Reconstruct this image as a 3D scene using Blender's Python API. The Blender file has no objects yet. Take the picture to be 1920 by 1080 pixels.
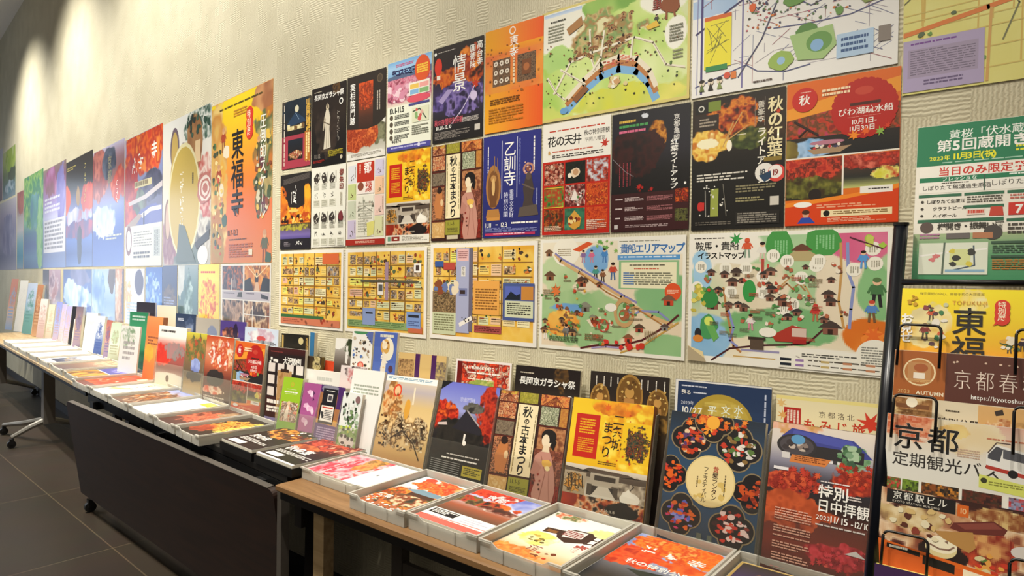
import bpy, math, random
import numpy as np
from mathutils import Matrix, Vector

SC = bpy.context.scene
COL = SC.collection

# ------------------------------------------------------------------ camera
cam = bpy.data.cameras.new('camera')
cam.sensor_width = 36.0
cam.lens = 1209.629 / 1920 * 36.0
cam.clip_start = 0.02
cam_o = bpy.data.objects.new('camera', cam)
COL.objects.link(cam_o)
yaw, pitch, roll = -.67727, -.01196, .01365
fw = Vector((math.sin(yaw) * math.cos(pitch), math.cos(yaw) * math.cos(pitch), math.sin(pitch)))
rt = Vector((math.cos(yaw), -math.sin(yaw), 0))
up = rt.cross(fw)
r2 = rt * math.cos(roll) + up * math.sin(roll)
u2 = -rt * math.sin(roll) + up * math.cos(roll)
CAMZ = 1.393
m = Matrix((r2, u2, -fw)).transposed().to_4x4()
m.translation = Vector((0, -1.749, CAMZ))
cam_o.matrix_world = m
SC.camera = cam_o

# ------------------------------------------------------------------ world, light, exposure
SC.view_settings.view_transform = 'Standard'
SC.view_settings.look = 'None'
SC.view_settings.gamma = 1
SC.view_settings.use_curve_mapping = False
SC.view_settings.exposure = 0.0
w = bpy.data.worlds.new('room_ambience')
SC.world = w
w.use_nodes = True
w.node_tree.nodes['Background'].inputs[0].default_value = (1, .9, .74, 1)
w.node_tree.nodes['Background'].inputs[1].default_value = .075

FA = math.radians(6)                 # the far wall turns back by six degrees
KX = -2.912                          # where it turns


def wall_y(x):
    return max(0.0, math.tan(FA) * (KX - x))


def spot(x, y, z, tx, ty, tz, power, size, blend=.6, color=(1, .87, .66), r=.05):
    l = bpy.data.lights.new('ceiling_spot', 'SPOT')
    l.energy = power; l.spot_size = math.radians(size); l.spot_blend = blend
    l.color = color; l.shadow_soft_size = r
    o = bpy.data.objects.new('ceiling_spot', l)
    COL.objects.link(o)
    o.location = (x, y, z)
    o.rotation_euler = (Vector((tx, ty, tz)) - Vector((x, y, z))).to_track_quat('-Z', 'Y').to_euler()
    return o


def area(x, y, z, tx, ty, tz, power, sx, sy, color):
    l = bpy.data.lights.new('area_light', 'AREA')
    l.shape = 'RECTANGLE'; l.size = sx; l.size_y = sy; l.energy = power; l.color = color
    o = bpy.data.objects.new('area_light', l)
    COL.objects.link(o)
    o.location = (x, y, z)
    o.rotation_euler = (Vector((tx, ty, tz)) - Vector((x, y, z))).to_track_quat('-Z', 'Y').to_euler()
    return o


# wall washers under the ceiling: they leave the top of the wall dark
for x, p, c in [(-9.6, 520, (1, .96, .86)), (-7.2, 500, (1, .96, .86)), (-5.0, 390, (1, .96, .86)), (-3.2, 280, (1, .96, .86)), (-1.5, 180, (1, .94, .82))]:
    yy = wall_y(x)
    spot(x, yy - 1.35, 4.5, x, yy - .1, 1.75, p, 112, 1.0, c)
# spots aimed at the tables
for x, p in [(.1, 135), (-1.0, 235), (-2.2, 230), (-3.4, 300), (-4.7, 360), (-6.2, 420), (-7.8, 420)]:
    yy = wall_y(x)
    spot(x, yy - 1.5, 3.9, x, yy - .25, .8, p, 52, .8, (1, .93, .78))
# daylight from the glazed entrance at the far left end of the hall
area(-13.2, -1.6, 1.7, -4, -.2, 1.1, 48, 3.0, 2.6, (.72, .84, 1.0))
# wide warm area light behind the viewer
area(-1.5, -4.2, 3.4, -2.0, 0, 1.4, 36, 4.0, 1.5, (1, .9, .72))

# ------------------------------------------------------------------ materials
def mat(name):
    mm = bpy.data.materials.new(name)
    mm.use_nodes = True
    nt = mm.node_tree
    return mm, nt, nt.nodes['Principled BSDF']


def lin(c):
    if isinstance(c, str):
        c = tuple(int(c[i:i + 2], 16) for i in (1, 3, 5))
    return tuple(((v / 255 + .055) / 1.055) ** 2.4 if v > 10 else v / 255 / 12.92 for v in c)


def simple(name, c, rough=.5, metal=0.0, spec=.5, bump=0, bscale=60):
    mm, nt, b = mat(name)
    l = lin(c)
    n = nt.nodes.new('ShaderNodeTexNoise'); n.inputs['Scale'].default_value = bscale
    tc = nt.nodes.new('ShaderNodeTexCoord')
    nt.links.new(tc.outputs['Object'], n.inputs['Vector'])
    mx = nt.nodes.new('ShaderNodeMix'); mx.data_type = 'RGBA'
    mx.inputs[6].default_value = tuple(v * .92 for v in l) + (1,)
    mx.inputs[7].default_value = tuple(min(1, v * 1.06) for v in l) + (1,)
    nt.links.new(n.outputs['Fac'], mx.inputs[0])
    nt.links.new(mx.outputs[2], b.inputs['Base Color'])
    b.inputs['Roughness'].default_value = rough
    b.inputs['Metallic'].default_value = metal
    b.inputs['Specular IOR Level'].default_value = spec
    if bump:
        bp = nt.nodes.new('ShaderNodeBump'); bp.inputs['Strength'].default_value = bump; bp.inputs['Distance'].default_value = .002
        nt.links.new(n.outputs['Fac'], bp.inputs['Height']); nt.links.new(bp.outputs[0], b.inputs['Normal'])
    return mm


def print_mat(name, rough, spec, coat=0):
    mm, nt, b = mat(name)
    a = nt.nodes.new('ShaderNodeAttribute'); a.attribute_name = 'ink'
    nt.links.new(a.outputs['Color'], b.inputs['Base Color'])
    b.inputs['Roughness'].default_value = rough
    b.inputs['Specular IOR Level'].default_value = spec
    b.inputs['Coat Weight'].default_value = coat
    b.inputs['Coat Roughness'].default_value = .22
    return mm


M_POSTER = print_mat('laminated_print', .5, .3, .35)
M_GLOSSY = print_mat('glossy_poster_print', .4, .4, .8)
M_FLYER = print_mat('flyer_print', .5, .35, .15)


def wallpaper():
    mm, nt, b = mat('woven_wallpaper')
    N, L = nt.nodes, nt.links
    tc = N.new('ShaderNodeTexCoord')
    nz = N.new('ShaderNodeTexNoise'); nz.inputs['Scale'].default_value = 9; nz.inputs['Detail'].default_value = 3
    L.new(tc.outputs['Object'], nz.inputs['Vector'])
    off = N.new('ShaderNodeVectorMath'); off.operation = 'SCALE'; off.inputs['Scale'].default_value = .014
    L.new(nz.outputs['Color'], off.inputs[0])
    add = N.new('ShaderNodeVectorMath'); add.operation = 'ADD'
    L.new(tc.outputs['Object'], add.inputs[0]); L.new(off.outputs[0], add.inputs[1])
    # cells about 5 cm wide; roughly a third of them carry horizontal grooves
    cs = N.new('ShaderNodeVectorMath'); cs.operation = 'MULTIPLY'; cs.inputs[1].default_value = (19, 0, 19)
    L.new(add.outputs[0], cs.inputs[0])
    fl = N.new('ShaderNodeVectorMath'); fl.operation = 'FLOOR'; L.new(cs.outputs[0], fl.inputs[0])
    wn = N.new('ShaderNodeTexWhiteNoise'); wn.noise_dimensions = '3D'; L.new(fl.outputs[0], wn.inputs['Vector'])
    ch = N.new('ShaderNodeMath'); ch.operation = 'GREATER_THAN'; ch.inputs[1].default_value = .64; L.new(wn.outputs['Value'], ch.inputs[0])
    wv = N.new('ShaderNodeTexWave'); wv.bands_direction = 'X'; wv.inputs['Scale'].default_value = 34; wv.inputs['Distortion'].default_value = 3.5; wv.inputs['Detail Scale'].default_value = 3
    wh = N.new('ShaderNodeTexWave'); wh.bands_direction = 'Z'; wh.inputs['Scale'].default_value = 30; wh.inputs['Distortion'].default_value = 2.6; wh.inputs['Detail Scale'].default_value = 3
    L.new(add.outputs[0], wv.inputs['Vector']); L.new(add.outputs[0], wh.inputs['Vector'])
    mx = N.new('ShaderNodeMix'); mx.data_type = 'FLOAT'
    L.new(ch.outputs[0], mx.inputs[0]); L.new(wv.outputs['Fac'], mx.inputs[2]); L.new(wh.outputs['Fac'], mx.inputs[3])
    bp = N.new('ShaderNodeBump'); bp.inputs['Strength'].default_value = .38; bp.inputs['Distance'].default_value = .0022
    L.new(mx.outputs[0], bp.inputs['Height']); L.new(bp.outputs[0], b.inputs['Normal'])
    cr = N.new('ShaderNodeValToRGB')
    cr.color_ramp.elements[0].color = lin('#beb69d') + (1,); cr.color_ramp.elements[0].position = 0
    cr.color_ramp.elements[1].color = lin('#d0cab2') + (1,); cr.color_ramp.elements[1].position = .75
    L.new(mx.outputs[0], cr.inputs[0])
    n2 = N.new('ShaderNodeTexNoise'); n2.inputs['Scale'].default_value = 3.5
    L.new(tc.outputs['Object'], n2.inputs['Vector'])
    hs = N.new('ShaderNodeMix'); hs.data_type = 'RGBA'; hs.blend_type = 'MULTIPLY'; hs.inputs[0].default_value = .35
    r2_ = N.new('ShaderNodeValToRGB'); r2_.color_ramp.elements[0].color = (.7, .68, .62, 1); r2_.color_ramp.elements[0].position = .35; r2_.color_ramp.elements[1].position = .62
    L.new(n2.outputs['Fac'], r2_.inputs[0]); L.new(cr.outputs[0], hs.inputs[6]); L.new(r2_.outputs[0], hs.inputs[7])
    L.new(hs.outputs[2], b.inputs['Base Color'])
    b.inputs['Roughness'].default_value = .6; b.inputs['Specular IOR Level'].default_value = .3
    return mm


def floor_mat():
    mm, nt, b = mat('dark_floor_tiles')
    N, L = nt.nodes, nt.links
    tc = N.new('ShaderNodeTexCoord')
    br = N.new('ShaderNodeTexBrick'); br.offset = 0
    br.inputs['Scale'].default_value = 1; br.inputs['Brick Width'].default_value = 1.2; br.inputs['Row Height'].default_value = .6
    br.inputs['Mortar Size'].default_value = .0035
    br.inputs['Color1'].default_value = lin('#2b221a') + (1,); br.inputs['Color2'].default_value = lin('#30261c') + (1,); br.inputs['Mortar'].default_value = lin('#544636') + (1,)
    mp = N.new('ShaderNodeMapping'); mp.inputs['Rotation'].default_value = (0, 0, math.radians(2.5)); mp.inputs['Location'].default_value = (0, .02, 0)
    L.new(tc.outputs['Object'], mp.inputs[0]); L.new(mp.outputs[0], br.inputs['Vector'])
    n = N.new('ShaderNodeTexNoise'); n.inputs['Scale'].default_value = 5; n.inputs['Detail'].default_value = 6
    L.new(tc.outputs['Object'], n.inputs['Vector'])
    mx = N.new('ShaderNodeMix'); mx.data_type = 'RGBA'; mx.blend_type = 'MULTIPLY'; mx.inputs[0].default_value = .4
    L.new(br.outputs['Color'], mx.inputs[6]); L.new(n.outputs['Color'], mx.inputs[7])
    L.new(mx.outputs[2], b.inputs['Base Color'])
    b.inputs['Roughness'].default_value = .42
    return mm


def wood(name, c1, c2, rough=.4, sc=3):
    mm, nt, b = mat(name)
    N, L = nt.nodes, nt.links
    tc = N.new('ShaderNodeTexCoord')
    mp = N.new('ShaderNodeMapping'); mp.inputs['Scale'].default_value = (1.2, 14, 14)
    L.new(tc.outputs['Object'], mp.inputs[0])
    n = N.new('ShaderNodeTexNoise'); n.inputs['Scale'].default_value = sc; n.inputs['Detail'].default_value = 6; n.inputs['Distortion'].default_value = .6
    L.new(mp.outputs[0], n.inputs['Vector'])
    cr = N.new('ShaderNodeValToRGB')
    cr.color_ramp.elements[0].color = lin(c1) + (1,); cr.color_ramp.elements[0].position = .35
    cr.color_ramp.elements[1].color = lin(c2) + (1,); cr.color_ramp.elements[1].position = .68
    L.new(n.outputs['Fac'], cr.inputs[0]); L.new(cr.outputs[0], b.inputs['Base Color'])
    b.inputs['Roughness'].default_value = rough
    return mm


def clear(name, c, alpha, rough=.12, fres=.55):
    """translucent or clear plastic: part see-through, part surface"""
    mm, nt, b = mat(name)
    N, L = nt.nodes, nt.links
    out = N['Material Output']
    n = N.new('ShaderNodeTexNoise'); n.inputs['Scale'].default_value = 30
    fr = N.new('ShaderNodeFresnel'); fr.inputs['IOR'].default_value = 1.45
    tr = N.new('ShaderNodeBsdfTransparent'); tr.inputs[0].default_value = (.97, .97, .96, 1)
    mxs = N.new('ShaderNodeMixShader')
    ad = N.new('ShaderNodeMath'); ad.operation = 'MULTIPLY_ADD'; ad.inputs[1].default_value = fres; ad.inputs[2].default_value = alpha; ad.use_clamp = True
    L.new(fr.outputs[0], ad.inputs[0]); L.new(ad.outputs[0], mxs.inputs[0])
    b.inputs['Base Color'].default_value = lin(c) + (1,)
    b.inputs['Roughness'].default_value = rough
    b.inputs['Subsurface Weight'].default_value = 0
    L.new(tr.outputs[0], mxs.inputs[1]); L.new(b.outputs[0], mxs.inputs[2])
    L.new(mxs.outputs[0], out.inputs['Surface'])
    return mm


M_WALL = wallpaper(); M_FLOOR = floor_mat()
M_CEIL = simple('grey_ceiling', '#e6ded2', .8)
M_TOP = wood('light_oak_laminate', '#7a5a3a', '#96724c')
M_FARTOP = wood('pale_maple_laminate', '#a98f68', '#c2a77e')
M_DARKTOP = simple('black_table_edge', '#171412', .5)
M_PANEL = wood('dark_walnut_laminate', '#21120c', '#2e1a11', .5)
M_STEEL = simple('silver_painted_steel', '#8d8a84', .35, .6)
M_GREY = simple('grey_painted_steel', '#5c5650', .5, .3)
M_BLACK = simple('black_plastic', '#100f0f', .45)
M_WIRE = simple('black_coated_wire', '#141213', .35, .2)
M_POLE = simple('navy_black_rack_post', '#10131c', .28, .3)
M_TRAY = clear('frosted_plastic', '#ebe8df', .44, .3)
M_ACRYL = clear('clear_acrylic', '#cfcabe', .012, .08, .22)
M_ACRYL_SIDE = clear('acrylic_side_wall', '#8f8a80', .2, .1, .5)
M_PAGES = simple('paper_edges', '#e6e0d0', .7)

# ------------------------------------------------------------------ object helpers
def thing(name, label, cat, loc=(0, 0, 0), rot=(0, 0, 0), group=None):
    o = bpy.data.objects.new(name, None)
    o.empty_display_size = .05
    COL.objects.link(o)
    o.location = loc; o.rotation_euler = rot
    return tag(o, label, cat, group)


def tag(o, label, cat, group=None):
    o['label'] = label; o['category'] = cat
    if group:
        o['group'] = group
    return o


class MB:
    """collects boxes, prisms and tubes and links them as one mesh object"""
    def __init__(s):
        s.v = []; s.f = []

    def box(s, x0, y0, z0, x1, y1, z1, b=0.0):
        if b:
            return s.rbox(x0, y0, z0, x1, y1, z1, b)
        i = len(s.v)
        s.v += [(x, y, z) for z in (z0, z1) for y in (y0, y1) for x in (x0, x1)]
        s.f += [tuple(i + k for k in q) for q in ((0, 2, 3, 1), (4, 5, 7, 6), (0, 1, 5, 4), (2, 6, 7, 3), (0, 4, 6, 2), (1, 3, 7, 5))]
        return s

    def rbox(s, x0, y0, z0, x1, y1, z1, b):
        i = len(s.v)                      # box with chamfered top and bottom rims
        rings = [(z0, b), (z0 + b, 0), (z1 - b, 0), (z1, b)]
        for z, d in rings:
            s.v += [(x0 + d, y0 + d, z), (x1 - d, y0 + d, z), (x1 - d, y1 - d, z), (x0 + d, y1 - d, z)]
        for r in range(3):
            for k in range(4):
                a = i + r * 4 + k; c = i + r * 4 + (k + 1) % 4
                s.f.append((a, c, c + 4, a + 4))
        s.f.append((i + 3, i + 2, i + 1, i)); s.f.append((i + 12, i + 13, i + 14, i + 15))
        return s

    def prism(s, pts, y0, y1):
        """outline in x,z pushed from y0 to y1"""
        i = len(s.v); n = len(pts)
        s.v += [(x, y0, z) for x, z in pts] + [(x, y1, z) for x, z in pts]
        s.f.append(tuple(range(i, i + n))); s.f.append(tuple(range(i + 2 * n - 1, i + n - 1, -1)))
        for k in range(n):
            a, c = i + k, i + (k + 1) % n
            s.f.append((c, a, a + n, c + n))
        return s

    def tube(s, pts, r, n=8, r1=None):
        pts = [Vector(p) for p in pts]
        i = len(s.v); m_ = len(pts)
        for k, p in enumerate(pts):
            d = (pts[min(k + 1, m_ - 1)] - pts[max(k - 1, 0)]).normalized()
            a = d.cross(Vector((0, 0, 1)) if abs(d.z) < .9 else Vector((1, 0, 0))).normalized(); c = d.cross(a)
            rr = r if r1 is None else r + (r1 - r) * k / (m_ - 1)
            for j in range(n):
                t = 2 * math.pi * j / n
                s.v.append(tuple(p + a * rr * math.cos(t) + c * rr * math.sin(t)))
        for k in range(m_ - 1):
            for j in range(n):
                a = i + k * n + j; c = i + k * n + (j + 1) % n
                s.f.append((a, c, c + n, a + n))
        s.f.append(tuple(i + j for j in reversed(range(n)))); s.f.append(tuple(i + (m_ - 1) * n + j for j in range(n)))
        return s

    def build(s, name, material, parent=None, smooth=False):
        me = bpy.data.meshes.new(name)
        me.from_pydata(s.v, [], s.f)
        me.update()
        if smooth:
            me.polygons.foreach_set('use_smooth', [True] * len(me.polygons))
        me.materials.append(material)
        o = bpy.data.objects.new(name, me)
        COL.objects.link(o)
        if parent:
            o.parent = parent
        return o


def struct(name, mb, m_):
    o = mb.build(name, m_)
    o['kind'] = 'structure'
    return o
# ------------------------------------------------------------------ printed sheets: glyphs, noise, and the Print class
_cu = bpy.data.curves.new('glyph', 'FONT'); _go = bpy.data.objects.new('glyph', _cu); COL.objects.link(_go)
_cu.resolution_u = 3
GL = {}


def glyph(ch, b):
    if ord(ch) >= 0x4e00: b = min(b, .016)      # heavy strokes would clog dense characters
    k = (ch, b)
    if k not in GL:
        _cu.body = ch; _cu.offset = b
        dg = bpy.context.evaluated_depsgraph_get(); dg.update()
        me = bpy.data.meshes.new_from_object(_go.evaluated_get(dg))
        v = np.empty(len(me.vertices) * 3); me.vertices.foreach_get('co', v)
        me.calc_loop_triangles()
        t = np.empty(len(me.loop_triangles) * 3, int); me.loop_triangles.foreach_get('vertices', t)
        v = v.reshape(-1, 3)[:, :2].copy()
        adv = 1.0 if ord(ch) > 0x2000 else (v[:, 0].max() + .07 if len(v) else .35)
        GL[k] = (v, t.reshape(-1, 3), adv)
        bpy.data.meshes.remove(me)
    return GL[k]


def L3(c):
    return np.array(lin(c))


def s2l(a):
    a = np.clip(a, 0, 255) / 255
    return np.where(a > .04, ((a + .055) / 1.055) ** 2.4, a / 12.92)


def hx(c):
    return np.array([int(c[i:i + 2], 16) for i in (1, 3, 5)], float) if isinstance(c, str) else np.array(c, float)


def noise(U, V, sc, seed, octv=3):
    out = 0; amp = 1; tot = 0
    for o in range(octv):
        r = np.random.RandomState(seed * 7 + o); g = r.rand(64, 64)
        x = U * sc * 2 ** o; y = V * sc * 2 ** o
        xi = np.floor(x).astype(int); yi = np.floor(y).astype(int)
        fx = x - xi; fy = y - yi; fx = fx * fx * (3 - 2 * fx); fy = fy * fy * (3 - 2 * fy)
        a = g[yi % 64, xi % 64]; b = g[yi % 64, (xi + 1) % 64]; c = g[(yi + 1) % 64, xi % 64]; d = g[(yi + 1) % 64, (xi + 1) % 64]
        out = out + amp * ((a * (1 - fx) + b * fx) * (1 - fy) + (c * (1 - fx) + d * fx) * fy)
        tot += amp; amp *= .6
    return out / tot


def ramp(t, cols):
    cols = np.array([hx(c) for c in cols]); n = len(cols) - 1
    x = np.clip(t, 0, 1) * n; i = np.minimum(x.astype(int), n - 1); f = (x - i)[..., None]
    return cols[i] * (1 - f) + cols[i + 1] * f


GLAZE = np.array((.88, .89, .93))     # printed inks never reach pure paper white


class Print:
    """a printed sheet: x runs right, y runs down, both 0..1"""
    def __init__(s, w, h, bg='#f2efe6', th=.0008, seed=1, edge=None):
        s.w, s.h, s.th = w, h, th
        s.vs = []; s.fs = []; s.cs = []; s.n = 0; s.k = 1
        s.r = random.Random(seed); s.seed = seed
        for q in (((0, 0, 0), (w, 0, 0), (w, 0, h), (0, 0, h)), ((w, th, 0), (0, th, 0), (0, th, h), (w, th, h)),
                  ((0, th, 0), (0, 0, 0), (0, 0, h), (0, th, h)), ((w, 0, 0), (w, th, 0), (w, th, h), (w, 0, h)),
                  ((0, 0, h), (w, 0, h), (w, th, h), (0, th, h)), ((0, th, 0), (w, th, 0), (w, 0, 0), (0, 0, 0))):
            s._raw(np.array(q, float), [(0, 1, 2, 3)], hx(edge or bg) if q[0][1] or q[1][1] or q[2][1] else hx(bg))

    def _raw(s, v, f, c):
        f = np.asarray(f, int)
        s.vs.append(v); s.fs.append(f + s.n); s.n += len(v)
        c = np.asarray(c, float)
        s.cs.append(np.tile(c, (len(f), 1)) if c.ndim == 1 else c)

    def _put(s, p, f, c):
        """p: points in 0..1, y down"""
        p = np.clip(np.asarray(p, float), .002, .998)
        v = np.empty((len(p), 3)); v[:, 0] = p[:, 0] * s.w; v[:, 2] = (1 - p[:, 1]) * s.h; v[:, 1] = -s.k
        s.k += 1
        s._raw(v, f, hx(c) if isinstance(c, str) or np.ndim(c) == 1 else c)

    def R(s, x0, y0, x1, y1, c):
        s._put([(x0, y1), (x1, y1), (x1, y0), (x0, y0)], [(0, 1, 2, 3)], c); return s

    def GR(s, x0, y0, x1, y1, cols, n=14, vert=True):
        t = np.linspace(0, 1, n + 1)
        if vert:
            p = [(x, y0 + (y1 - y0) * a) for a in t for x in (x0, x1)]
        else:
            p = [(x0 + (x1 - x0) * a, y) for a in t for y in (y0, y1)]
        f = [(2 * i, 2 * i + 2, 2 * i + 3, 2 * i + 1) if vert else (2 * i, 2 * i + 1, 2 * i + 3, 2 * i + 2) for i in range(n)]
        s._put(p, f, ramp((t[:-1] + t[1:]) / 2, cols)); return s

    def PG(s, pts, c):
        n = len(pts); p = np.array(pts, float)
        a = np.sum(p[:, 0] * np.roll(p[:, 1], -1) - np.roll(p[:, 0], -1) * p[:, 1])
        if a > 0: p = p[::-1]
        # fan from the centre keeps every print polygon a triangle
        ce = p.mean(0)
        s._put(np.vstack([p, ce]), [(i, (i + 1) % n, n) for i in range(n)], c); return s

    def E(s, cx, cy, rx, c, ry=None, n=22, rough=0, ring=0):
        """ellipse; radii are fractions of the width"""
        ry = rx if ry is None else ry
        k = s.w / s.h; t = np.linspace(0, 2 * np.pi, n, endpoint=False)
        q = np.ones(n) if not rough else np.array([1 + rough * (s.r.random() - .5) for _ in t])
        o = np.c_[cx + rx * q * np.cos(t), cy - ry * q * k * np.sin(t)]
        if ring:
            i_ = np.c_[cx + rx * (1 - ring) * np.cos(t), cy - ry * (1 - ring) * k * np.sin(t)]
            f = [(j, (j + 1) % n, n + (j + 1) % n) for j in range(n)] + [(j, n + (j + 1) % n, n + j) for j in range(n)]
            s._put(np.vstack([o, i_]), f, c)
        else:
            s._put(np.vstack([o, [(cx, cy)]]), [(j, (j + 1) % n, n) for j in range(n)], c)
        return s

    def T(s, t, x, y, size, c, v=False, b=0.0, sx=1.0, gap=1.0, sl=0.0):
        """text; size is the em as a fraction of the height; (x, y) is the top left corner"""
        em = size; k = s.h / s.w
        if v:
            em = min(em, (.985 - y) / (len(t) * gap)); sx = sx * size / em
        else:
            tot = sum(.4 if ch == ' ' else glyph(ch, b)[2] * gap for ch in t) * em * k * sx
            if x + tot > .985: sx *= (.985 - x) / tot
        P = []; F = []; n = 0; cx = 0
        for i, ch in enumerate(t):
            if ch == ' ':
                cx += .4; continue
            gv, gt, adv = glyph(ch, b)
            if not len(gv): continue
            p = np.empty_like(gv)
            if v:
                if ch in 'ー-～':
                    gx, gy = gv[:, 0] - .5, gv[:, 1] - .38
                    p[:, 0] = x + (gy + .5) * em * k * sx; p[:, 1] = y + (cx + .5 + gx) * em * gap
                else:
                    p[:, 0] = x + (gv[:, 0] + (0 if ord(ch) > 0x2000 else .2)) * em * k * sx; p[:, 1] = y + cx * em * gap + (.86 - gv[:, 1]) * em
                cx += 1
            else:
                p[:, 0] = x + (cx + gv[:, 0] + sl * gv[:, 1]) * em * k * sx; p[:, 1] = y + (.86 - gv[:, 1]) * em
                cx += adv * gap
            P.append(p); F.append(gt + n); n += len(p)
        if P:
            s._put(np.vstack(P), np.vstack(F), c)
        return s

    def M(s, x0, y0, x1, y1, n, c, v=False, fill=.55, brk=.25):
        """n lines of print too small to read"""
        P = []; F = []
        for i in range(n):
            a = i / n; b = (i + fill) / n
            x = 0; end = 1 if s.r.random() > brk else s.r.uniform(.5, .95)
            while x < end - .02:
                l = min(s.r.uniform(.04, .16), end - x)
                q = [(x, a), (x + l, a), (x + l, b), (x, b)]
                if v: q = [(1 - q_[1], q_[0]) for q_ in q]
                j = len(P)
                P += [(x0 + (x1 - x0) * u, y0 + (y1 - y0) * w_) for u, w_ in q]
                F.append((j + 3, j + 2, j + 1, j) if not v else (j + 3, j + 2, j + 1, j))
                x += l + s.r.uniform(.008, .03)
        if P: s._put(P, F, c)
        return s

    def LN(s, pts, wd, c):
        k = s.w / s.h; P = []; F = []
        for (ax, ay), (bx, by) in zip(pts[:-1], pts[1:]):
            dx, dy = bx - ax, (by - ay) / k; l = math.hypot(dx, dy) or 1
            nx, ny = -dy / l * wd / 2, dx / l * wd / 2; e = wd * .25
            ex, ey = dx / l * e, dy / l * e
            i = len(P)
            P += [(ax - ex + nx, ay + (ny - ey) * k), (ax - ex - nx, ay + (-ny - ey) * k), (bx + ex - nx, by + (-ny + ey) * k), (bx + ex + nx, by + (ny + ey) * k)]
            F.append((i, i + 3, i + 2, i + 1))
        s._put(P, F, c); return s

    def LF(s, x, y, r, c, rot=0):
        k = s.w / s.h; pts = []
        for i in range(14):
            t = rot + math.pi * 2 * i / 14 + math.pi / 2
            q = (1, .38)[i % 2] * (1 if i not in (6, 8) else .7)
            if i == 7: q = .5
            pts.append((x + r * q * math.cos(t), y - r * q * k * math.sin(t)))
        return s.PG(pts, c)

    def BR(s, x, y, size, c, n=1, v=True, st=7, wd=.09, gap=1.05):
        """brushed characters that cannot be read in the photograph"""
        k = s.h / s.w; e = size
        for i in range(n):
            ox, oy = (x, y + i * e * gap) if v else (x + i * e * k * gap, y)
            for j in range(st):
                a = s.r.uniform(.1, .9), s.r.uniform(.05, .95); t = s.r.choice((0.05, .1, -.12, 1.5, 1.6, .8, -.8)); l = s.r.uniform(.2, .45)
                b_ = min(1, max(0, a[0] + l * math.cos(t))), min(1, max(0, a[1] + l * math.sin(t)))
                s.LN([(ox + a[0] * e * k, oy + a[1] * e), (ox + b_[0] * e * k, oy + b_[1] * e)], wd * e * k * s.r.uniform(.7, 1.3), c)
        return s

    def SC(s, n, x0, y0, x1, y1, r0, r1, cols, kind='E', fn=None):
        for i in range(n):
            x, y, r = s.r.uniform(x0, x1), s.r.uniform(y0, y1), s.r.uniform(r0, r1); c = s.r.choice(cols)
            if fn and not fn(x, y): continue
            if kind == 'E': s.E(x, y, r, c, r * s.r.uniform(.6, 1.1), 9, .5)
            elif kind == 'L': s.LF(x, y, r, c, s.r.uniform(0, 6))
            elif kind == 'R': s.R(x - r, y - r * s.r.uniform(.3, 1), x + r, y + r * .5, c)
        return s

    def PH(s, x0, y0, x1, y1, layers, res=.0026, seed=0):
        """a printed photograph made of fine dots"""
        nx = max(4, int((x1 - x0) * s.w / res)); ny = max(4, int((y1 - y0) * s.h / res))
        U, V = np.meshgrid((np.arange(nx) + .5) / nx, (np.arange(ny) + .5) / ny)
        asp = (y1 - y0) * s.h / ((x1 - x0) * s.w)
        img = np.zeros((ny, nx, 3)); sd = s.seed * 31 + seed * 101
        for i, L in enumerate(layers):
            sd += 1
            if L[0] == 'g':                         # vertical blend
                img[:] = ramp(V, L[1]); continue
            if L[0] == 'n':                         # noise colours in a soft edged patch: scale, colours, (cx, cy, rx, ry), raggedness
                _, sc, cols, el, rag = L
                t = noise(U, V * asp, sc, sd, 3); t = np.clip((t - .5) * 2.1 + .5, 0, 1)
                col = ramp(t, cols)
            else:                                   # 'f' flat colour patch
                _, c, el, rag = L
                col = np.broadcast_to(hx(c), img.shape)
            if el is None:
                m_ = np.ones((ny, nx))
            else:
                cx, cy, rx, ry = el
                d = 1 - ((U - cx) / rx) ** 2 - ((V - cy) / ry) ** 2
                m_ = np.clip((d + rag * (noise(U, V * asp, 9, sd + 50, 3) - .5) * 3) * 6, 0, 1)
            img = img * (1 - m_[..., None]) + col * m_[..., None]
        gx = x0 + (x1 - x0) * np.arange(nx + 1) / nx; gy = y0 + (y1 - y0) * np.arange(ny + 1) / ny
        X, Y = np.meshgrid(gx, gy); i = np.arange(ny)[:, None] * (nx + 1) + np.arange(nx)[None]
        f = np.stack([i + nx + 1, i + nx + 2, i + 1, i], -1).reshape(-1, 4)
        s._put(np.c_[X.ravel(), Y.ravel()], f, img.reshape(-1, 3)); return s

    def build(s, name, material, parent=None, loc=(0, 0, 0), rot=(0, 0, 0), center=True):
        v = np.vstack(s.vs)
        ink = v[:, 1] < 0                       # ink layers lie a hair above the sheet
        v[ink, 1] *= min(2e-5, .0016 / s.k)
        if center: v[:, 0] -= s.w / 2
        me = bpy.data.meshes.new(name)
        sizes = np.concatenate([np.full(len(f), f.shape[1]) for f in s.fs])
        loops = np.concatenate([f.ravel() for f in s.fs])
        me.vertices.add(len(v)); me.vertices.foreach_set('co', v.ravel())
        me.loops.add(len(loops)); me.loops.foreach_set('vertex_index', loops.astype(np.int32))
        me.polygons.add(len(sizes)); me.polygons.foreach_set('loop_start', (np.cumsum(sizes) - sizes).astype(np.int32))
        try:
            me.polygons.foreach_set('loop_total', sizes.astype(np.int32))
        except Exception:
            pass
        me.update(calc_edges=True)
        a = me.attributes.new('ink', 'FLOAT_COLOR', 'FACE')
        c = s2l(np.vstack(s.cs)) * GLAZE
        a.data.foreach_set('color', np.c_[c, np.ones(len(c))].ravel().astype(np.float32))
        me.materials.append(material)
        o = bpy.data.objects.new(name, me)
        COL.objects.link(o)
        o.location = loc; o.rotation_euler = rot
        if parent: o.parent = parent
        return o
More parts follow.
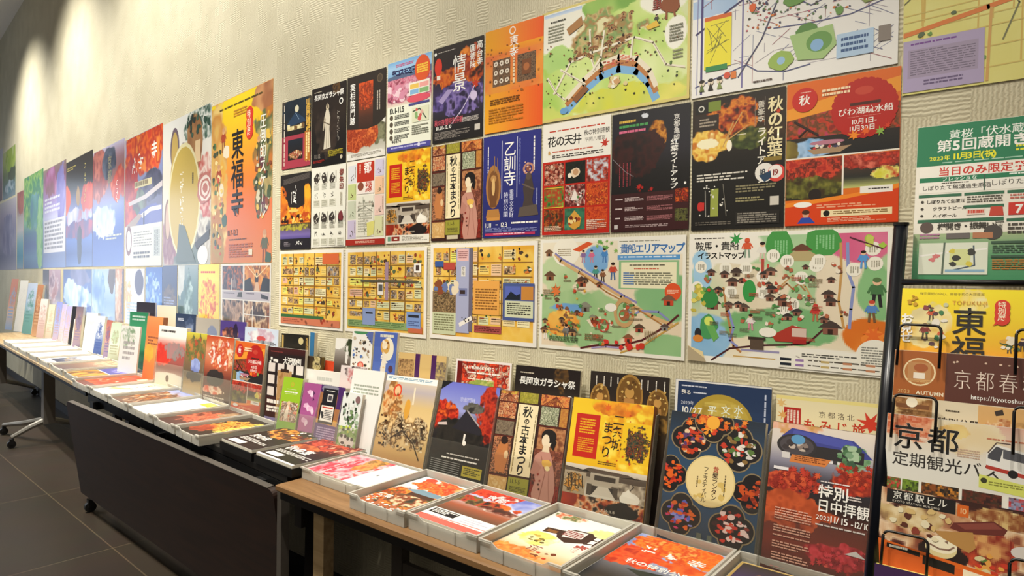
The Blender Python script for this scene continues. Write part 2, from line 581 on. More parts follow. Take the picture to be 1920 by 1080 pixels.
# ------------------------------------------------------------------ the designs
K = '#15110f'; W = '#f6f3ea'; RED = '#c8261a'
AUT = ['#3a0d08', '#a51f12', '#e0481a', '#f08a2a', '#7a1a10']
AUTB = ['#7a1608', '#d93a14', '#f0641e', '#f7a040', '#c23616']
NIGHT = ['#0c0a0c', '#1a1213', '#2c1a12']
GRN = ['#16301c', '#3c6a2e', '#7ea04a', '#24431f']


def d_garasha(w, h):                      # dark festival sheet, pale standing figure
    p = Print(w, h, '#1c1513', seed=2)
    p.PH(0, 0, 1, 1, [('g', ['#1e1614', '#2a1f18', '#17110f', '#120e0d']), ('n', 9, ['#2e2219', '#6a4a22', '#2a1d14'], (.72, .05, .13, .13), .5), ('n', 3, ['#241a16', '#3a2e26', '#1a1412'], (.45, .55, .35, .35), .4)])
    p.T('長岡京ガラシャ祭', .07, .085, .112 * w / h, W, b=.03, gap=.96)
    p.E(.86, .235, .055, W); p.E(.86, .235, .035, K)
    p.M(.08, .05, .3, .065, 1, '#cfc4ae')
    p.PG([(.43, .3), (.5, .29), (.55, .4), (.53, .55), (.57, .78), (.36, .8), (.41, .55), (.38, .4)], '#d9d0bb')
    p.E(.47, .27, .045, '#cbbd9f', .06); p.PG([(.47, .21), (.44, .28), (.5, .28)], '#7a6c58')
    p.PG([(.38, .38), (.33, .55), (.36, .56), (.43, .42)], '#b7ab94'); p.LN([(.37, .45), (.55, .5)], .02, '#6b5d4b'); p.LN([(.45, .5), (.44, .78)], .012, '#968a74'); p.LN([(.5, .5), (.52, .77)], .01, '#a89c86')
    p.E(.46, .81, .17, '#4a3c2e', .03)
    p.BR(.74, .34, .052, '#cfc8ba', 7, st=4)
    p.T('11.12', .08, .83, .075, '#9a9186', b=.0)
    p.M(.5, .82, .92, .9, 5, '#b2a22e'); p.M(.06, .92, .4, .955, 3, '#a52a20'); p.E(.88, .92, .035, '#c9bfa8')
    return p


def d_nijo(w, h):                         # yellow castle festival sheet
    p = Print(w, h, '#e9b81d', seed=5)
    p.PH(0, 0, 1, .56, [('g', ['#f0c51c', '#f3cd2a', '#e8b416']), ('n', 7, ['#f6da3a', '#e39a12', '#f2c020', '#f7e25a'], (.75, .3, .4, .8), .5), ('n', 8, ['#c86a10', '#f09a1a', '#e8c01a'], (.55, .08, .3, .14), .5)])
    p.PH(.66, .16, 1, .48, [('g', ['#f0c51c', '#edc01e']), ('n', 11, ['#20241c', '#46503a', '#8a3a18', '#18201c', '#caa020'], (.55, .55, .4, .45), .8)])
    for i, (x, y) in enumerate([(.45, .06), (.58, .05), (.7, .09)]): p.LF(x, y, .06, ['#e0641a', '#d8861c', '#e87a18'][i], i)
    p.SC(12, .4, .1, .95, .5, .012, .025, ['#d86a1a', '#c8501a', '#7a3a14'], 'L')
    p.R(.07, .13, .37, .49, '#c3200f'); p.M(.12, .17, .32, .3, 6, '#e8b01c'); p.M(.12, .33, .32, .45, 7, '#e2a01c')
    p.T('二条城', .53, .1, .1, '#2a1a0c', v=True, b=.01); p.T('まつり', .41, .17, .1, '#2a1a0c', v=True, b=.01)
    p.M(.4, .5, .62, .53, 2, '#6b4a10')
    p.PH(0, .55, 1, .82, [('g', ['#d9cfbd', '#a89a86', '#c9bfae', '#d8cfbd']), ('n', 10, ['#8a7a66', '#c9bca6', '#5a4c40'], (.85, .7, .3, .5), .5)])
    p.PG([(0, .575), (.2, .6), (.3, .565), (.78, .575), (.9, .6), (1, .59), (1, .64), (.86, .645), (.14, .635), (0, .63)], '#57483c')
    p.R(.33, .6, .68, .68, '#b7ab98'); p.R(.38, .615, .64, .655, '#3a2f28')
    p.R(.3, .69, .36, .78, '#4a3e34'); p.R(.62, .69, .68, .78, '#4a3e34'); p.R(.36, .7, .62, .77, '#2e2621'); p.PG([(.36, .78), (.44, .7), (.56, .7), (.66, .78)], '#cfc5b4')
    p.PG([(.3, .8), (.4, .77), (.62, .77), (.76, .84), (.2, .84)], '#d9d2c2')
    p.PH(.0, .61, .28, .79, [('g', ['#b8a890', '#a89678']), ('n', 8, ['#c87a1c', '#e0a040', '#3a2a1a', '#f0c880'], (.45, .5, .45, .45), .4)])
    for i in range(5): p.LN([(.05 + i * .045, .64), (.07 + i * .045, .74)], .012, '#2a1d12')
    p.E(.82, .755, .115, '#efe9da', .075, 14, .25); p.PG([(.73, .74), (.8, .68), (.9, .75)], '#f5f0e2'); p.LN([(.82, .69), (.86, .66), (.84, .64)], .012, '#4a4038')
    p.PH(0, .79, 1, .91, [('g', ['#7a3a20', '#4a2014', '#5a2a18']), ('n', 12, ['#1c100c', '#8a2a14', '#c86a34', '#e0b890', '#2a1812'], (.5, .5, 1, 1), .3), ('n', 6, ['#b0300f', '#8a2410'], (.06, .4, .14, .8), .4), ('n', 9, ['#120c0c', '#2a1c18'], (.75, .55, .2, .5), .5)])
    p.T('10.20-12.15', .5, .865, .026, '#e8d9c0', b=.01)
    p.R(0, .91, 1, 1, '#e9e4d4'); p.R(.05, .925, .12, .975, '#6f9a80'); p.R(.14, .925, .33, .975, '#8a2a1c'); p.R(.2, .945, .28, .96, '#e8d9c0'); p.M(.38, .925, .95, .98, 4, '#8f8878')
    return p


def d_furuhon(w, h):                      # old book fair, patchwork of prints with kimono figure
    p = Print(w, h, '#3a1a12', seed=7)
    tiles = [(.02, .0, .28, .1, ['#c8b03a', '#c88a3a', '#8a4a24', '#d8c890']), (.02, .03, .27, .26, ['#b85a30', '#d8a070', '#7a2a18', '#e0c090', '#c87a40']), (.02, .28, .27, .42, ['#6b5c4a', '#8a7a62', '#4a3e32']), (.02, .43, .27, .78, ['#a05a3a', '#c88a60', '#3a2418', '#b87a50']),
             (.02, .8, .28, .97, ['#d8b070', '#c89a58', '#e0c088']), (.3, 0, .56, .1, ['#a8a030', '#8a8428', '#b8ac48']), (.6, 0, .98, .1, ['#c85a30', '#e09a4a', '#8a3a20']), (.62, .11, .86, .28, ['#8a9070', '#c0c4a0', '#5a6048', '#d0d0b0']), (.62, .3, .98, .5, ['#a0623c', '#c08858', '#7a4428']),
             (.88, .11, .98, .28, ['#c8903c', '#b06a30']), (.6, .5, .98, .8, ['#8a4a34', '#5a2c20', '#a8644a']), (.6, .8, .98, .98, ['#7a1f14', '#8f2a1a', '#5a160e'])]
    for i, (a, b, c, d, cols) in enumerate(tiles): p.PH(a, b, c, d, [('g', cols[:2]), ('n', 6 + i % 4 * 3, cols, None, 0)], seed=i)
    for i in range(9): p.LN([(.04 + i * .026, .09), (.15, .02)], .006, '#6a3018'); p.LN([(.64 + i * .035, .1), (.8, .01)], .006, '#6a2a14')
    p.R(.285, .0, .3, 1, '#2a120c'); p.R(.58, .0, .6, 1, '#2a120c')
    for y in (.1, .275, .425, .79): p.R(.0, y, .29, y + .012, '#5a2014')
    for y in (.1, .285): p.R(.6, y, 1, y + .01, '#5a2014')
    p.R(.3, .115, .58, .77, '#efe0b4'); p.R(.315, .125, .33, .76, '#d8c48c')
    p.T('秋', .37, .13, .11, K, b=.04); p.T('の', .405, .24, .06, K, b=.03); p.T('古本まつり', .375, .3, .1, K, v=True, b=.035, gap=.92)
    p.M(.315, .2, .335, .74, 1, '#8a7a50', v=True); p.M(.545, .2, .565, .74, 1, '#8a7a50', v=True)
    p.R(.3, .79, .58, .94, '#989434'); p.T('11.1-5', .32, .8, .05, '#3a3414', b=.01); p.M(.33, .87, .55, .92, 4, '#4a4420'); p.R(.33, .945, .55, .985, '#c8bc9c')
    # tall figure in a dusty pink kimono
    p.PG([(.72, .5), (.62, .56), (.6, .68), (.66, .78), (.63, .9), (.66, .99), (.9, .99), (.93, .85), (.9, .7), (.84, .56), (.79, .49)], '#c08a78')
    p.PG([(.62, .6), (.58, .72), (.66, .76), (.72, .66)], '#b57d6c'); p.LN([(.7, .56), (.78, .7), (.74, .95)], .012, '#9a6454'); p.LN([(.82, .58), (.84, .8), (.88, .97)], .012, '#a87262')
    p.E(.755, .405, .075, '#ead9b8', .1); p.E(.77, .375, .1, '#17100e', .08); p.PG([(.84, .38), (.88, .42), (.85, .5), (.8, .46)], '#17100e'); p.E(.735, .42, .05, '#ead9b8', .075); p.PG([(.72, .46), (.79, .46), (.8, .52), (.7, .52)], '#e6d2ae')
    p.E(.78, .62, .07, '#e0b050', .05, 10, .3); p.E(.8, .66, .04, '#f0dca0', .03, 8, .3); p.SC(8, .62, .72, .75, .9, .02, .03, ['#8a2a20', '#4a1a16'], 'L')
    # crouching figure lower left
    p.PG([(.1, .76), (.06, .62), (.11, .5), (.17, .45), (.23, .5), (.25, .64), (.22, .77)], '#c07a44'); p.E(.17, .47, .05, '#2a1812', .05); p.E(.22, .6, .03, '#e0c090', .05)
    return p


def d_otokuni(w, h):                      # indigo temple sheet with two statues
    p = Print(w, h, '#2a2f78', seed=9)
    p.GR(0, 0, 1, 1, ['#2c3080', '#2b2f7c', '#25296c', '#262a70'])
    p.T('乙訓寺', .37, .07, .155, W, v=True, b=.005, gap=.93)
    p.R(.335, .06, .345, .62, '#c8cbe0'); p.R(.6, .04, .61, .62, '#c8cbe0')
    p.T('重要文化財', .475, .54, .055, '#d6d8ea', v=True); p.T('特別公開', .37, .56, .062, '#d6d8ea', v=True)
    p.M(.07, .1, .1, .38, 1, W, v=True); p.M(.86, .06, .9, .38, 1, W, v=True, brk=0); p.M(.63, .06, .66, .5, 2, '#7a80b8', v=True)
    # gilded figure in front of a halo
    p.E(.19, .5, .135, '#a8743c', .3); p.E(.19, .51, .1, '#7a4e28', .24); p.E(.19, .42, .05, '#b98a50', .05); p.PG([(.14, .47), (.24, .47), (.25, .7), (.13, .7)], '#6e4424'); p.E(.19, .5, .03, '#d8b070', .12)
    p.R(.2, .2, .215, .36, '#8a6a48'); p.R(.255, .22, .265, .36, '#8a6a48'); p.PG([(.09, .72), (.29, .72), (.32, .8), (.06, .8)], '#b07a3c'); p.R(.07, .8, .31, .83, '#c88c44')
    # dark standing guardian with a wheel
    p.E(.8, .36, .095, '#b8806a', .08, ring=.35); p.E(.8, .36, .04, '#8a5040'); p.SC(8, .72, .29, .88, .42, .01, .018, ['#e0b8a0'])
    p.PG([(.76, .42), (.85, .42), (.89, .55), (.87, .66), (.92, .8), (.68, .8), (.73, .64), (.71, .54)], '#453a36'); p.E(.8, .43, .045, '#5a4a42', .05); p.PG([(.66, .72), (.94, .7), (.97, .8), (.63, .81)], '#5c5046'); p.LN([(.7, .5), (.9, .56)], .02, '#66584e')
    p.M(.92, .55, .95, .75, 1, '#9a9ec8', v=True)
    p.T('11.11', .03, .845, .062, W, b=.005, gap=.85); p.T('12.3', .32, .845, .062, W, b=.005, gap=.85); p.M(.24, .87, .3, .885, 1, W); p.M(.52, .855, .96, .885, 1, W, brk=0)
    p.M(.05, .905, .95, .95, 4, '#8288c0'); p.R(.05, .955, .92, .98, '#b8325a'); p.M(.2, .96, .75, .975, 1, '#f0c8d4')
    return p


def d_temple_night(w, h):                 # night temple above, red framed photo below
    p = Print(w, h, '#2a1c1a', seed=11)
    p.PH(0, 0, 1, .52, [('g', ['#4a443c', '#26221f', '#2a2422', '#1a1716']), ('n', 4, ['#14202c', '#22303c'], (.5, .3, .5, .4), .3)])
    p.E(.52, .14, .07, '#e8e2c0'); p.PG([(.2, .33), (.48, .18), (.78, .3), (.84, .35), (.14, .38)], '#27405c'); p.LN([(.48, .2), (.6, .3)], .012, '#8aa4bc'); p.R(.2, .38, .78, .44, '#d8c890'); p.SC(8, .2, .39, .8, .43, .03, .05, ['#efe2b0', '#7a5a34'], 'R')
    p.R(0, .52, 1, 1, '#a83a4a'); p.R(0, .52, .1, .97, '#8f2f3e')
    p.PH(.22, .58, .74, .88, [('g', ['#1c2430', '#1a1a20', '#241c18']), ('n', 10, ['#2a1c18', '#c89a60', '#8a2a24', '#e8d8a8'], (.5, .75, .45, .2), .5)])
    p.T('世界遺産', .86, .1, .1, '#e8b830', v=True, b=.02); p.M(.83, .04, .97, .94, 3, '#e0b45a', v=True, fill=.6); p.R(.8, .5, .98, .92, '#b8702a'); p.M(.82, .52, .96, .9, 2, '#f2dc9a', v=True, fill=.7); p.M(.05, .05, .1, .95, 1, '#e6dcc8', v=True)
    return p


def d_jissoin(w, h):
    p = Print(w, h, '#2e2620', seed=13)
    p.PH(0, .52, 1, 1, [('g', ['#e8e4d8', '#d8d4c8', '#b8b4a4', '#e8e4d6']), ('n', 8, ['#6a6a4a', '#8a8a6a', '#4a4a34'], (.75, .4, .3, .3), .5), ('n', 16, ['#b84a24', '#8a2c14', '#d86a34', '#a03c1c'], (.2, .42, .34, .4), .25), ('n', 16, ['#c0522a', '#98381a', '#e07a3c'], (.58, .35, .24, .38), .2), ('n', 6, ['#f0ede4', '#dcd8cc'], (.5, .97, .9, .16), .3)])
    p.PG([(0, 0), (1, 0), (1, .56), (.82, .63), (.55, .655), (.25, .64), (0, .62)], '#2e2620')
    p.PH(.31, .1, .68, .64, [('g', ['#d8521e', '#b04420', '#7a3a22', '#4a2c20', '#3a261e']), ('n', 9, ['#c84a1c', '#7a2c18', '#e0602a'], (.5, .3, .6, .3), .4)])
    p.T('実相院門跡', .08, .08, .1, W, v=True, b=.015); p.M(.76, .24, .86, .46, 2, '#b8b0a0', v=True); p.E(.85, .1, .07, '#6a5a44'); p.E(.85, .1, .055, '#4a3e30')
    p.M(.12, .93, .9, .97, 3, '#8a8474')
    return p


def d_cosmos(w, h):
    p = Print(w, h, '#eef0dc', seed=15)
    p.GR(0, 0, 1, .22, ['#7ab0e0', '#a8cdec', '#8ab8e0', '#5a7aa8']); p.PG([(0, .17), (.3, .14), (.6, .17), (1, .13), (1, .24), (0, .24)], '#5a6a8a')
    p.PH(0, .2, 1, .5, [('g', ['#8a4a60', '#b05a72', '#c88a98', '#e8dcc8']), ('n', 14, ['#7a3a50', '#c8647e', '#e0a0b0', '#9a4a5e'], (.5, .3, 1, .6), .3)])
    p.SC(22, .02, .3, .55, .44, .025, .07, ['#e8b8c8', '#d890a8', '#f0d0d8']); p.T('夢コスモス園', .1, .095, .075, '#2a2a5a', b=.05, gap=.85); p.M(.2, .04, .6, .075, 2, '#d85a8a')
    p.E(.8, .15, .17, '#e05a2a', .2); p.PG([(.78, -.02), (.7, .06), (.9, .06)], '#e05a2a'); p.M(.68, .1, .92, .2, 4, '#f8d048', fill=.7, brk=0)
    p.R(.5, .28, .96, .42, '#f4f0e0'); p.R(.53, .3, .72, .35, '#f0c860'); p.R(.74, .3, .94, .35, '#f0a8a0'); p.R(.53, .36, .72, .41, '#88b8e0'); p.R(.74, .36, .94, .41, '#88b878'); p.E(.72, .46, .26, '#e0586a', .06)
    p.T('10.1-11.5', .04, .5, .085, '#2a2a2a', b=.015, gap=.85); p.R(.5, .505, .96, .53, '#4a4a8a')
    for i in range(4): p.E(.1, .62 + i * .075, .04, '#5a5040'); p.M(.18, .6 + i * .075, .52, .65 + i * .075, 3, '#5a5a52')
    p.R(.58, .56, .95, .72, '#e2e4c4'); p.LN([(.6, .6), (.75, .58), (.9, .7)], .02, '#3a4a3a'); p.SC(8, .6, .58, .93, .7, .02, .04, ['#d85a5a', '#e0b0a0', '#8ab070']); p.M(.58, .75, .95, .86, 5, '#7a7a6a')
    p.T('40874', .12, .865, .05, '#2a2a2a', b=.02, gap=1.1); p.R(0, .94, 1, 1, '#4c4a98'); p.M(.1, .955, .9, .985, 1, '#b8b8e0'); p.E(.74, .965, .03, '#e0e0f4')
    return p


def d_jokei(w, h):                        # purple and orange autumn night
    p = Print(w, h, '#1e1818', seed=17)
    p.PH(0, 0, 1, 1, [('g', ['#2c2624', '#2a2020', '#2a2030', '#382c50', '#30283e', '#1c181a', '#1a1616']), ('n', 8, ['#3a1c14', '#b8481a', '#e0781e', '#7a2a14'], (.55, .34, .6, .12), .6), ('n', 8, ['#30284c', '#5a4a8a', '#8a78b8', '#281f3c'], (.5, .57, .6, .16), .6), ('n', 7, ['#d8602a', '#8a2a14', '#f09030'], (.75, .2, .2, .16), .7), ('f', '#d8c8e8', (.82, .58, .07, .05), .3)])
    p.T('情景', .4, .12, .2, W, v=True, b=.005, gap=.95); p.T('高台寺', .87, .04, .085, W, v=True, b=.02); p.T('圓徳院', .74, .06, .08, W, v=True, b=.02)
    p.E(.11, .2, .075, '#d83a24', .13); p.R(.08, .29, .15, .335, '#f0e4d8'); p.E(.05, .06, .025, W); p.M(.1, .05, .45, .065, 1, '#b8b0a8')
    p.LF(.86, .46, .09, '#c83a1c', .4); p.LN([(.84, .48), (.62, .68), (.4, .82)], .012, '#e0d4ec'); p.LN([(.62, .68), (.55, .74)], .01, '#cabce0'); p.PG([(.12, .56), (.3, .46), (.42, .47), (.2, .6)], '#a898c8')
    p.T('秋の夜間特別拝観', .04, .755, .072, '#d85a6a', b=.01, sx=.72); p.T('10.20-12.10', .07, .82, .05, W, b=.02, gap=.95); p.M(.6, .78, .92, .83, 4, '#c8c0b8'); p.M(.05, .89, .75, .97, 6, '#8a827a'); p.R(.85, .87, .95, .93, '#cfc8bc')
    return p


def d_toji(w, h):                         # orange sheet, two mandalas
    p = Print(w, h, '#ee7a1c', seed=19)
    nx = 22
    p.GR(0, 0, 1, 1, ['#f0a81c', '#ee9a28', '#ee7a24', '#ea5a1e'], 22, vert=False)
    p.PH(0, .2, 1, .62, [('n', 3, ['#e8a03a', '#e88a3a', '#e2743a'], None, 0)], res=.006)
    p.GR(0, .19, 1, .25, ['#f0a01c', '#ea8a32'], 5)
    p.T('東寺', .43, .1, .11, W, v=True, b=.01); p.E(.48, .055, .055, W, ring=.3)
    for x0, x1, cols in ((.14, .45, ['#4a3a30', '#5c4a3c']), (.57, .88, ['#5a3e2c', '#7a5438'])):
        p.PH(x0, .3, x1, .56, [('g', cols), ('n', 20, ['#3a2c24', '#8a6a4c', '#5a4434'], None, 0)])
    for i in range(3):
        for j in range(3): p.E(.195 + i * .1, .34 + j * .085, .036, '#e8dcc8', .036, 8, .3); p.E(.195 + i * .1, .34 + j * .085, .014, '#6a5444')
    p.R(.65, .36, .8, .5, '#7a4a2c'); p.E(.725, .43, .05, '#b06a3c')
    p.SC(60, .03, .17, .97, .66, .008, .018, ['#a8642a', '#b87430', '#94582a'], 'R', lambda x, y: not (.12 < x < .47 and .28 < y < .58 or .55 < x < .9 and .28 < y < .58))
    p.M(.47, .32, .53, .66, 1, '#f0d8b0', v=True); p.M(.1, .68, .62, .74, 3, '#7a4a14'); p.M(.08, .77, .68, .92, 6, '#b8721c')
    return p


def d_fire(w, h):                         # night sheet with flames and purple foot
    p = Print(w, h, '#1c1818', seed=21)
    p.PH(0, 0, 1, .68, [('g', ['#26221f', '#241e1d', '#2a1c18', '#6a2a14', '#c85a14', '#6a2a10']), ('n', 7, ['#e0641a', '#f0a828', '#b83c10', '#f8c83c'], (.5, .82, .8, .25), .7), ('n', 6, ['#b84a18', '#e88a24'], (.06, .6, .2, .35), .6), ('n', 7, ['#d8701c', '#f0b02c'], (.9, .5, .14, .3), .7)])
    p.PG([(.22, .08), (.78, .05), (.8, .42), (.6, .46), (.3, .44), (.2, .3)], '#231d1c')
    for i in range(6): p.LN([(.1, .07 + i * .012), (.5, .045 + i * .012), (.95, .02 + i * .012)], .008, '#6a625c')
    p.BR(.38, .15, .12, W, 2, st=9, wd=.08); p.M(.34, .24, .38, .4, 1, '#e0d8d0', v=True)
    p.E(.45, .49, .18, '#f0c060', .03); p.SC(26, .08, .56, .9, .65, .02, .05, ['#3a1c10', '#e8a030', '#f0d070', '#2a1810'])
    p.PH(0, .66, 1, .86, [('g', ['#3a2a20', '#8a7a4a', '#6a5a8a', '#7a6aa8', '#54488a']), ('n', 10, ['#8a8a34', '#b8b040', '#4a3c30'], (.5, .25, .6, .22), .6)])
    p.R(0, .86, 1, 1, '#1e1a20'); p.T('紅葉', .12, .9, .05, '#6a646a'); p.SC(10, .5, .9, .78, .94, .01, .02, [W]); p.M(.15, .9, .35, .97, 3, '#8a8288')
    return p


def d_stamps(w, h):                       # white grid of ink stamps
    p = Print(w, h, '#eceadb', seed=23)
    for j, y in enumerate((.07, .3, .56, .78)):
        for i in range(4):
            x = .06 + i * .235
            if j < 2 and i == 3: continue
            if j % 2 == 0:
                p.E(x + .09, y + .08, .08, '#3a322c', .1, 9, .5); p.SC(6, x + .03, y + .02, x + .16, y + .14, .008, .02, ['#d8d4c4'], 'R')
                p.M(x + .17, y, x + .2, y + .14, 1, '#8a8678', v=True)
            else:
                p.BR(x + .03, y + .02, .07, '#3c342c', 1, st=7); p.R(x + .005, y + .11, x + .19, y + .2, '#dcdac8'); p.M(x + .02, y + .12, x + .17, y + .19, 5, '#8e8c74'); p.M(x + .02, y - .09, x + .17, y - .01, 5, '#b6b4a4')
    p.E(.87, .63, .07, '#7a3034', .09, 9, .5)
    p.T('御朱印', .82, .06, .085, '#8a2c20', v=True, b=.02); p.M(.84, .34, .9, .5, 2, '#b0a890', v=True)
    return p


def d_patch(w, h):                        # patchwork of pale panels, red heading panel
    p = Print(w, h, '#efe9da', seed=25)
    cells = [(.04, .05, .26, .26, '#dcdde0'), (.04, .27, .26, .46, '#c4d08a'), (.04, .47, .26, .69, '#c8cdb4'), (.04, .7, .26, .92, '#c8bcd4'), (.74, .02, .97, .21, '#cfc8dc'), (.74, .22, .97, .42, '#ecc09a'), (.74, .43, .97, .66, '#eccabc'), (.74, .67, .97, .9, '#d8d8a8')]
    for i, (a, b, c, d, col) in enumerate(cells):
        p.R(a, b, c, d, col); p.BR(a + .05, d - .1, .075, ['#4a4434', '#5a2a24', '#4a5034'][i % 3], 1, st=7); p.M(c - .05, b + .02, c - .02, d - .06, 1, '#8a7a60', v=True)
    p.R(.28, .03, .72, .26, '#b8321c'); p.T('都', .46, .03, .14, W, b=.04); p.M(.32, .05, .38, .24, 1, '#f0c8b0', v=True); p.R(.28, .26, .72, .4, '#efe4da'); p.E(.38, .31, .08, '#8a4a34', .07); p.T('縁', .5, .26, .13, '#b8321c', b=.03)
    p.R(.28, .42, .72, .9, '#e6e3d2'); p.SC(28, .32, .45, .7, .86, .01, .03, ['#8a8a78', '#a89a8a', '#6a6a5a'], 'R'); p.M(.32, .5, .68, .86, 12, '#b4b2a0'); p.LN([(.3, .6), (.5, .55), (.7, .62)], .01, '#8a8a7a'); p.LN([(.45, .44), (.5, .88)], .01, '#9a9a88'); p.PG([(.55, .74), (.75, .72), (.72, .88), (.56, .9)], '#dcd67a')
    p.R(0, .93, 1, 1, '#a82a1c'); p.M(.25, .95, .75, .98, 2, '#e0b8a0')
    return p


def d_ceiling(w, h):                      # cream heading over a red grid of photos
    p = Print(w, h, '#f0ece0', seed=27)
    p.M(.1, .065, .92, .085, 1, '#c03a24', brk=0); p.T('花の天井', .07, .115, .098, '#17120f', b=.02, gap=.92); p.T('秋の特別拝観', .62, .1, .05, '#2a2420', b=.01); p.T('平岡八幡宮', .63, .165, .04, '#4a4238', sx=1.05)
    p.M(.15, .25, .75, .27, 1, '#c8604a'); p.M(.15, .285, .9, .32, 2, '#3a322c'); p.LF(.92, .235, .07, '#c03020', .5); p.SC(4, .06, .25, .12, .33, .02, .03, ['#d88a5a', '#c8a060'], 'L')
    p.R(0, .34, 1, 1, '#c0200f')
    g = [(['#3a0d0a', '#8a2a1c', '#d8b090', '#5a1a12'], 12), (['#0f100f', '#1c2418', '#141512'], 5), (['#6a2a24', '#b83a20', '#a8a4b0', '#e0d8d4'], 7), (['#2a5a20', '#4a8a34', '#b8341c', '#7ab040'], 4), (['#4a1a18', '#8a3a34', '#d8c0b0', '#2a1412'], 7), (['#b8341c', '#e0641e', '#8a1c10', '#f08a30'], 12), (['#2a2418', '#b85a1c', '#6a1a10', '#3a4a20'], 6), (['#3a7a5a', '#2a5a44', '#4a8a6a'], 4), (['#b8341c', '#e05a1e', '#a02414'], 12)]
    k = 0
    for j in range(3):
        for i in range(3):
            x, y = .03 + i * .32, .36 + j * .205
            p.PH(x, y, x + .3, y + .19, [('g', g[k][0][:2]), ('n', g[k][1], g[k][0], None, 0)], seed=k); k += 1
    for i in range(4):
        for j in range(4): p.E(.07 + i * .073, .385 + j * .047, .022, ['#c8806a', '#e0c0a8', '#a84a34', '#d89a80'][(i + j) % 4], None, 8, .4)
    p.E(.5, .46, .07, '#e8d0b0', .06, 10, .3); p.E(.51, .455, .04, '#c89a70'); p.E(.42, .48, .03, '#f0e4d0')
    p.PG([(.4, .86), (.5, .79), (.6, .86), (.58, .93), (.5, .96), (.42, .93)], '#d8a040'); p.SC(8, .43, .83, .57, .92, .02, .03, ['#a8421c', '#f0d890', '#6a2a14']); p.PG([(.44, .7), (.5, .6), (.56, .7)], '#efe4d8'); p.SC(10, .37, .62, .63, .75, .012, .02, ['#f0e0d8', '#a82a20', '#5a8a4a']); p.R(.03, .575, .33, .583, '#e8c040'); p.R(.03, .75, .33, .758, '#e8c040')
    p.M(.68, .88, .96, .97, 6, '#f0d0b8'); p.M(.04, .92, .3, .97, 4, '#e8c8a8')
    return p


def d_lightup(w, h):                      # black night sheet, glowing tree, white vertical title
    p = Print(w, h, '#121113', seed=29)
    p.PH(0, 0, 1, .68, [('g', ['#1a1a22', '#1c1c26', '#22202a', '#141214', '#120f10']), ('n', 12, ['#5a2c10', '#a8641c', '#d89434', '#7a4014'], (.6, .32, .12, .19), .3), ('n', 8, ['#1c1012', '#3c1514', '#2a1212'], (.3, .52, .35, .3), .7), ('f', '#d8dce4', (.44, .07, .05, .04), .5)])
    p.M(.1, .065, .32, .09, 1, '#e0b848', fill=.8); p.M(.1, .105, .48, .13, 1, '#4a9a54', fill=.8); p.M(.1, .15, .46, .175, 1, '#d86a8a', fill=.8)
    p.T('京都亀岡', .8, .07, .055, '#e8e4dc', v=True, b=.01); p.T('紅葉ライトアップ', .765, .27, .05, W, v=True, b=.025, sx=1.35)
    for x in (.1, .15, .2, .24): p.M(x, .42, x + .02, .62, 1, '#9a3a44', v=True)
    p.LN([(.02, .38), (.2, .5), (.3, .54)], .006, '#8a8488'); p.SC(7, .35, .62, .55, .67, .015, .04, ['#b8241c', '#7a1a14'], 'L'); p.E(.95, .63, .015, W)
    p.R(0, .68, 1, 1, '#3a1416'); p.PH(.83, .67, .99, .78, [('g', ['#7a1c10', '#b83c14']), ('n', 7, ['#e0641c', '#4a120c', '#b83414'], None, 0)]); p.PH(.83, .83, .99, .93, [('g', ['#3a1a16', '#5a5a28']), ('n', 7, ['#1c1410', '#6a6a34', '#3a3a1c'], None, 0)], seed=3)
    for y in (.72, .8, .88): p.M(.06, y, .16, y + .02, 1, '#d8c8c4'); p.M(.19, y - .005, .44, y + .03, 3, '#c8b4b0'); p.M(.48, y - .005, .8, y + .035, 4, '#a86a6c')
    p.R(.05, .94, .1, .975, '#c8c0bc'); p.M(.2, .945, .75, .97, 2, '#b09a98')
    return p


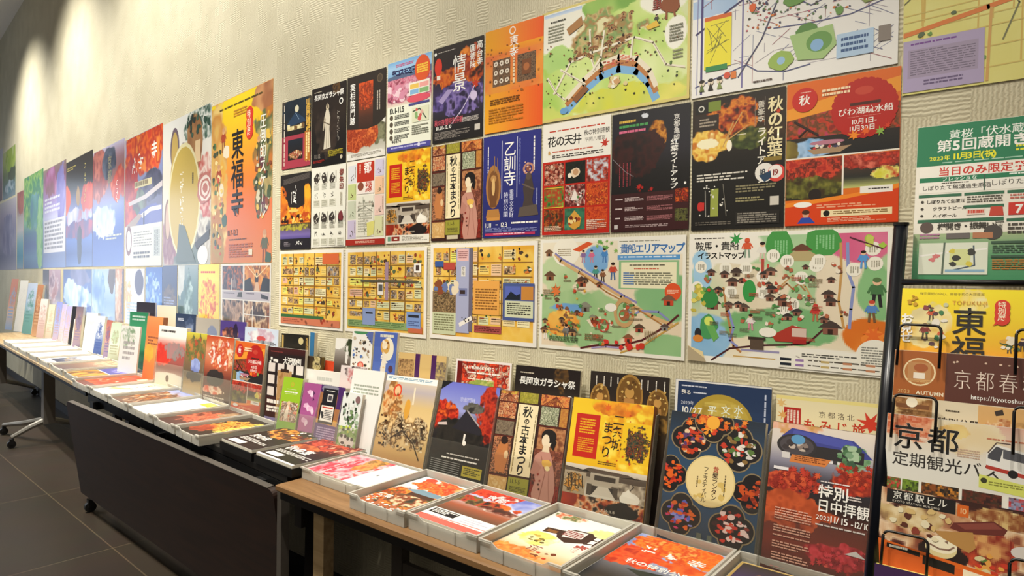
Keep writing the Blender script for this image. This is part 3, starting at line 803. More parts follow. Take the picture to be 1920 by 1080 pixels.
def d_momiji_light(w, h):                 # black autumn lights with gold title
    p = Print(w, h, '#161412', seed=31)
    p.PH(0, 0, 1, .52, [('g', ['#1c1612', '#2a1a12', '#2a1c10', '#3a2412', '#1a1410', '#14110f']), ('n', 12, ['#3a140c', '#a83a14', '#e08828', '#6a2010'], (.48, .3, .32, .26), .6), ('n', 9, ['#e0a030', '#f4d468', '#c8701c', '#f8e8a0'], (.17, .68, .28, .24), .5), ('n', 9, ['#5a6a2a', '#2a3414', '#8a8a3a'], (.62, .64, .2, .16), .5), ('f', '#f8f0c8', (.18, .66, .12, .07), .5)])
    for a, b in (((.38, .34), (.55, .14)), ((.38, .34), (.62, .24)), ((.35, .38), (.46, .2))): p.LN([a, b], .012, '#c89a58')
    p.E(.42, .375, .03, '#f8f0d8', .06); p.R(.5, .3, .6, .305, '#e8e0c8')
    p.R(.03, .03, .22, .11, '#100e0d'); p.E(.1, .07, .035, '#d8d4c8', ring=.35); p.R(.18, .025, .32, .1, '#788a34'); p.R(.03, .125, .3, .24, '#2a201c'); p.M(.08, .15, .28, .22, 3, '#a89a88')
    p.T('善峯寺', .715, .075, .055, '#d8d0c0', v=True, b=.01); p.R(.69, .05, .695, .26, '#8a8274'); p.R(.79, .05, .795, .26, '#8a8274')
    p.T('秋の紅葉', .82, .06, .115, '#f0e2b0', v=True, b=.03, gap=.93, sx=.95); p.T('ライトアップ', .715, .27, .068, '#f4eedc', v=True, b=.03)
    p.LF(.93, .17, .035, '#c83c1c', .4); p.R(.79, .49, .97, .52, '#8a7430'); p.E(.8, .6, .1, '#e8e4da'); p.E(.92, .61, .09, '#d8443a'); p.E(.91, .6, .07, '#efe9e0'); p.PG([(.74, .62), (.86, .59), (.87, .64), (.8, .67)], '#24405c'); p.T('18', .74, .565, .06, '#2a3440', b=.02, gap=.8); p.T('19', .87, .575, .06, '#8a2018', b=.02, gap=.8)
    p.M(.06, .575, .62, .64, 3, '#e0dacc', fill=.5); p.M(.5, .68, .92, .74, 3, '#8a8262'); p.M(.5, .77, .8, .81, 2, '#9a9268'); p.R(.22, .69, .31, .9, '#9aa44a'); p.E(.05 + .06, .82, .04, '#c8302a', .05); p.R(.08, .79, .15, .85, '#c8302a'); p.SC(20, .08, .66, .45, .92, .006, .012, ['#e8e4d8']); p.LN([(.16, .7), (.17, .9)], .008, '#a8a498'); p.LN([(.36, .66), (.4, .9)], .006, '#8a8678')
    p.R(.86, .775, .95, .84, '#d0cabc'); p.R(.5, .875, .96, .97, '#221f1c'); p.M(.52, .885, .93, .965, 5, '#8f897c'); p.M(.05, .94, .45, .97, 2, '#6a645a')
    return p


def d_canal(w, h):                        # orange boat sheet with scalloped red badge
    p = Print(w, h, '#e0701c', seed=33)
    p.PG([(0, 0), (1, 0), (1, .12), (0, .24)], '#e06a1c'); p.PG([(0, .18), (1, .06), (1, .13), (0, .26)], '#ee9a2a')
    p.PH(0, .22, 1, .4, [('g', ['#8a3a20', '#7a2a18', '#6a2418']), ('n', 12, ['#8a1c14', '#c83a1c', '#5a3a1c', '#a84a24', '#b8345a'], None, 0)]); p.PG([(0, .2), (1, .1), (1, .16), (.6, .2), (0, .26)], '#ee9a2a')
    p.PH(0, .39, 1, .53, [('g', ['#241c1a', '#1c1a1a', '#14161a']), ('n', 7, ['#6aa0d0', '#a8c8e8', '#3a5a7a'], (.22, .6, .22, .5), .4), ('n', 8, ['#8a7a34', '#5a4a20'], (.03, .6, .1, .5), .4)])
    p.PH(0, .54, .52, .82, [('g', ['#8a2a18', '#6a2c18', '#4a4a1c', '#2a2414']), ('n', 10, ['#a8241a', '#d8482a', '#5a1c12', '#c83a24'], (.5, .25, .6, .35), .3), ('n', 8, ['#8a8434', '#5a5a20', '#3a2c14'], (.4, .72, .6, .28), .4)], seed=2)
    p.PH(.535, .54, 1, .76, [('g', ['#a83a28', '#4a3428', '#2a2a26', '#c8cc7a']), ('n', 10, ['#d8402a', '#8a2418', '#e0705a'], (.5, .2, .6, .28), .3), ('n', 6, ['#d8d040', '#e8e478', '#c0341c'], (.8, .6, .3, .2), .4)], seed=4)
    p.R(0, .525, 1, .535, '#efe6d8'); p.R(.52, .53, .535, .8, '#efe6d8'); p.E(.28, .79, .06, '#241a16', .06)
    p.PG([(.22, .46), (.5, .44), (.56, .48), (.5, .5), (.28, .5)], '#3a2420'); p.E(.38, .435, .16, '#b8788a', .022); p.PG([(.2, .475), (.6, .47), (.5, .51), (.26, .51)], '#a88a68'); p.SC(12, .26, .455, .52, .475, .01, .018, ['#c83a3a', '#e8d8c8', '#3a3a5a'])
    for i in range(28):
        t = i / 28 * 2 * math.pi; p.E(.7 + .245 * math.cos(t), .235 - .245 * w / h * math.sin(t), .045, '#b81a0f', None, 8)
    p.E(.7, .235, .265, '#b81a0f'); p.E(.7, .12, .08, '#c8402c', .04); p.R(.58, .195, .84, .215, '#4a1c14'); p.T('びわ湖疏水船', .475, .225, .052, W, b=.01, sx=1.05); p.M(.56, .288, .84, .292, 1, '#e8a898'); p.T('10月1日-', .59, .3, .042, W, b=.015); p.T('11月30日', .57, .345, .042, W, b=.015)
    p.E(.17, .125, .12, '#c8241a'); p.T('秋', .115, .09, .075, W, b=.03); p.M(.13, .07, .23, .08, 1, '#f0c0b0'); p.M(.33, .075, .58, .13, 2, '#fbe2b8', fill=.6)
    p.LN([(.08, .27), (.3, .38)], .02, '#2a1410'); p.LN([(.2, .33), (.12, .38)], .014, '#2a1410'); p.LF(.62, .41, .06, '#f08a1c', .3); p.LF(.72, .39, .05, '#e8601c', 1); p.LF(.84, .4, .05, '#8ab04a', 2); p.LF(.9, .37, .035, '#d83a1c', .7)
    p.PG([(0, .84), (.6, .8), (1, .75), (1, .8), (.5, .84), (0, .875)], '#f08a24'); p.PG([(0, .87), (.55, .83), (1, .78), (1, 1), (0, 1)], '#d8420f')
    p.R(.68, .755, .95, .8, '#f2eee4'); p.M(.75, .77, .92, .785, 1, '#3a3430'); p.E(.17, .855, .085, W, .028); p.E(.2, .925, .03, '#d8a080', .035); p.PG([(.12, .985), (.16, .945), (.24, .945), (.29, .985)], '#2a4aa8'); p.E(.2, .908, .036, '#4a2a1c', .024); p.M(.3, .86, .92, .89, 2, '#f0a880'); p.R(.34, .9, .95, .945, '#f4e0b0'); p.E(.39, .922, .03, K); p.M(.45, .91, .92, .935, 2, '#8a6a3a'); p.M(.4, .955, .9, .985, 3, '#f0b090')
    return p


def citymap(w, h, seed, foot, cols=('#e8b840', '#efc860', '#e2a838')):
    p = Print(w, h, '#efeade', seed=seed)
    p.PH(.03, .04, .97, .96, [('n', 6, list(cols), None, 0)], res=.006)
    r = p.r
    xs = [.05, .24, .41, .58, .76, .95] if foot != 'blue' else [.05, .2, .36, .48, .7, .95]
    ys = [.06, .2, .34, .46, .6, .72, .84]
    for i in range(len(xs) - 1):
        for j in range(len(ys) - 1):
            a, b, c, d = xs[i], ys[j], xs[i + 1], ys[j + 1]
            n = r.choice((1, 2, 2))
            for k in range(n):
                x0 = a + .012 + (c - a) * k / n; x1 = a + (c - a) * (k + 1) / n - .008
                y0 = b + r.uniform(.01, .04); y1 = d - r.uniform(.01, .035)
                t = r.random()
                if t < .62:
                    p.R(x0, y0, x1, y1, r.choice(('#ecd8a0', '#f2e8b8', '#d9dcae', '#ecc49a', '#f0d070', '#e8b8a0', '#ece870', '#d8d8b0'))); p.M(x0 + .006, y0 + .012, x1 - .006, y1 - .012, max(2, int((y1 - y0) / .026)), '#7a6a44', fill=.4)
                    if r.random() < .6: p.R(x0 + .008, y0 + .008, x0 + .05, y0 + .022, r.choice(('#3a2a1c', '#8a3a20', '#4a4a34')))
                elif t < .82: p.PH(x0, y0, x1, y1, [('n', 6, [r.choice(('#8a5a34', '#5a6a8a', '#b86a3a')), '#e0c090', '#4a3a2c', '#c8a070'], None, 0)], seed=i * 9 + j, res=.004)
                else: p.SC(5, x0, y0, x1, y1, .008, .02, ['#8a3a24', '#4a3a2c', '#d87a34', '#5a6a4a'])
    for x in xs[1:-1]: p.R(x - .006, .04, x + .002, .86, '#7a5428')
    for y in ys[1:-1]: p.R(.04, y - .006, .96, y + .002, r.choice(('#8a6430', '#9a7030', '#6a5a34')))
    p.SC(70, .05, .06, .95, .84, .004, .012, ['#5a2a18', '#2a2420', '#c84a24', '#3a5a2c', '#e8e0c8', '#8a4a20'])
    if foot == 'salmon':
        p.R(.04, .84, .72, .88, '#3a6a3c'); p.R(.04, .88, .96, .965, '#cf7a58'); p.M(.08, .9, .35, .945, 2, '#9a4a34'); p.SC(8, .3, .89, .9, .95, .01, .02, ['#a83a24', '#8a4a34']); p.R(.7, .05, .94, .18, '#d86a3a')
    elif foot == 'green':
        p.R(.04, .85, .8, .93, '#8aa46a'); p.M(.06, .86, .75, .92, 3, '#5a7a4a'); p.R(.8, .88, .96, .95, '#c86a44'); p.R(.24, .7, .4, .9, '#8a9cc8'); p.R(.28, .75, .37, .77, '#2a2a30'); p.R(.78, .72, .94, .9, '#7f9cd0'); p.R(.8, .75, .92, .78, '#2a2c34'); p.M(.8, .82, .92, .88, 3, '#4a5a8a'); p.R(.52, .16, .56, .6, '#a88a9a'); p.R(.43, .4, .5, .54, '#efeade'); p.R(.44, .42, .49, .5, '#5a5a58'); p.R(.86, .18, .94, .28, W); p.R(.88, .2, .92, .26, '#4a3a34'); p.R(.21, .37, .9, .395, '#5c5844')
    else:
        p.R(.27, .05, .4, .92, '#a8acc8'); p.R(.395, .05, .43, .9, '#6a6474'); p.R(.03, .5, .27, .72, '#8a7050'); p.PH(.04, .51, .26, .71, [('n', 16, ['#5a4630', '#b89a6a', '#3a2c1e', '#8a7048'], None, 0)]); p.R(.03, .72, .27, .95, '#c9cfa6'); p.M(.05, .74, .25, .92, 7, '#7a7a54'); p.R(.28, .06, .39, .18, '#e6b8b4'); p.M(.29, .08, .38, .16, 4, '#9a6a6a')
        p.R(.71, .4, .98, .76, '#4a5a90'); p.R(.73, .43, .86, .56, '#5a6ab8'); p.PG([(.73, .56), (.78, .48), (.83, .52), (.86, .5), (.86, .56)], '#1c2430'); p.R(.87, .43, .97, .56, '#c8883c'); p.R(.73, .57, .97, .73, '#d4d8b4'); p.M(.75, .59, .95, .71, 6, '#3a3a30'); p.R(.44, .38, .68, .72, '#e8a850'); p.M(.46, .46, .66, .68, 8, '#8a5a24'); p.R(.45, .83, .7, .9, '#a8504a'); p.M(.46, .84, .69, .89, 3, '#5a201c')
        p.PG([(.3, .82), (.42, .74), (.43, .78), (.31, .86)], '#efeade'); p.SC(5, .32, .76, .42, .83, .006, .008, [K]); p.R(.32, .24, .36, .34, '#e8e4d8'); p.T('京阪', .325, .24, .045, '#2a2a2a', v=True); p.R(.3, .46, .38, .54, '#7a80a8'); p.R(.31, .48, .36, .52, '#3a2c2a'); p.R(.05, .18, .14, .24, '#3a5a98'); p.R(.14, .2, .26, .27, '#b84a3c'); p.SC(12, .03, .4, .27, .5, .02, .04, ['#c89a6a', '#e8d8b8', '#6a7aa8', '#8a4a2c'])
    return p


def person(p, x, y, s, shirt, legs, hair='#2a1c14', skin='#ecc09a'):
    s *= .68
    k = p.w / p.h
    p.PG([(x - .2 * s, y), (x + .2 * s, y), (x + .26 * s, y + .45 * s * k), (x - .26 * s, y + .45 * s * k)], shirt)
    p.LN([(x - .1 * s, y + .45 * s * k), (x - .14 * s, y + .95 * s * k)], .13 * s, legs); p.LN([(x + .1 * s, y + .45 * s * k), (x + .16 * s, y + .95 * s * k)], .13 * s, legs)
    p.E(x, y - .13 * s * k, .17 * s, skin); p.E(x, y - .2 * s * k, .17 * s, hair, .11 * s)
    p.LN([(x - .2 * s, y + .05 * s * k), (x - .34 * s, y + .35 * s * k)], .09 * s, shirt); p.LN([(x + .2 * s, y + .05 * s * k), (x + .34 * s, y + .3 * s * k)], .09 * s, shirt)


def shrine(p, x, y, s, roof='#5a3a2a', wall='#a8482c'):
    s *= .68
    k = p.w / p.h
    p.R(x - .36 * s, y, x + .36 * s, y + .38 * s * k, wall); p.R(x - .12 * s, y + .1 * s * k, x + .12 * s, y + .38 * s * k, '#3a241c')
    p.PG([(x - .6 * s, y + .04 * s * k), (x - .3 * s, y - .22 * s * k), (x, y - .36 * s * k), (x + .3 * s, y - .22 * s * k), (x + .6 * s, y + .04 * s * k)], roof)


def d_kibune(w, h):
    p = Print(w, h, '#f0eddf', seed=41)
    p.PH(.02, .03, .98, .97, [('g', ['#efe6cc', '#e9dcc0', '#e6d4b4', '#e8d6b8']), ('n', 3, ['#8ab87a', '#a8c890', '#7aae70'], (.3, .72, .42, .28), .3), ('n', 3, ['#94bf86', '#7ab47a'], (.9, .5, .2, .22), .25), ('n', 3, ['#9ac48a', '#88b87c'], (.92, .95, .16, .14), .2), ('n', 3, ['#a8c890', '#c8d8a8'], (.12, .3, .16, .2), .4), ('n', 4, ['#6a9ed0', '#8ab8de'], (.2, .63, .14, .05), .4), ('n', 5, ['#f0a840', '#e88a2c', '#f0c860'], (.16, .78, .14, .12), .5), ('n', 4, ['#78aad8', '#94bfe4'], (.42, .17, .1, .14), .25)], res=.004)
    p.R(.57, .03, .98, .15, '#f0eddf'); p.T('貴船エリアマップ', .585, .06, .085, '#3a72b0', b=.03, gap=.86); p.M(.58, .035, .84, .048, 1, '#8a8a78'); p.R(.57, .155, .965, .195, '#5a9ad2'); p.M(.59, .165, .94, .185, 1, '#d8e8f4')
    p.R(.58, .2, .96, .44, '#8fbc88'); p.R(.595, .215, .945, .43, '#efeac4'); p.M(.65, .235, .88, .25, 1, '#4a4434'); p.M(.68, .265, .84, .28, 1, '#c84a2c'); p.M(.61, .3, .92, .41, 6, '#7a7a64'); p.M(.61, .3, .68, .41, 6, '#4a7ab8')
    p.E(.925, .455, .05, '#e0562a'); p.M(.89, .44, .96, .475, 3, '#f4c8a8')
    p.E(.2, .12, .1, '#f4efdc', .09); p.M(.14, .09, .24, .16, 4, '#9a8a6a'); p.PG([(.25, .1), (.36, .03), (.4, .05), (.3, .12)], '#dc5a2c')
    person(p, .33, .13, .09, '#8a6a9a', '#b88aa0'); person(p, .39, .13, .09, '#d86a8a', '#c88a9a'); person(p, .48, .12, .1, '#4a8ac8', '#4a7ab8'); person(p, .42, .27, .1, '#4a9a8a', '#3a3a3a'); person(p, .47, .3, .09, '#8a5a3a', '#3a2a24'); person(p, .54, .25, .12, '#c84a34', '#4a6a9a')
    p.SC(9, .42, .03, .56, .12, .012, .02, ['#6aa84a', '#8ab85a'], 'L')
    p.LN([(.12, .14), (.16, .2), (.3, .3), (.45, .4), (.6, .5), (.68, .58), (.8, .66), (.92, .72)], .02, '#d8b07a'); p.LN([(.12, .13), (.17, .18), (.32, .28), (.46, .38), (.62, .5), (.7, .55)], .012, '#8a86b8'); p.LN([(.66, .56), (.64, .62), (.68, .66), (.72, .62), (.84, .62), (.9, .68)], .012, '#8a90c0'); p.LN([(.3, .3), (.5, .47), (.7, .6), (.86, .72)], .008, '#b07a3c')
    p.LN([(.32, .97), (.45, .93), (.6, .92), (.74, .86), (.88, .74), (.96, .64)], .012, '#5a2024'); p.LN([(.4, .96), (.5, .94), (.62, .94)], .01, '#a89ac8'); p.LN([(.6, .98), (.75, .9), (.96, .7)], .01, '#c8a050')
    for x, y, s_, r_, wl in ((.07, .12, .09, '#7a5a40', '#9a6a4a'), (.08, .33, .12, '#6a4a34', '#8a5a3c'), (.32, .38, .13, '#5a3c2c', '#a85a3c'), (.23, .78, .16, '#d87a34', '#8a5a3a'), (.65, .85, .1, '#8a5a3a', '#c84a34'), (.72, .76, .1, '#5a4434', '#a84a34'), (.9, .52, .12, '#7a5a44', '#c84a2c'), (.88, .74, .08, '#5a4a44', '#8a8a84'), (.35, .6, .12, '#8a8a78', '#7a7a6a')): shrine(p, x, y, s_, r_, wl)
    person(p, .21, .8, .12, '#7a7a78', '#5a5a58'); person(p, .27, .8, .12, '#8a8a6a', '#6a6a58'); person(p, .05, .82, .1, '#e8d840', '#efe8dc')
    p.E(.62, .64, .07, '#c8a06a', .09, ring=.3); p.E(.62, .66, .035, '#a8623c'); p.PG([(.36, .72), (.46, .68), (.48, .74), (.4, .78)], '#e8dcc0'); p.E(.42, .72, .03, '#8a3a24'); p.E(.48, .76, .04, '#c84a34', ring=.4); p.E(.53, .6, .04, '#f2efe0', .025)
    r = p.r
    for i in range(26):
        x, y = r.uniform(.04, .8), r.uniform(.2, .92)
        if y > .12 + x * .62: p.SC(3, x - .02, y - .02, x + .02, y + .02, .006, .014, ['#5a8a4a', '#8a5a3a', '#c85a34', '#6a9a5a', '#e8dcc0']); p.M(x, y + .02, x + .06, y + .04, 2, '#8a7a5a')
    for i in range(14): shrine(p, r.uniform(.04, .5), r.uniform(.35, .85), r.uniform(.05, .09), r.choice(('#6a4a34', '#8a8a74', '#4a3a30')), r.choice(('#a85a3c', '#8a6a4a', '#b88a5a')))
    p.SC(16, .05, .45, .55, .92, .01, .025, ['#5a9a4a', '#d8702c', '#e8b040', '#4a8a4a', '#c84a2c'], 'L'); p.M(.08, .88, .3, .93, 3, '#5a7a4a'); p.M(.35, .84, .48, .9, 4, '#8a6a44'); p.M(.75, .78, .83, .86, 7, '#9a8a64', v=True); p.M(.03, .46, .16, .52, 3, '#9a8a6a'); p.SC(8, .5, .88, .75, .95, .012, .02, ['#d8342c', '#c83a24']); p.LF(.13, .47, .05, '#e07a3c', 1)
    return p


def d_kurama(w, h):
    p = Print(w, h, '#f2efe2', seed=43)
    p.PH(.02, .03, .98, .95, [('g', ['#a8cc9c', '#b4d0a0', '#a6c898', '#e6d8b8', '#efe6cc']), ('n', 3, ['#f2efe2', '#efe9d8'], (.12, .08, .3, .22), .1), ('n', 3, ['#e0d4b4', '#e8dcc0', '#c8d4ac'], (.3, .5, .28, .3), .5), ('n', 3, ['#7ab0d8', '#94c0e0', '#6aa4d0'], (.08, .85, .16, .22), .3), ('n', 3, ['#8abf84', '#78b074', '#9ac890'], (.5, .72, .3, .16), .4), ('n', 3, ['#e8d8bc', '#eadfc4'], (.8, .4, .13, .4), .2), ('n', 3, ['#d8628a', '#e07a9a', '#c8527a'], (.88, .08, .16, .14), .2), ('n', 3, ['#e8862c', '#f09a40', '#dc7424'], (.93, .76, .12, .14), .25), ('n', 3, ['#8cc084', '#7ab078'], (.95, .42, .09, .22), .3), ('n', 3, ['#88c0e0', '#a8d0e8'], (.05, .3, .06, .2), .4), ('f', '#f2efe2', (.7, 1.0, .4, .13), .05)], res=.004)
    p.T('鞍馬・貴船', .035, .065, .072, K, b=.03, gap=.95); p.T('イラストマップ', .05, .145, .058, K, b=.035, gap=.9); p.M(.03, .035, .24, .05, 1, '#4a443a')
    p.LF(.265, .05, .04, '#3a9a4a', .3); person(p, .325, .08, .12, '#d85a34', '#8aa08a', '#d85a34', '#c84a2c'); person(p, .405, .11, .12, '#e8e4d8', '#d8c0b0', '#2a1c18')
    p.E(.49, .11, .07, '#4a9a4a', .09, 12, .2); p.E(.7, .08, .08, '#4a9a4a', .08, 12, .2); p.M(.46, .07, .53, .17, 5, '#8ac88a', v=True); p.M(.66, .04, .75, .14, 6, '#8ac88a', v=True)
    shrine(p, .6, .14, .13, '#6a4434', '#a85a44'); p.PG([(.5, .22), (.56, .15), (.64, .15), (.72, .22)], '#b8a878')
    p.LN([(.78, .1), (.785, .3), (.775, .5), (.79, .6), (.8, .68)], .012, '#c89a5a'); p.LN([(.81, .1), (.815, .3), (.84, .4), (.83, .55), (.825, .68)], .014, '#8a96c8'); p.LN([(.2, .42), (.22, .6), (.24, .72), (.26, .86), (.3, .9)], .012, '#b8804a'); p.LN([(.22, .55), (.26, .72), (.24, .82), (.28, .86)], .012, '#8a90c8')
    p.LN([(.5, .4), (.56, .32), (.62, .4), (.66, .5), (.7, .6)], .008, '#c8a06a'); p.LN([(.5, .42), (.53, .38), (.56, .42), (.59, .38), (.62, .43)], .008, '#a8784a')
    p.LN([(.14, .98), (.24, .88), (.4, .84), (.56, .82), (.64, .8), (.72, .68)], .01, '#4a2024'); p.R(.3, .875, .5, .89, '#9a94b8'); p.R(.26, .93, .48, .938, '#c8a050')
    for x, y in ((.07, .26), (.21, .27), (.32, .27), (.46, .18), (.53, .22), (.6, .34), (.67, .25), (.92, .14), (.93, .24), (.05, .42), (.24, .45), (.41, .45), (.41, .33), (.52, .56), (.56, .53), (.68, .22), (.84, .28)):
        p.E(x, y, .034, '#f4f0e0'); p.M(x - .02, y - .02, x + .02, y + .025, 4, '#9a9480', v=True)
    for x, y, s_ in ((.13, .3, .08), (.27, .29, .08), (.25, .37, .1), (.52, .5, .13), (.14, .54, .13), (.74, .35, .06), (.73, .45, .09), (.74, .5, .09), (.3, .36, .06), (.74, .68, .14), (.62, .26, .05)): shrine(p, x, y, s_, '#4a3c36', '#8a5a48')
    p.E(.12, .5, .05, '#3a8a44', .06, 12, .3); p.E(.34, .44, .035, '#3a9a4a', .06); p.SC(14, .03, .4, .1, .6, .012, .02, ['#e8d86a', '#8ab84a', '#c8b84a']); p.R(.4, .2, .415, .3, '#b84a3c'); p.R(.43, .24, .44, .32, '#c84a3c')
    p.E(.12, .72, .05, '#4a9a5a', .07, 12, .3); p.PG([(.1, .7), (.14, .68), (.18, .8), (.15, .84)], '#6aae5a'); p.E(.12, .68, .025, '#d8e86a'); p.E(.06, .78, .02, '#2a2a30', .03); p.E(.06, .82, .03, '#d88a3a', .02)
    person(p, .35, .64, .1, '#e8e0d8', '#d88aa0'); person(p, .67, .55, .1, '#c83a34', '#b0704a', '#c83a34', '#c84a34'); person(p, .94, .38, .16, '#4a7a4a', '#2a2a2a', '#5a7a4a'); person(p, .92, .52, .12, '#5a8ac8', '#7a5a3a', '#c84a34'); person(p, .88, .18, .1, '#5a9ad8', '#5a9ad8'); p.SC(5, .85, .05, .97, .12, .015, .025, ['#a8c84a', '#c8d060']); p.LN([(.82, .06), (.96, .14)], .006, '#5a2a3a')
    r = p.r
    for i in range(16): shrine(p, r.uniform(.12, .76), r.uniform(.26, .66), r.uniform(.05, .09), r.choice(('#4a3c36', '#5a4a40', '#3a3432')), r.choice(('#8a5a48', '#a8705a', '#6a5a4a')))
    for i in range(34):
        x, y = r.uniform(.1, .8), r.uniform(.24, .72); p.SC(3, x - .02, y - .02, x + .02, y + .02, .005, .013, ['#4a8a4a', '#c84a34', '#8a5a44', '#6aa05a', '#efe6d0', '#b86a4a'])
    for i in range(20): x, y = r.uniform(.1, .78), r.uniform(.3, .78); p.M(x, y, x + .05, y + .03, 3, r.choice(('#b85a44', '#6a6a54', '#8a7a5a')))
    # red tram
    p.PG([(.46, .76), (.56, .68), (.63, .7), (.63, .8), (.48, .8)], '#b03a2c'); p.R(.56, .7, .63, .76, '#d8c0b0'); p.R(.565, .78, .63, .81, '#a82a28'); p.R(.35, .79, .42, .87, '#5a4a3c'); p.R(.34, .78, .43, .8, '#3a2c24'); p.E(.44, .74, .045, '#f4f0e0', .025)
    p.E(.93, .74, .05, '#f08a34', .04, 12, .4); p.LF(.93, .72, .05, '#e8702c', .5); p.E(.94, .86, .085, '#f2efe0', .08); p.M(.88, .8, .99, .92, 7, '#8a8a80'); p.E(.74, .89, .16, '#f2efe0', .02); p.R(.6, .87, .87, .915, '#f2efe0'); p.M(.61, .875, .86, .905, 2, '#4a4a44')
    p.PG([(.5, .91), (.98, .93), (.98, .985), (.5, .985)], '#f2efe2')
    for y in (.915, .95): p.R(.505, y, .56, y + .02, '#1c2430'); p.R(.58, y + .003, .62, y + .02, '#9a7ab0'); p.M(.64, y + .003, .97, y + .018, 1, '#5a544a'); p.R(.7, y + .003, .74, y + .018, '#c8b074'); p.R(.8, y + .003, .84, y + .018, '#c88a64'); p.R(.9, y + .003, .94, y + .018, '#c88a64')
    p.PG([(.0, .88), (.1, .97), (.11, 1), (0, 1)], '#b8a888'); p.PG([(0, .88), (.1, .97), (.09, .92)], '#ead6a0')
    return p


def d_village(w, h):                      # watercolour village map
    p = Print(w, h, '#d8c878', seed=45)
    p.PH(.015, .02, .985, .975, [('g', ['#e8ecd8', '#d8e0b0', '#c4d480', '#b8cc70', '#cfd86a']), ('n', 4, ['#a8cc60', '#c8dc84', '#dce8a8'], (.5, .5, .6, .55), .4), ('f', '#eceada', (.1, .16, .24, .24), .15), ('n', 4, ['#8ab850', '#a8c868', '#78a84a'], (.5, .06, .22, .1), .4), ('n', 3, ['#9ac46a', '#b4d480'], (.1, .45, .16, .12), .4), ('n', 4, ['#dcd83a', '#c8d05a', '#e8e070'], (.6, .93, .4, .12), .4), ('f', '#efeedd', (.86, .12, .16, .18), .2), ('n', 14, ['#8a5a34', '#c8b078', '#7a9a5a', '#a87a4a', '#dcd8a8'], (.48, .33, .26, .24), .6), ('f', '#f2f0e2', (.93, .46, .07, .14), .2)], res=.004)
    p.GR(.02, .03, .3, .06, ['#a8c0e0', '#d0dce8'], 4)
    arc = [(.2, .92), (.32, .78), (.44, .68), (.56, .65), (.68, .7), (.76, .82), (.8, .95)]
    p.LN(arc, .05, '#7aaed8'); p.LN([(x, y - .055) for x, y in arc], .035, '#b87a44'); p.LN([(x, y - .1) for x, y in arc], .03, '#e6dcc4'); p.SC(34, .46, .55, .7, .62, .006, .012, ['#c85a44', '#d88a70', '#8a4a34'], 'R')
    for pts in ([(.1, .75), (.22, .5), (.38, .46), (.66, .42), (.78, .5), (.86, .7), (.97, .75)], [(.15, .55), (.33, .72)], [(.36, .26), (.37, .5), (.4, .62)], [(.46, .3), (.44, .52), (.38, .62)], [(.65, .42), (.64, .58)], [(.05, .6), (.12, .75), (.18, .82)]): p.LN(pts, .014, '#e9e2cc'); p.LN([(x + .006, y + .01) for x, y in pts], .003, '#8a7a5a')
    r = p.r
    for i in range(46):
        x, y = r.uniform(.2, .66), r.uniform(.18, .5)
        if y < .5 - (x - .15) * .9: continue
        s_ = r.uniform(.035, .055); shrine(p, x, y, s_, r.choice(('#7a4a2c', '#8a5a34', '#6a3e24')), '#b08a5a')
    p.SC(120, .04, .3, .95, .9, .003, .008, ['#4a5a2c', '#7a5a34', '#2a2a20', '#8a4a2c', '#5a7a3c'])
    p.PG([(.19, .2), (.3, .12), (.31, .2), (.21, .26)], '#a87a4a'); p.E(.88, .22, .055, '#8a4a24', .06, 14, .4); p.LN([(.86, .27), (.86, .34)], .012, '#8a4a24'); p.LN([(.9, .27), (.91, .33)], .012, '#8a4a24'); person(p, .8, .3, .06, '#3a3a34', '#2a2a28'); p.PG([(.73, .36), (.8, .33), (.82, .38), (.75, .39)], '#e0b840')
    p.T('の里', .77, .07, .09, '#8a2a1c', v=True, b=.04); p.M(.84, .03, .93, .16, 3, '#3a342a', v=True); p.M(.05, .14, .17, .3, 6, '#8a8a74', fill=.4); p.M(.07, .1, .19, .12, 1, '#3a3a30'); p.M(.88, .4, .96, .54, 6, '#7a7a64'); p.M(.9, .6, .96, .68, 3, '#8a8a70')
    p.PG([(.24, .83), (.33, .73), (.36, .77), (.27, .87)], '#8a5a38'); p.SC(12, .5, .72, .62, .8, .012, .02, ['#e8e4d0', '#c89a6a', '#d8c890']); p.E(.18, .92, .03, '#6aa0d0', .02)
    return p


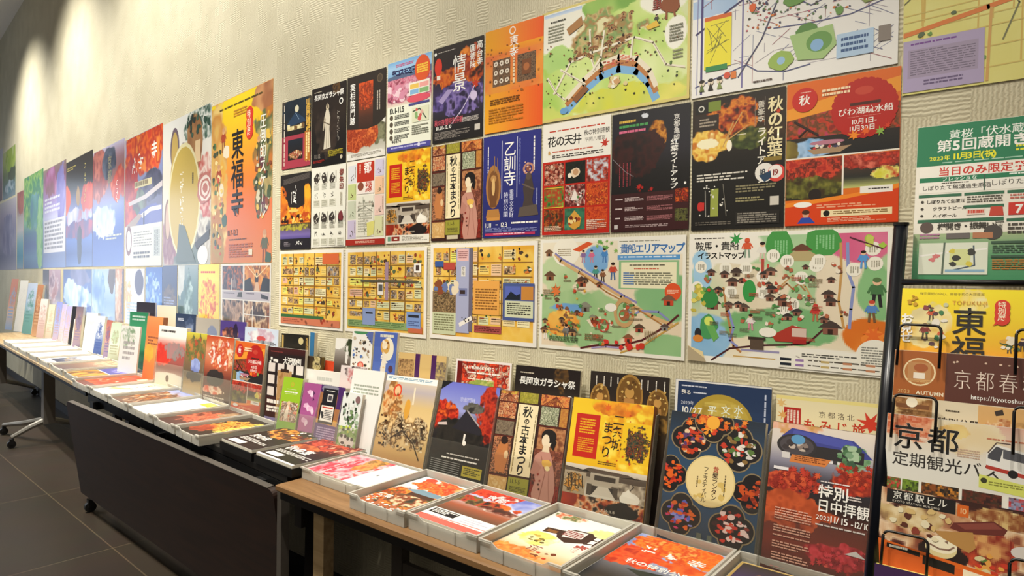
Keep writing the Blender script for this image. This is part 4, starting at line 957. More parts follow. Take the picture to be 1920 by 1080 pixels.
def d_transit(w, h):                      # white street map with blue river
    p = Print(w, h, '#f0eee8', seed=47)
    p.PH(.0, .0, 1, .45, [('f', '#efeee9', None, 0), ('n', 4, ['#a8c4e4', '#bcd2ea'], (.5, .5, .5, .3), .5), ('n', 4, ['#9cbce0', '#b4cce8'], (.08, .75, .2, .16), .5), ('n', 4, ['#a8c8ea', '#b8d2ee'], (.85, .62, .2, .2), .5)], res=.006)
    r = p.r
    for i in range(120):
        x, y = r.uniform(.05, .95), r.uniform(.02, .9); a = r.choice((0, 1.57, .6, -.8, -.6)); l = r.uniform(.05, .2)
        p.LN([(x, y), (min(.98, max(.02, x + l * math.cos(a))), min(.98, max(.02, y + l * math.sin(a))))], .003, r.choice(('#8a8ea8', '#6a6e90', '#b0a8b0', '#a86a74')))
    for x, c, wd in ((.03, '#8a8ab8', .004), (.055, '#4a3f78', .012), (.28, '#7a74a8', .008)): p.R(x - wd / 2, 0, x + wd / 2, .98, c)
    p.LN([(.02, .52), (.28, .34), (.42, .04)], .01, '#3c3464'); p.LN([(.28, .3), (.36, .44), (.46, .34), (.62, .5), (.8, .42), (.98, .36)], .006, '#5a5e86'); p.LN([(.52, .02), (.46, .4), (.38, .66), (.26, .9)], .008, '#4a4a66'); p.LN([(.44, .6), (.62, .62), (.8, .62), (.98, .56)], .006, '#5a5e86'); p.LN([(.02, .92), (.3, .82), (.36, .88), (.5, .92), (.62, .9)], .006, '#5a5e86'); p.LN([(.5, .03), (.44, .3)], .02, '#9aa0b8')
    p.SC(260, .3, .04, .8, .6, .003, .008, ['#a84a3c', '#4a4a44', '#d8803c', '#5a7a4a', '#c86a7a', '#3a3a5a'])
    p.SC(16, .5, .2, .75, .32, .008, .016, ['#e89a44', '#e0702c', '#8a4a34'])
    for x, y, a, b in ((.85, .06, .07, .04), (.83, .14, .04, .03), (.92, .14, .03, .02), (.86, .4, .06, .045), (.93, .34, .05, .04), (.54, .44, .05, .03), (.68, .4, .04, .025), (.6, .66, .05, .03), (.75, .58, .02, .02)): p.E(x, y, a, r.choice(('#5a8a44', '#6a9a4a', '#7aa45a')), b, 14, .3)
    p.PG([(.82, .5), (.93, .48), (.92, .56), (.86, .57)], '#8a9a54'); p.R(.84, .2, .9, .3, '#8ab4dc'); p.E(.48, .84, .06, '#9ab85a', .05, 16, .2); p.E(.48, .84, .02, '#9ac0e0'); p.PG([(.52, .68), (.72, .66), (.74, .8), (.68, .88), (.56, .86)], '#a4c480'); p.E(.66, .76, .06, '#6a9a50', .05); p.E(.65, .78, .03, '#8ab4dc')
    p.R(.07, .42, .22, .8, '#efe23c'); p.R(.07, .41, .22, .44, '#d86a2c'); p.R(.08, .78, .2, .82, '#3a8a50')
    for i in range(12): p.LN([(r.uniform(.08, .21), r.uniform(.46, .76)), (r.uniform(.08, .21), r.uniform(.46, .76))], .003, '#6a6a34')
    for x, y in ((.33, .42), (.44, .28), (.4, .08)): p.E(x, y, .02, '#e0642c', .022, 8, .3)
    for i, c in enumerate(('#6a7a3c', '#2a2420', '#8a9a5a')): p.E(.06 + i * .05, .9, .016, '#e8d8c0'); p.PG([(.045 + i * .05, .96), (.06 + i * .05, .9), (.075 + i * .05, .96)], c); p.E(.06 + i * .05, .885, .016, '#2a2420', .01)
    p.E(.2, .87, .018, '#d85a44'); p.R(.22, .85, .25, .9, '#e0803c'); p.R(.74, .74, .9, .9, '#b4cfe8'); p.M(.76, .77, .88, .88, 3, '#3a5a8a'); p.R(.92, .74, .97, .84, '#8a8078'); p.M(.34, .95, .44, .97, 1, '#5a4a44')
    return p


def d_yellowmap(w, h):
    p = Print(w, h, '#e8e08c', seed=49)
    p.PH(.0, 0, 1, 1, [('n', 3, ['#eae48e', '#e4dc80', '#ece89c'], None, 0)], res=.008)
    r = p.r
    for i in range(12): x = r.uniform(.02, .95); p.LN([(x, 0), (x + r.uniform(-.02, .02), r.uniform(.5, 1))], .006, '#d8b860')
    for i in range(9): y = r.uniform(.05, .95); p.LN([(0, y), (.5, y - .03), (1, y - r.uniform(0, .06))], .005, '#d8c06a')
    p.LN([(0, .62), (.3, .54), (.5, .48), (.7, .36), (1, .2)], .02, '#e0803c'); p.LN([(.3, .98), (.31, .55)], .01, '#d8a860'); p.LN([(0, .42), (.1, .3), (.15, .1)], .008, '#6a6a4a'); p.LN([(.35, .4), (.4, .55), (.35, .75)], .006, '#7a7a54')
    p.E(.24, .38, .04, '#d8582c', .04); p.SC(8, .12, .05, .32, .16, .02, .04, ['#a87a54', '#6a6a6a', '#c89a6a']); p.PG([(.48, .05), (.58, 0), (.6, .3), (.52, .36), (.46, .28)], '#7aa46a'); p.PG([(.3, .33), (.42, .28), (.42, .33), (.31, .38)], '#c8bc2c'); p.PG([(.52, .6), (.62, .5), (.7, .62), (.58, .7)], '#7aa06a'); p.E(.5, .68, .03, '#b07a98', .04); p.R(.58, .56, .7, .62, '#c8bc2c'); p.SC(14, .05, .2, .9, .9, .008, .016, ['#6a9a4a', '#5a6a4a'])
    p.R(.0, .66, .29, .985, '#b4a6c8'); p.R(.02, .72, .27, .9, '#a89ab4'); p.M(.03, .68, .2, .7, 1, '#7a4a98'); p.M(.03, .73, .26, .89, 11, '#7a6e84', fill=.4); p.M(.08, .92, .22, .96, 2, '#6a5a80')
    return p


def d_brewery(w, h):                      # green brewery open-day sheet
    p = Print(w, h, '#efe9da', seed=51)
    p.R(0, 0, 1, .265, '#0f7a50'); p.GR(0, .7, 1, 1, ['#a8b88a', '#5a9a6a', '#3a8a5c'])
    p.T('黄桜「伏水蔵」', .24, .04, .062, '#e8efe4', b=.01); p.T('第5回蔵開き', .15, .1, .082, W, b=.035); p.T('2023年', .1, .2, .034, '#e8e430', b=.02); p.T('11月3日(祝)', .27, .188, .05, '#f0e820', b=.04, gap=.85); p.M(.72, .175, .97, .22, 2, '#e8e430'); p.M(.2, .245, .95, .257, 1, '#a8d0b8')
    p.R(.03, .27, .99, .44, '#f4efe2'); p.T('当日のみ限定発売', .17, .275, .062, '#d02a1c', b=.03); p.R(.03, .34, .99, .37, '#0f7a50'); p.T('フレッシュな', .2, .34, .03, '#e8efe4', b=.02); p.M(.68, .345, .95, .362, 1, '#e8efe4'); p.R(.505, .34, .515, .44, '#3a5a48'); p.M(.2, .378, .4, .39, 1, '#4a4438'); p.T('しぼりたて無濾過生原酒', .05, .392, .032, '#2a2420', b=.01); p.T('しぼりたて吟醸', .55, .378, .04, '#2a2420')
    for x0, x1, ys in ((.03, .35, (.45,)), (.37, .65, (.45, .53)), (.67, .99, (.45, .62))):
        for y in ys: p.R(x0, y, x1, y + .018, '#2a6a4a')
    p.T('しぼりたて生原酒', .09, .485, .025, '#3a342c', b=.02); p.T('クラフトビール', .14, .53, .025, '#3a342c', b=.02); p.T('ハイボール', .14, .575, .025, '#3a342c', b=.02)
    for y in (.495, .54, .585): p.E(.06, y, .012, '#3a342c')
    p.M(.39, .475, .64, .52, 3, '#5a5448'); p.R(.39, .555, .52, .59, '#e8d0c0'); p.M(.4, .56, .51, .585, 1, '#d0402c', fill=.8); p.PG([(.56, .545), (.64, .545), (.65, .6), (.55, .6)], '#c8402c')
    p.R(.68, .525, .82, .6, '#d02a1c'); p.T('7', .725, .528, .07, W, b=.04); p.M(.84, .525, .98, .55, 1, '#d85a6a', fill=.9); p.M(.84, .56, .98, .59, 2, '#5a5448'); p.M(.69, .475, .97, .51, 2, '#c86a5a')
    p.R(.03, .61, .65, .63, '#2a6a4a'); p.T('樽開き・振舞い酒', .18, .635, .045, '#3a342c', b=.03, gap=.9); p.E(.1, .66, .05, '#5a4a44'); p.E(.58, .7, .065, '#4a4440'); p.M(.05, .7, .2, .74, 2, '#b87aa0'); p.R(.25, .7, .42, .735, '#6a6260'); p.R(.44, .7, .58, .735, '#b87a54'); p.M(.68, .65, .98, .72, 3, '#4a443a', fill=.6)
    p.R(.05, .76, .55, .955, '#e0e4d0'); p.LN([(.06, .84), (.25, .82), (.54, .8)], .015, '#f4f2ea'); p.LN([(.24, .76), (.23, .95)], .015, '#5a6a5a'); p.LN([(.45, .78), (.46, .9), (.3, .93)], .012, '#4a5a6a'); p.R(.28, .8, .43, .9, '#d8dc9a'); p.SC(6, .26, .8, .45, .9, .015, .03, ['#d8c84a', '#3a3a34']); p.SC(3, .13, .84, .19, .87, .02, .03, ['#d87a7a']); p.R(.25, .925, .53, .94, '#8ab0c8')
    p.R(.57, .755, .98, .77, '#3a5a44'); p.M(.58, .78, .97, .83, 4, '#4a6a54'); p.R(.57, .84, .98, .855, '#3a5a44'); p.M(.58, .865, .97, .93, 5, '#b07a34')
    return p


# ---- big posters of the far wall
def d_tofuku(w, h, flyer=False):
    p = Print(w, h, '#e89a2c', seed=53)
    p.PH(0, 0, 1, 1, [('g', ['#f6dc1c', '#f2c41c', '#eca428', '#e8862a', '#e2702c', '#dc7634', '#d8803a']), ('n', 5, ['#e0a83a', '#d8b060', '#c88a3c', '#e8c878'], (.05, .55, .24, .6), .5), ('n', 6, ['#8a7a4a', '#b8a468', '#5a6a44', '#c87a34'], (.88, .42, .16, .34), .7), ('n', 5, ['#b8764a', '#a86a44', '#d8a06a'], (.92, .06, .2, .1), .6), ('n', 6, ['#b87a30', '#a88a3c', '#c8742c'], (.1, .85, .18, .2), .5)], res=.004 if not flyer else .0024)
    r = p.r
    for x, y, s_ in ((.22, .2, .2), (.14, .42, .22), (.8, .32, .18), (.84, .56, .22), (.2, .62, .16), (.9, .86, .24)):
        person(p, x, y, s_, r.choice(('#b8502a', '#a84424', '#8a6a34', '#5a5a3a')), r.choice(('#5a4a34', '#8a4a2c', '#3a3a34')), '#c8946a', '#d8a878')
        p.E(x + .05, y + .12, .05, r.choice(('#3a5a44', '#6a3a44', '#e8dcc0')), .05, 9, .4)
    p.SC(40, .03, .2, .2, .95, .012, .03, ['#5a7a4a', '#e8c86a', '#c84a2c', '#3a4a34', '#efdca0']); p.SC(44, .76, .25, .98, .75, .012, .03, ['#4a5a34', '#e8c050', '#8a4a2c', '#d8d0b0', '#34402c'])
    b = .0 if not flyer else .0
    p.T('東福寺', .36, .2, .185, '#17100c', v=True, b=.012, gap=.97)
    p.T('圧倒的スケール', .82, .17, .083, '#f4f0e0', v=True, b=.015)
    for i in range(3): p.E(.66, .14 + i * .052, .055, '#d83a24', .05)
    p.T('特別展', .62, .115, .05, '#f8e8c8', v=True, b=.01)
    p.M(.15, .045, .85, .06, 1, '#5a4a1c', brk=0); p.M(.4, .085, .62, .13, 3, '#c8862c')
    p.T('10.7-12.3', .3, .79, .05, '#4a2a1c', b=.0, gap=.85); p.M(.33, .855, .62, .865, 1, '#6a3a20'); p.M(.33, .885, .72, .97, 6, '#b85a2c'); p.R(.66, .92, .72, .955, '#e8dcc0')
    return p


def d_gourd(w, h):
    p = Print(w, h, '#e4e2d6', seed=55)
    p.PH(0, 0, 1, 1, [('g', ['#e6e6e0', '#e4e2d8', '#dad4c4', '#c8c0b0', '#b0aca4']), ('n', 10, ['#3a5a4a', '#e8e8e0', '#2a4a3c', '#dcdcd4'], (.8, .08, .3, .14), .6), ('n', 5, ['#8a5a34', '#a87a4a', '#7a4a2c'], (.68, .22, .17, .2), .2), ('n', 6, ['#5a5058', '#7a6a74', '#8a7a68'], (.45, .3, .14, .12), .6), ('n', 4, ['#8a8e88', '#5a6a66', '#44524e'], (.55, .93, .35, .16), .4), ('n', 8, ['#c8948a', '#b8483c', '#e8d8cc', '#a85a4c'], (.9, .5, .2, .2), .6), ('n', 6, ['#a8827a', '#8a5a6a', '#c8b0a4'], (.16, .84, .16, .22), .5), ('n', 7, ['#4a4440', '#d8d4c8', '#8a8078'], (.85, .8, .2, .12), .6)], res=.005)
    p.E(.27, .2, .1, '#6a5a68', .16); p.E(.27, .23, .075, '#c0a458', .16); p.PG([(.2, .3), (.34, .3), (.4, .5), (.14, .5)], '#c0a458'); p.R(.7, .2, .8, .34, '#e4c89a'); p.E(.12, .68, .08, '#8a6a58', .16); p.E(.12, .69, .05, '#c8a890', .14)
    p.E(.47, .57, .335, '#e0d8a8', .43); p.E(.47, .57, .31, '#c2a84c', .4); p.BR(.38, .37, .075, '#f0ecd8', 5, st=7, wd=.1); p.M(.62, .4, .67, .47, 1, '#6a5a2c', v=True)
    for i in range(5): p.E(.9, .52, .15 - i * .026, ['#b87064', '#e4d6cc'][i % 2], .11 - i * .019, 18, .2)
    p.PG([(.32, .98), (.38, .72), (.5, .74), (.72, .98)], '#59645e'); p.PG([(.7, .86), (.98, .78), (.98, .84), (.74, .9)], '#34302e'); p.E(.86, .94, .1, '#e8e4dc', .07); p.SC(22, .5, .02, .97, .16, .012, .028, ['#2a4a3c', '#3a5a48', '#1c2c26'])
    return p


def d_redroof(w, h):                      # temple roof under red leaves, white panel below
    p = Print(w, h, '#8a90b8', seed=57)
    p.PH(0, 0, 1, .69, [('g', ['#a8a8cc', '#9aa0cc', '#8a94c4', '#7a84b0', '#6a6a88', '#7a78a0']), ('n', 9, ['#d8401c', '#f0701c', '#b83018', '#f08a34'], (.55, .14, .6, .34), .3), ('n', 9, ['#c83828', '#a83440', '#e06048'], (.1, .65, .3, .5), .5), ('n', 6, ['#3a3a50', '#5a5a78', '#8a86a0'], (.75, .6, .35, .16), .3), ('n', 6, ['#4a6a5a', '#5a4a58', '#7a8a7a'], (.42, .78, .2, .16), .5), ('n', 5, ['#5058a0', '#6a70b0'], (.75, .93, .4, .14), .2)], res=.005)
    p.PG([(.1, .5), (.55, .47), (1, .4), (1, .44), (.6, .5), (.12, .53)], '#cfc6c8'); p.PG([(.45, .61), (.7, .57), (.98, .57), (.98, .6), (.72, .6), (.5, .64)], '#e4e2ea'); p.R(.52, .6, .56, .69, '#3a3a5a'); p.PG([(0, .69), (.4, .6), (.5, .62), (.3, .69)], '#a89488')
    p.BR(.2, .15, .13, W, 2, v=False, st=8, wd=.11, gap=1.15); p.T('寺', .72, .1, .14, W, b=.03); p.R(.28, .355, .74, .405, '#d8cfa0'); p.M(.3, .36, .72, .4, 1, '#8a7a54', fill=.8)
    p.R(0, .69, 1, 1, '#dedccf'); p.E(.12, .8, .09, '#7a4a4a', .13, ring=.3); p.M(.26, .74, .75, .86, 6, '#8a8a88', fill=.4); p.R(.78, .72, .96, .93, '#c4c8c4'); p.M(.8, .74, .94, .92, 4, '#7a8080', v=True); p.M(.26, .89, .7, .95, 2, '#4a4a54', fill=.6)
    return p


def d_generic(w, h, cols, seed, title=None, patches=(), res=.006, foot=None, brush=None, micro=None):
    """photographic sheet: vertical blend, ragged colour patches, brushed or printed title"""
    p = Print(w, h, cols[0], seed=seed)
    p.PH(0, 0, 1, 1, [('g', cols)] + list(patches), res=res)
    if foot:
        p.R(.03, foot[0], .97, foot[1], foot[2]); p.M(.08, foot[0] + .02, .9, foot[1] - .02, foot[3], foot[4])
    if brush: p.BR(brush[0], brush[1], brush[2], brush[3], brush[4], st=6)
    if title: p.T(title[0], title[1], title[2], title[3], title[4], v=title[5], b=.02)
    if micro: p.M(*micro)
    return p
# ------------------------------------------------------------------ leaflet designs of the tables and the rack
def d_makie(w, h):
    p = Print(w, h, '#d8bc84', seed=61)
    p.PH(0, 0, 1, 1, [('g', ['#e4d4ae', '#b8aeb0', '#d8bc80', '#e0c488', '#dcbc7c', '#d8b070', '#c8905c']), ('n', 9, ['#c87a3a', '#e8c890', '#8a5a2c', '#d89a54'], (.22, .3, .2, .24), .6), ('n', 11, ['#3a2c1c', '#e8d0a0', '#5a4024', '#d8b478', '#e8cc94'], (.55, .62, .5, .2), .55), ('f', '#d8a03c', (.52, .36, .06, .12), .2)], res=.0024)
    p.R(0, 0, 1, .07, '#f4f2ec'); p.M(.04, .02, .9, .05, 2, '#6a9ab0'); p.E(.27, .17, .08, '#d8482a', .1); p.E(.27, .17, .055, '#e8c090', .07); p.LN([(.6, .12), (.61, .3)], .03, '#e8dcc0')
    p.SC(40, .05, .46, .95, .8, .012, .03, ['#3a2818', '#5a3c20', '#2a1c12', '#f0dcb0'], 'R'); p.SC(16, .08, .18, .4, .42, .02, .04, ['#b86a34', '#e0b070', '#8a5a2c'], 'L'); p.LN([(.3, .7), (.5, .6), (.75, .72), (.9, .88)], .02, '#3a2818'); p.R(0, .955, 1, 1, '#efe6d8')
    return p


def d_night_temple(w, h):
    p = Print(w, h, '#1c1c1e', seed=63)
    p.PH(0, 0, 1, 1, [('g', ['#6a70c8', '#8088d0', '#9aa0d4', '#3a3438', '#1c1a1a', '#161514', '#171615', '#1a1817']), ('n', 12, ['#a81c10', '#d8401c', '#7a140c', '#e0601e'], (.12, .34, .26, .15), .5), ('n', 12, ['#8a1810', '#c83a1c', '#5a100c'], (.9, .3, .22, .3), .5), ('n', 6, ['#1c1a18', '#2a2620', '#12110f'], (.45, .52, .42, .17), .35), ('n', 12, ['#4a4a44', '#6a665c', '#2a2826'], (.6, .24, .16, .05), .8)], res=.0022)
    p.PG([(.0, .0), (.18, .0), (.0, .09)], '#101014'); p.PG([(.36, .42), (.5, .27), (.56, .28), (.82, .47), (.78, .49), (.3, .46)], '#24222a'); p.LN([(.52, .27), (.75, .4)], .02, '#a8a0a0'); p.PG([(.05, .43), (.2, .41), (.22, .44), (.05, .455)], '#c8b8b0')
    p.T('京都門跡', .36, .14, .05, '#b8bce0', b=.01); p.R(.53, .5, .56, .58, '#e8e4d8'); p.E(.56, .59, .03, '#f0ece0'); p.M(.3, .71, .85, .73, 1, '#d8d4cc'); p.M(.22, .75, .82, .775, 1, W)
    for i in range(7): p.LN([(.05, .79 + i * .02), (.55, .795 + i * .02)], .006, '#a8a8a4')
    p.R(.6, .8, .92, .9, '#b8a83a'); p.M(.63, .815, .9, .885, 4, '#4a4418', fill=.6); p.R(0, .94, 1, 1, '#8a6a44'); p.R(.68, .965, .94, 1, '#e8dcc8')
    return p


def quatrefoil(p, cx, cy, r, cols, seed):
    k = p.w / p.h
    for d in ((0, -.5), (0, .5), (-.5, 0), (.5, 0)): p.E(cx + d[0] * r * 1.02, cy + d[1] * r * 1.02 * k, r * .66, '#8a7a5a', n=24)
    for d in ((0, -.5), (0, .5), (-.5, 0), (.5, 0)): p.E(cx + d[0] * r, cy + d[1] * r * k, r * .6, '#171214', n=24)
    p.E(cx, cy, r * .7, '#171214')
    rr = random.Random(seed)
    for i in range(46):
        a, q = rr.uniform(0, 6.28), rr.random() ** .6 * r * .8
        x, y = cx + q * math.cos(a), cy + q * math.sin(a) * k
        p.E(x, y, rr.uniform(.015, .04) * r * 5, rr.choice(cols), rr.uniform(.01, .03) * r * 5, 8, .6)


def d_lantern(w, h):
    p = Print(w, h, '#2c4258', seed=65)
    p.PH(0, 0, 1, 1, [('g', ['#1c2836', '#26405a', '#2a4a66', '#28486a', '#2a4258', '#1c2c3c'])], res=.006)
    for cx, cy, r, cols, s_ in ((.25, .19, .19, ['#d8641c', '#8a2a1c', '#e8c8a0', '#5a3a6a', '#c83a1c'], 1), (.76, .21, .2, ['#d8d4cc', '#c83a24', '#8a6a34', '#e8e0d4', '#5a7a3a'], 2), (.06, .47, .17, ['#d83a14', '#a8240f', '#e0641c'], 3), (.93, .5, .17, ['#c8501c', '#8a2c14', '#a83a1c'], 4), (.23, .74, .19, ['#5a64c0', '#c83a6a', '#d8641c', '#b83014', '#8a90d8'], 5), (.76, .76, .2, ['#d8401c', '#e8d0c8', '#c83424', '#3a1a1c', '#8a3428'], 6), (.48, .05, .18, ['#f09a2a', '#e0641c', '#d8401c', '#f8c04a'], 7)): quatrefoil(p, cx, cy, r, cols, s_)
    p.SC(40, .2, .0, .8, .09, .02, .045, ['#e0641c', '#f08a2a', '#c83a14'], 'L'); p.E(.47, .05, .07, '#f4b03a')
    p.E(.5, .47, .26, '#e2cd8a', n=40); p.E(.5, .47, .245, '#ecd99c', n=40); p.SC(6, .34, .36, .66, .6, .02, .035, ['#d8bc6a'])
    p.T('黄檗ランタン', .52, .36, .046, '#3a2018', v=True, b=.02, sx=.95, gap=.86); p.T('黄', .52, .36, .046, '#a83020', b=.02, sx=.95); p.T('フェスティバル', .42, .37, .043, '#3a2a1a', v=True, b=.01, sx=.95, gap=.84); p.M(.64, .41, .66, .56, 1, '#4a3a24', v=True); p.M(.35, .45, .375, .56, 1, '#6a5a3a', v=True)
    p.T('10.8-12.10', .3, .91, .032, '#b8a878', b=.0); p.M(.24, .955, .5, .965, 1, '#8a8468'); p.R(.42, .84, .47, .9, '#5a6458'); p.R(.53, .84, .58, .9, '#5a6458'); p.SC(8, .86, .9, .92, .97, .01, .018, ['#c8c4b4'])
    return p


def d_special(w, h):
    p = Print(w, h, '#3a1c1a', seed=67)
    p.PH(0, 0, 1, 1, [('g', ['#e4d8c8', '#d8d0c8', '#8a8898', '#28262e', '#2c1c1a', '#6a2a1c', '#7a2c1c', '#5a241c', '#3a1c1a']), ('n', 12, ['#b83420', '#d85a30', '#8a2014', '#c83c28'], (.27, .38, .32, .08), .6), ('n', 10, ['#c8341c', '#8a2414', '#d8522c', '#5a1c14'], (.85, .3, .24, .09), .6), ('n', 9, ['#7aa07a', '#5a8a5a', '#a8c4a0', '#4a744c'], (.78, .17, .16, .1), .5), ('n', 7, ['#a8441c', '#c8582a', '#8a3014'], (.25, .55, .4, .12), .6), ('n', 8, ['#b8242c', '#d8404a', '#8a1820', '#e05a4a'], (.75, .78, .34, .08), .7), ('n', 7, ['#c8903c', '#e8b8a0', '#e0a07a'], (.2, .03, .3, .06), .7)], res=.0022)
    p.PG([(.1, .09), (.2, .03), (.8, .06), (.88, .1), (.98, .16), (.85, .165), (.15, .12)], '#3c4290'); p.PG([(.22, .04), (.78, .065), (.85, .12), (.2, .09)], '#4a52a8'); p.R(.2, .125, .9, .2, '#2a2628'); p.R(.3, .205, .75, .22, '#e8e4e0')
    for i in range(6): p.R(.32 + i * .075, .2, .36 + i * .075, .222, '#3a3438')
    p.E(.26, .14, .2, '#2e2a2c', .12); p.E(.26, .14, .17, '#4a4448', .1); p.SC(10, .14, .12, .38, .17, .02, .04, ['#8a7a70', '#3a3234', '#c8b8a8']); p.E(.27, .1, .07, '#5a9ac8', .05); p.PG([(.22, .2), (.6, .2), (.55, .25), (.2, .25)], '#d8803c'); p.M(.25, .205, .55, .24, 3, '#7a3a14'); p.R(.12, .19, .2, .23, '#d8d4d0')
    p.SC(34, .68, .09, .9, .22, .02, .045, ['#7aa07a', '#5a8a5a', '#a8c4a0', '#4a744c', '#3a5a40'], 'E', lambda x, y: ((x - .79) / .12) ** 2 + ((y - .16) / .065) ** 2 < 1)
    p.SC(44, .68, .21, 1, .34, .02, .04, ['#c8341c', '#8a2414', '#d8522c', '#b02c18'], 'L'); p.SC(44, .08, .29, .5, .42, .02, .045, ['#b83420', '#d85a30', '#8a2014', '#c83c28'], 'L'); p.SC(30, .5, .73, 1, .85, .02, .04, ['#b8242c', '#d8404a', '#8a1820', '#c83a3a'], 'L')
    p.R(.05, .29, .2, .31, '#e8e4e4')
    p.T('特別', .5, .355, .09, W, b=.02); p.T('日中拝観', .5, .445, .085, W, b=.015, sx=.98); p.T('2023', .5, .54, .038, W, b=.015); p.T('11/15', .62, .53, .055, W, b=.015); p.T('-12/10', .82, .535, .05, W, b=.01, gap=.9); p.M(.5, .6, .95, .615, 1, '#e0d8d4'); p.M(.52, .335, .95, .348, 1, '#e8e0dc'); p.M(.78, .4, .96, .43, 2, '#e0d4cc')
    for y, n in ((.55, 5), (.66, 3), (.72, 1), (.76, 3), (.83, 3)): p.M(.1, y, .46, y + n * .016, n, '#e0a890', fill=.5)
    p.M(.1, .9, .6, .93, 2, '#b88a80'); p.PG([(.78, .745), (.88, .715), (.97, .75)], '#d8d4d0'); p.M(.5, .965, .9, .975, 1, '#c89a90')
    return p


def d_pillars(w, h):
    p = Print(w, h, '#d0b074', seed=69)
    p.GR(0, 0, 1, 1, ['#d8b878', '#caa868', '#c09858'], 8)
    p.PH(0, .06, .34, 1, [('g', ['#9a7a5a', '#b08c5c', '#a88454']), ('n', 7, ['#8a6a44', '#c8a068', '#7a5a3a'], None, 0)]); p.R(.36, 0, .46, 1, '#4a2058'); p.R(.7, 0, .8, 1, '#4a2058'); p.PH(.8, .06, 1, 1, [('g', ['#7a6a60', '#b0a070', '#c8b078']), ('n', 6, ['#6a5a54', '#c0a868'], None, 0)]); p.M(.5, .25, .66, .27, 1, '#a8824a')
    return p


def d_autumn(w, h):
    p = Print(w, h, '#efe6e0', seed=71)
    p.PH(.03, .02, .97, 1, [('g', ['#8a1410', '#b82418', '#a82014', '#c83820']), ('n', 12, ['#d8301c', '#f0582c', '#7a100c', '#e8e0c0', '#c82818'], None, 0), ('n', 9, ['#c8c050', '#8aa04a', '#e0d880'], (.5, .2, .35, .05), .7)], res=.0024)
    p.R(.03, .02, .12, 1, '#6a0f0c'); p.T('AUTUMN KYOTO', .2, .05, .033, W, b=.03); p.M(.22, .105, .8, .125, 1, W); p.M(.25, .16, .7, .175, 1, '#f4ecd8')
    return p


def d_buddha(w, h):
    p = Print(w, h, '#2c241f', seed=73)
    for x, y, s_ in ((.14, .2, .13), (.52, .15, .17), (.87, .2, .13)):
        p.E(x, y, s_, '#a8803c', s_ * 1.5); p.E(x, y, s_ * .86, '#7a5624', s_ * 1.3); p.SC(34, x - s_ * .8, y - s_ * .8, x + s_ * .8, y + s_ * .8, .008, .02, ['#d8b464', '#8a6430', '#e8cc80', '#5a3c18'])
        p.E(x, y - .02, s_ * .35, '#c89a50', s_ * .4); p.PG([(x - s_ * .5, y + .12), (x - s_ * .35, y + .02), (x + s_ * .35, y + .02), (x + s_ * .5, y + .12)], '#b8884a'); p.E(x, y - .06, s_ * .22, '#6a4a24', s_ * .2)
    p.PH(0, .26, 1, 1, [('g', ['#4a3820', '#2c241f', '#241d19']), ('n', 9, ['#6a4a24', '#a8803c', '#3a2a18'], (.5, .1, .6, .1), .6)])
    for x in (.08, .18, .27, .36, .66, .74, .84, .94): p.M(x - .012, .03, x + .012, .1, 1, '#e8e2d4', v=True)
    return p


def d_goldmoon(w, h):
    p = Print(w, h, '#22385e', seed=75, edge='#eeeae0')
    p.GR(0, 0, 1, 1, ['#22365a', '#263e66', '#223458'], 6); p.R(0, 0, .03, 1, '#e8e6e0'); p.R(0, 0, 1, .012, '#e8e6e0')
    p.E(.5, .28, .34, '#b89c3a', n=48); p.E(.52, .27, .29, '#c4a946', .27, 30); p.PH(.3, .13, .7, .3, [('n', 3, ['#b89c3a', '#d0b858', '#a88c34'], None, 0)], res=.006)
    p.T('平和', .36, .15, .06, '#e8f0e0', v=True, b=.01); p.T('文化を', .5, .14, .06, '#e8f0e0', v=True, b=.01); p.T('水を', .63, .13, .06, '#e8f0e0', v=True, b=.01)
    p.M(.07, .035, .34, .05, 1, '#d8dce8'); p.T('甦る', .07, .065, .032, W, b=.01); p.M(.2, .075, .34, .09, 1, '#d8dce8'); p.T('2023年', .07, .135, .028, '#d8dce8'); p.T('10/27', .07, .165, .06, W, b=.01); p.M(.07, .235, .3, .245, 1, '#b8c0d8'); p.M(.92, .05, .95, .3, 1, '#c8d0e4', v=True)
    return p


def d_momijitrip(w, h):
    p = Print(w, h, '#eadcae', seed=77, edge='#ead878')
    p.GR(0, 0, 1, 1, ['#efe3b8', '#ecdfb8', '#e8d8b0'], 6); p.R(.0, .0, 1, .022, '#efe090')
    p.R(.08, .07, .25, .18, '#b82820'); p.M(.1, .085, .23, .165, 4, '#efd8c8', v=True, fill=.6)
    p.T('京都洛北', .42, .075, .04, '#5a4a3c', gap=1.25); p.T('もみじ旅', .27, .125, .075, '#c83a20', b=.015, gap=1.15)
    for i in range(4): p.LF(.05 + i * .02, .05 + i * .07, .06, ['#e8c07a', '#e0a860', '#efd090', '#e0b070'][i], i)
    p.LF(.9, .12, .13, '#d8402a', .4); p.LF(.84, .2, .07, '#d8582c', 1)
    p.PH(0, .28, 1, 1, [('g', ['#e8d8b0', '#d8a878', '#c88a5a'])], res=.01)
    return p


def trifold(w, h, top, bot, title, tc, seed, patch=None, extra=None):
    p = Print(w, h, top, seed=seed)
    p.GR(0, 0, 1, 1, [top, top, bot, bot], 10)
    if patch: p.PH(patch[0], patch[1], patch[2], patch[3], patch[4], res=.003)
    if title: p.T(title[0], title[1], title[2], title[3], tc, v=title[4], b=.015)
    if extra: extra(p)
    return p


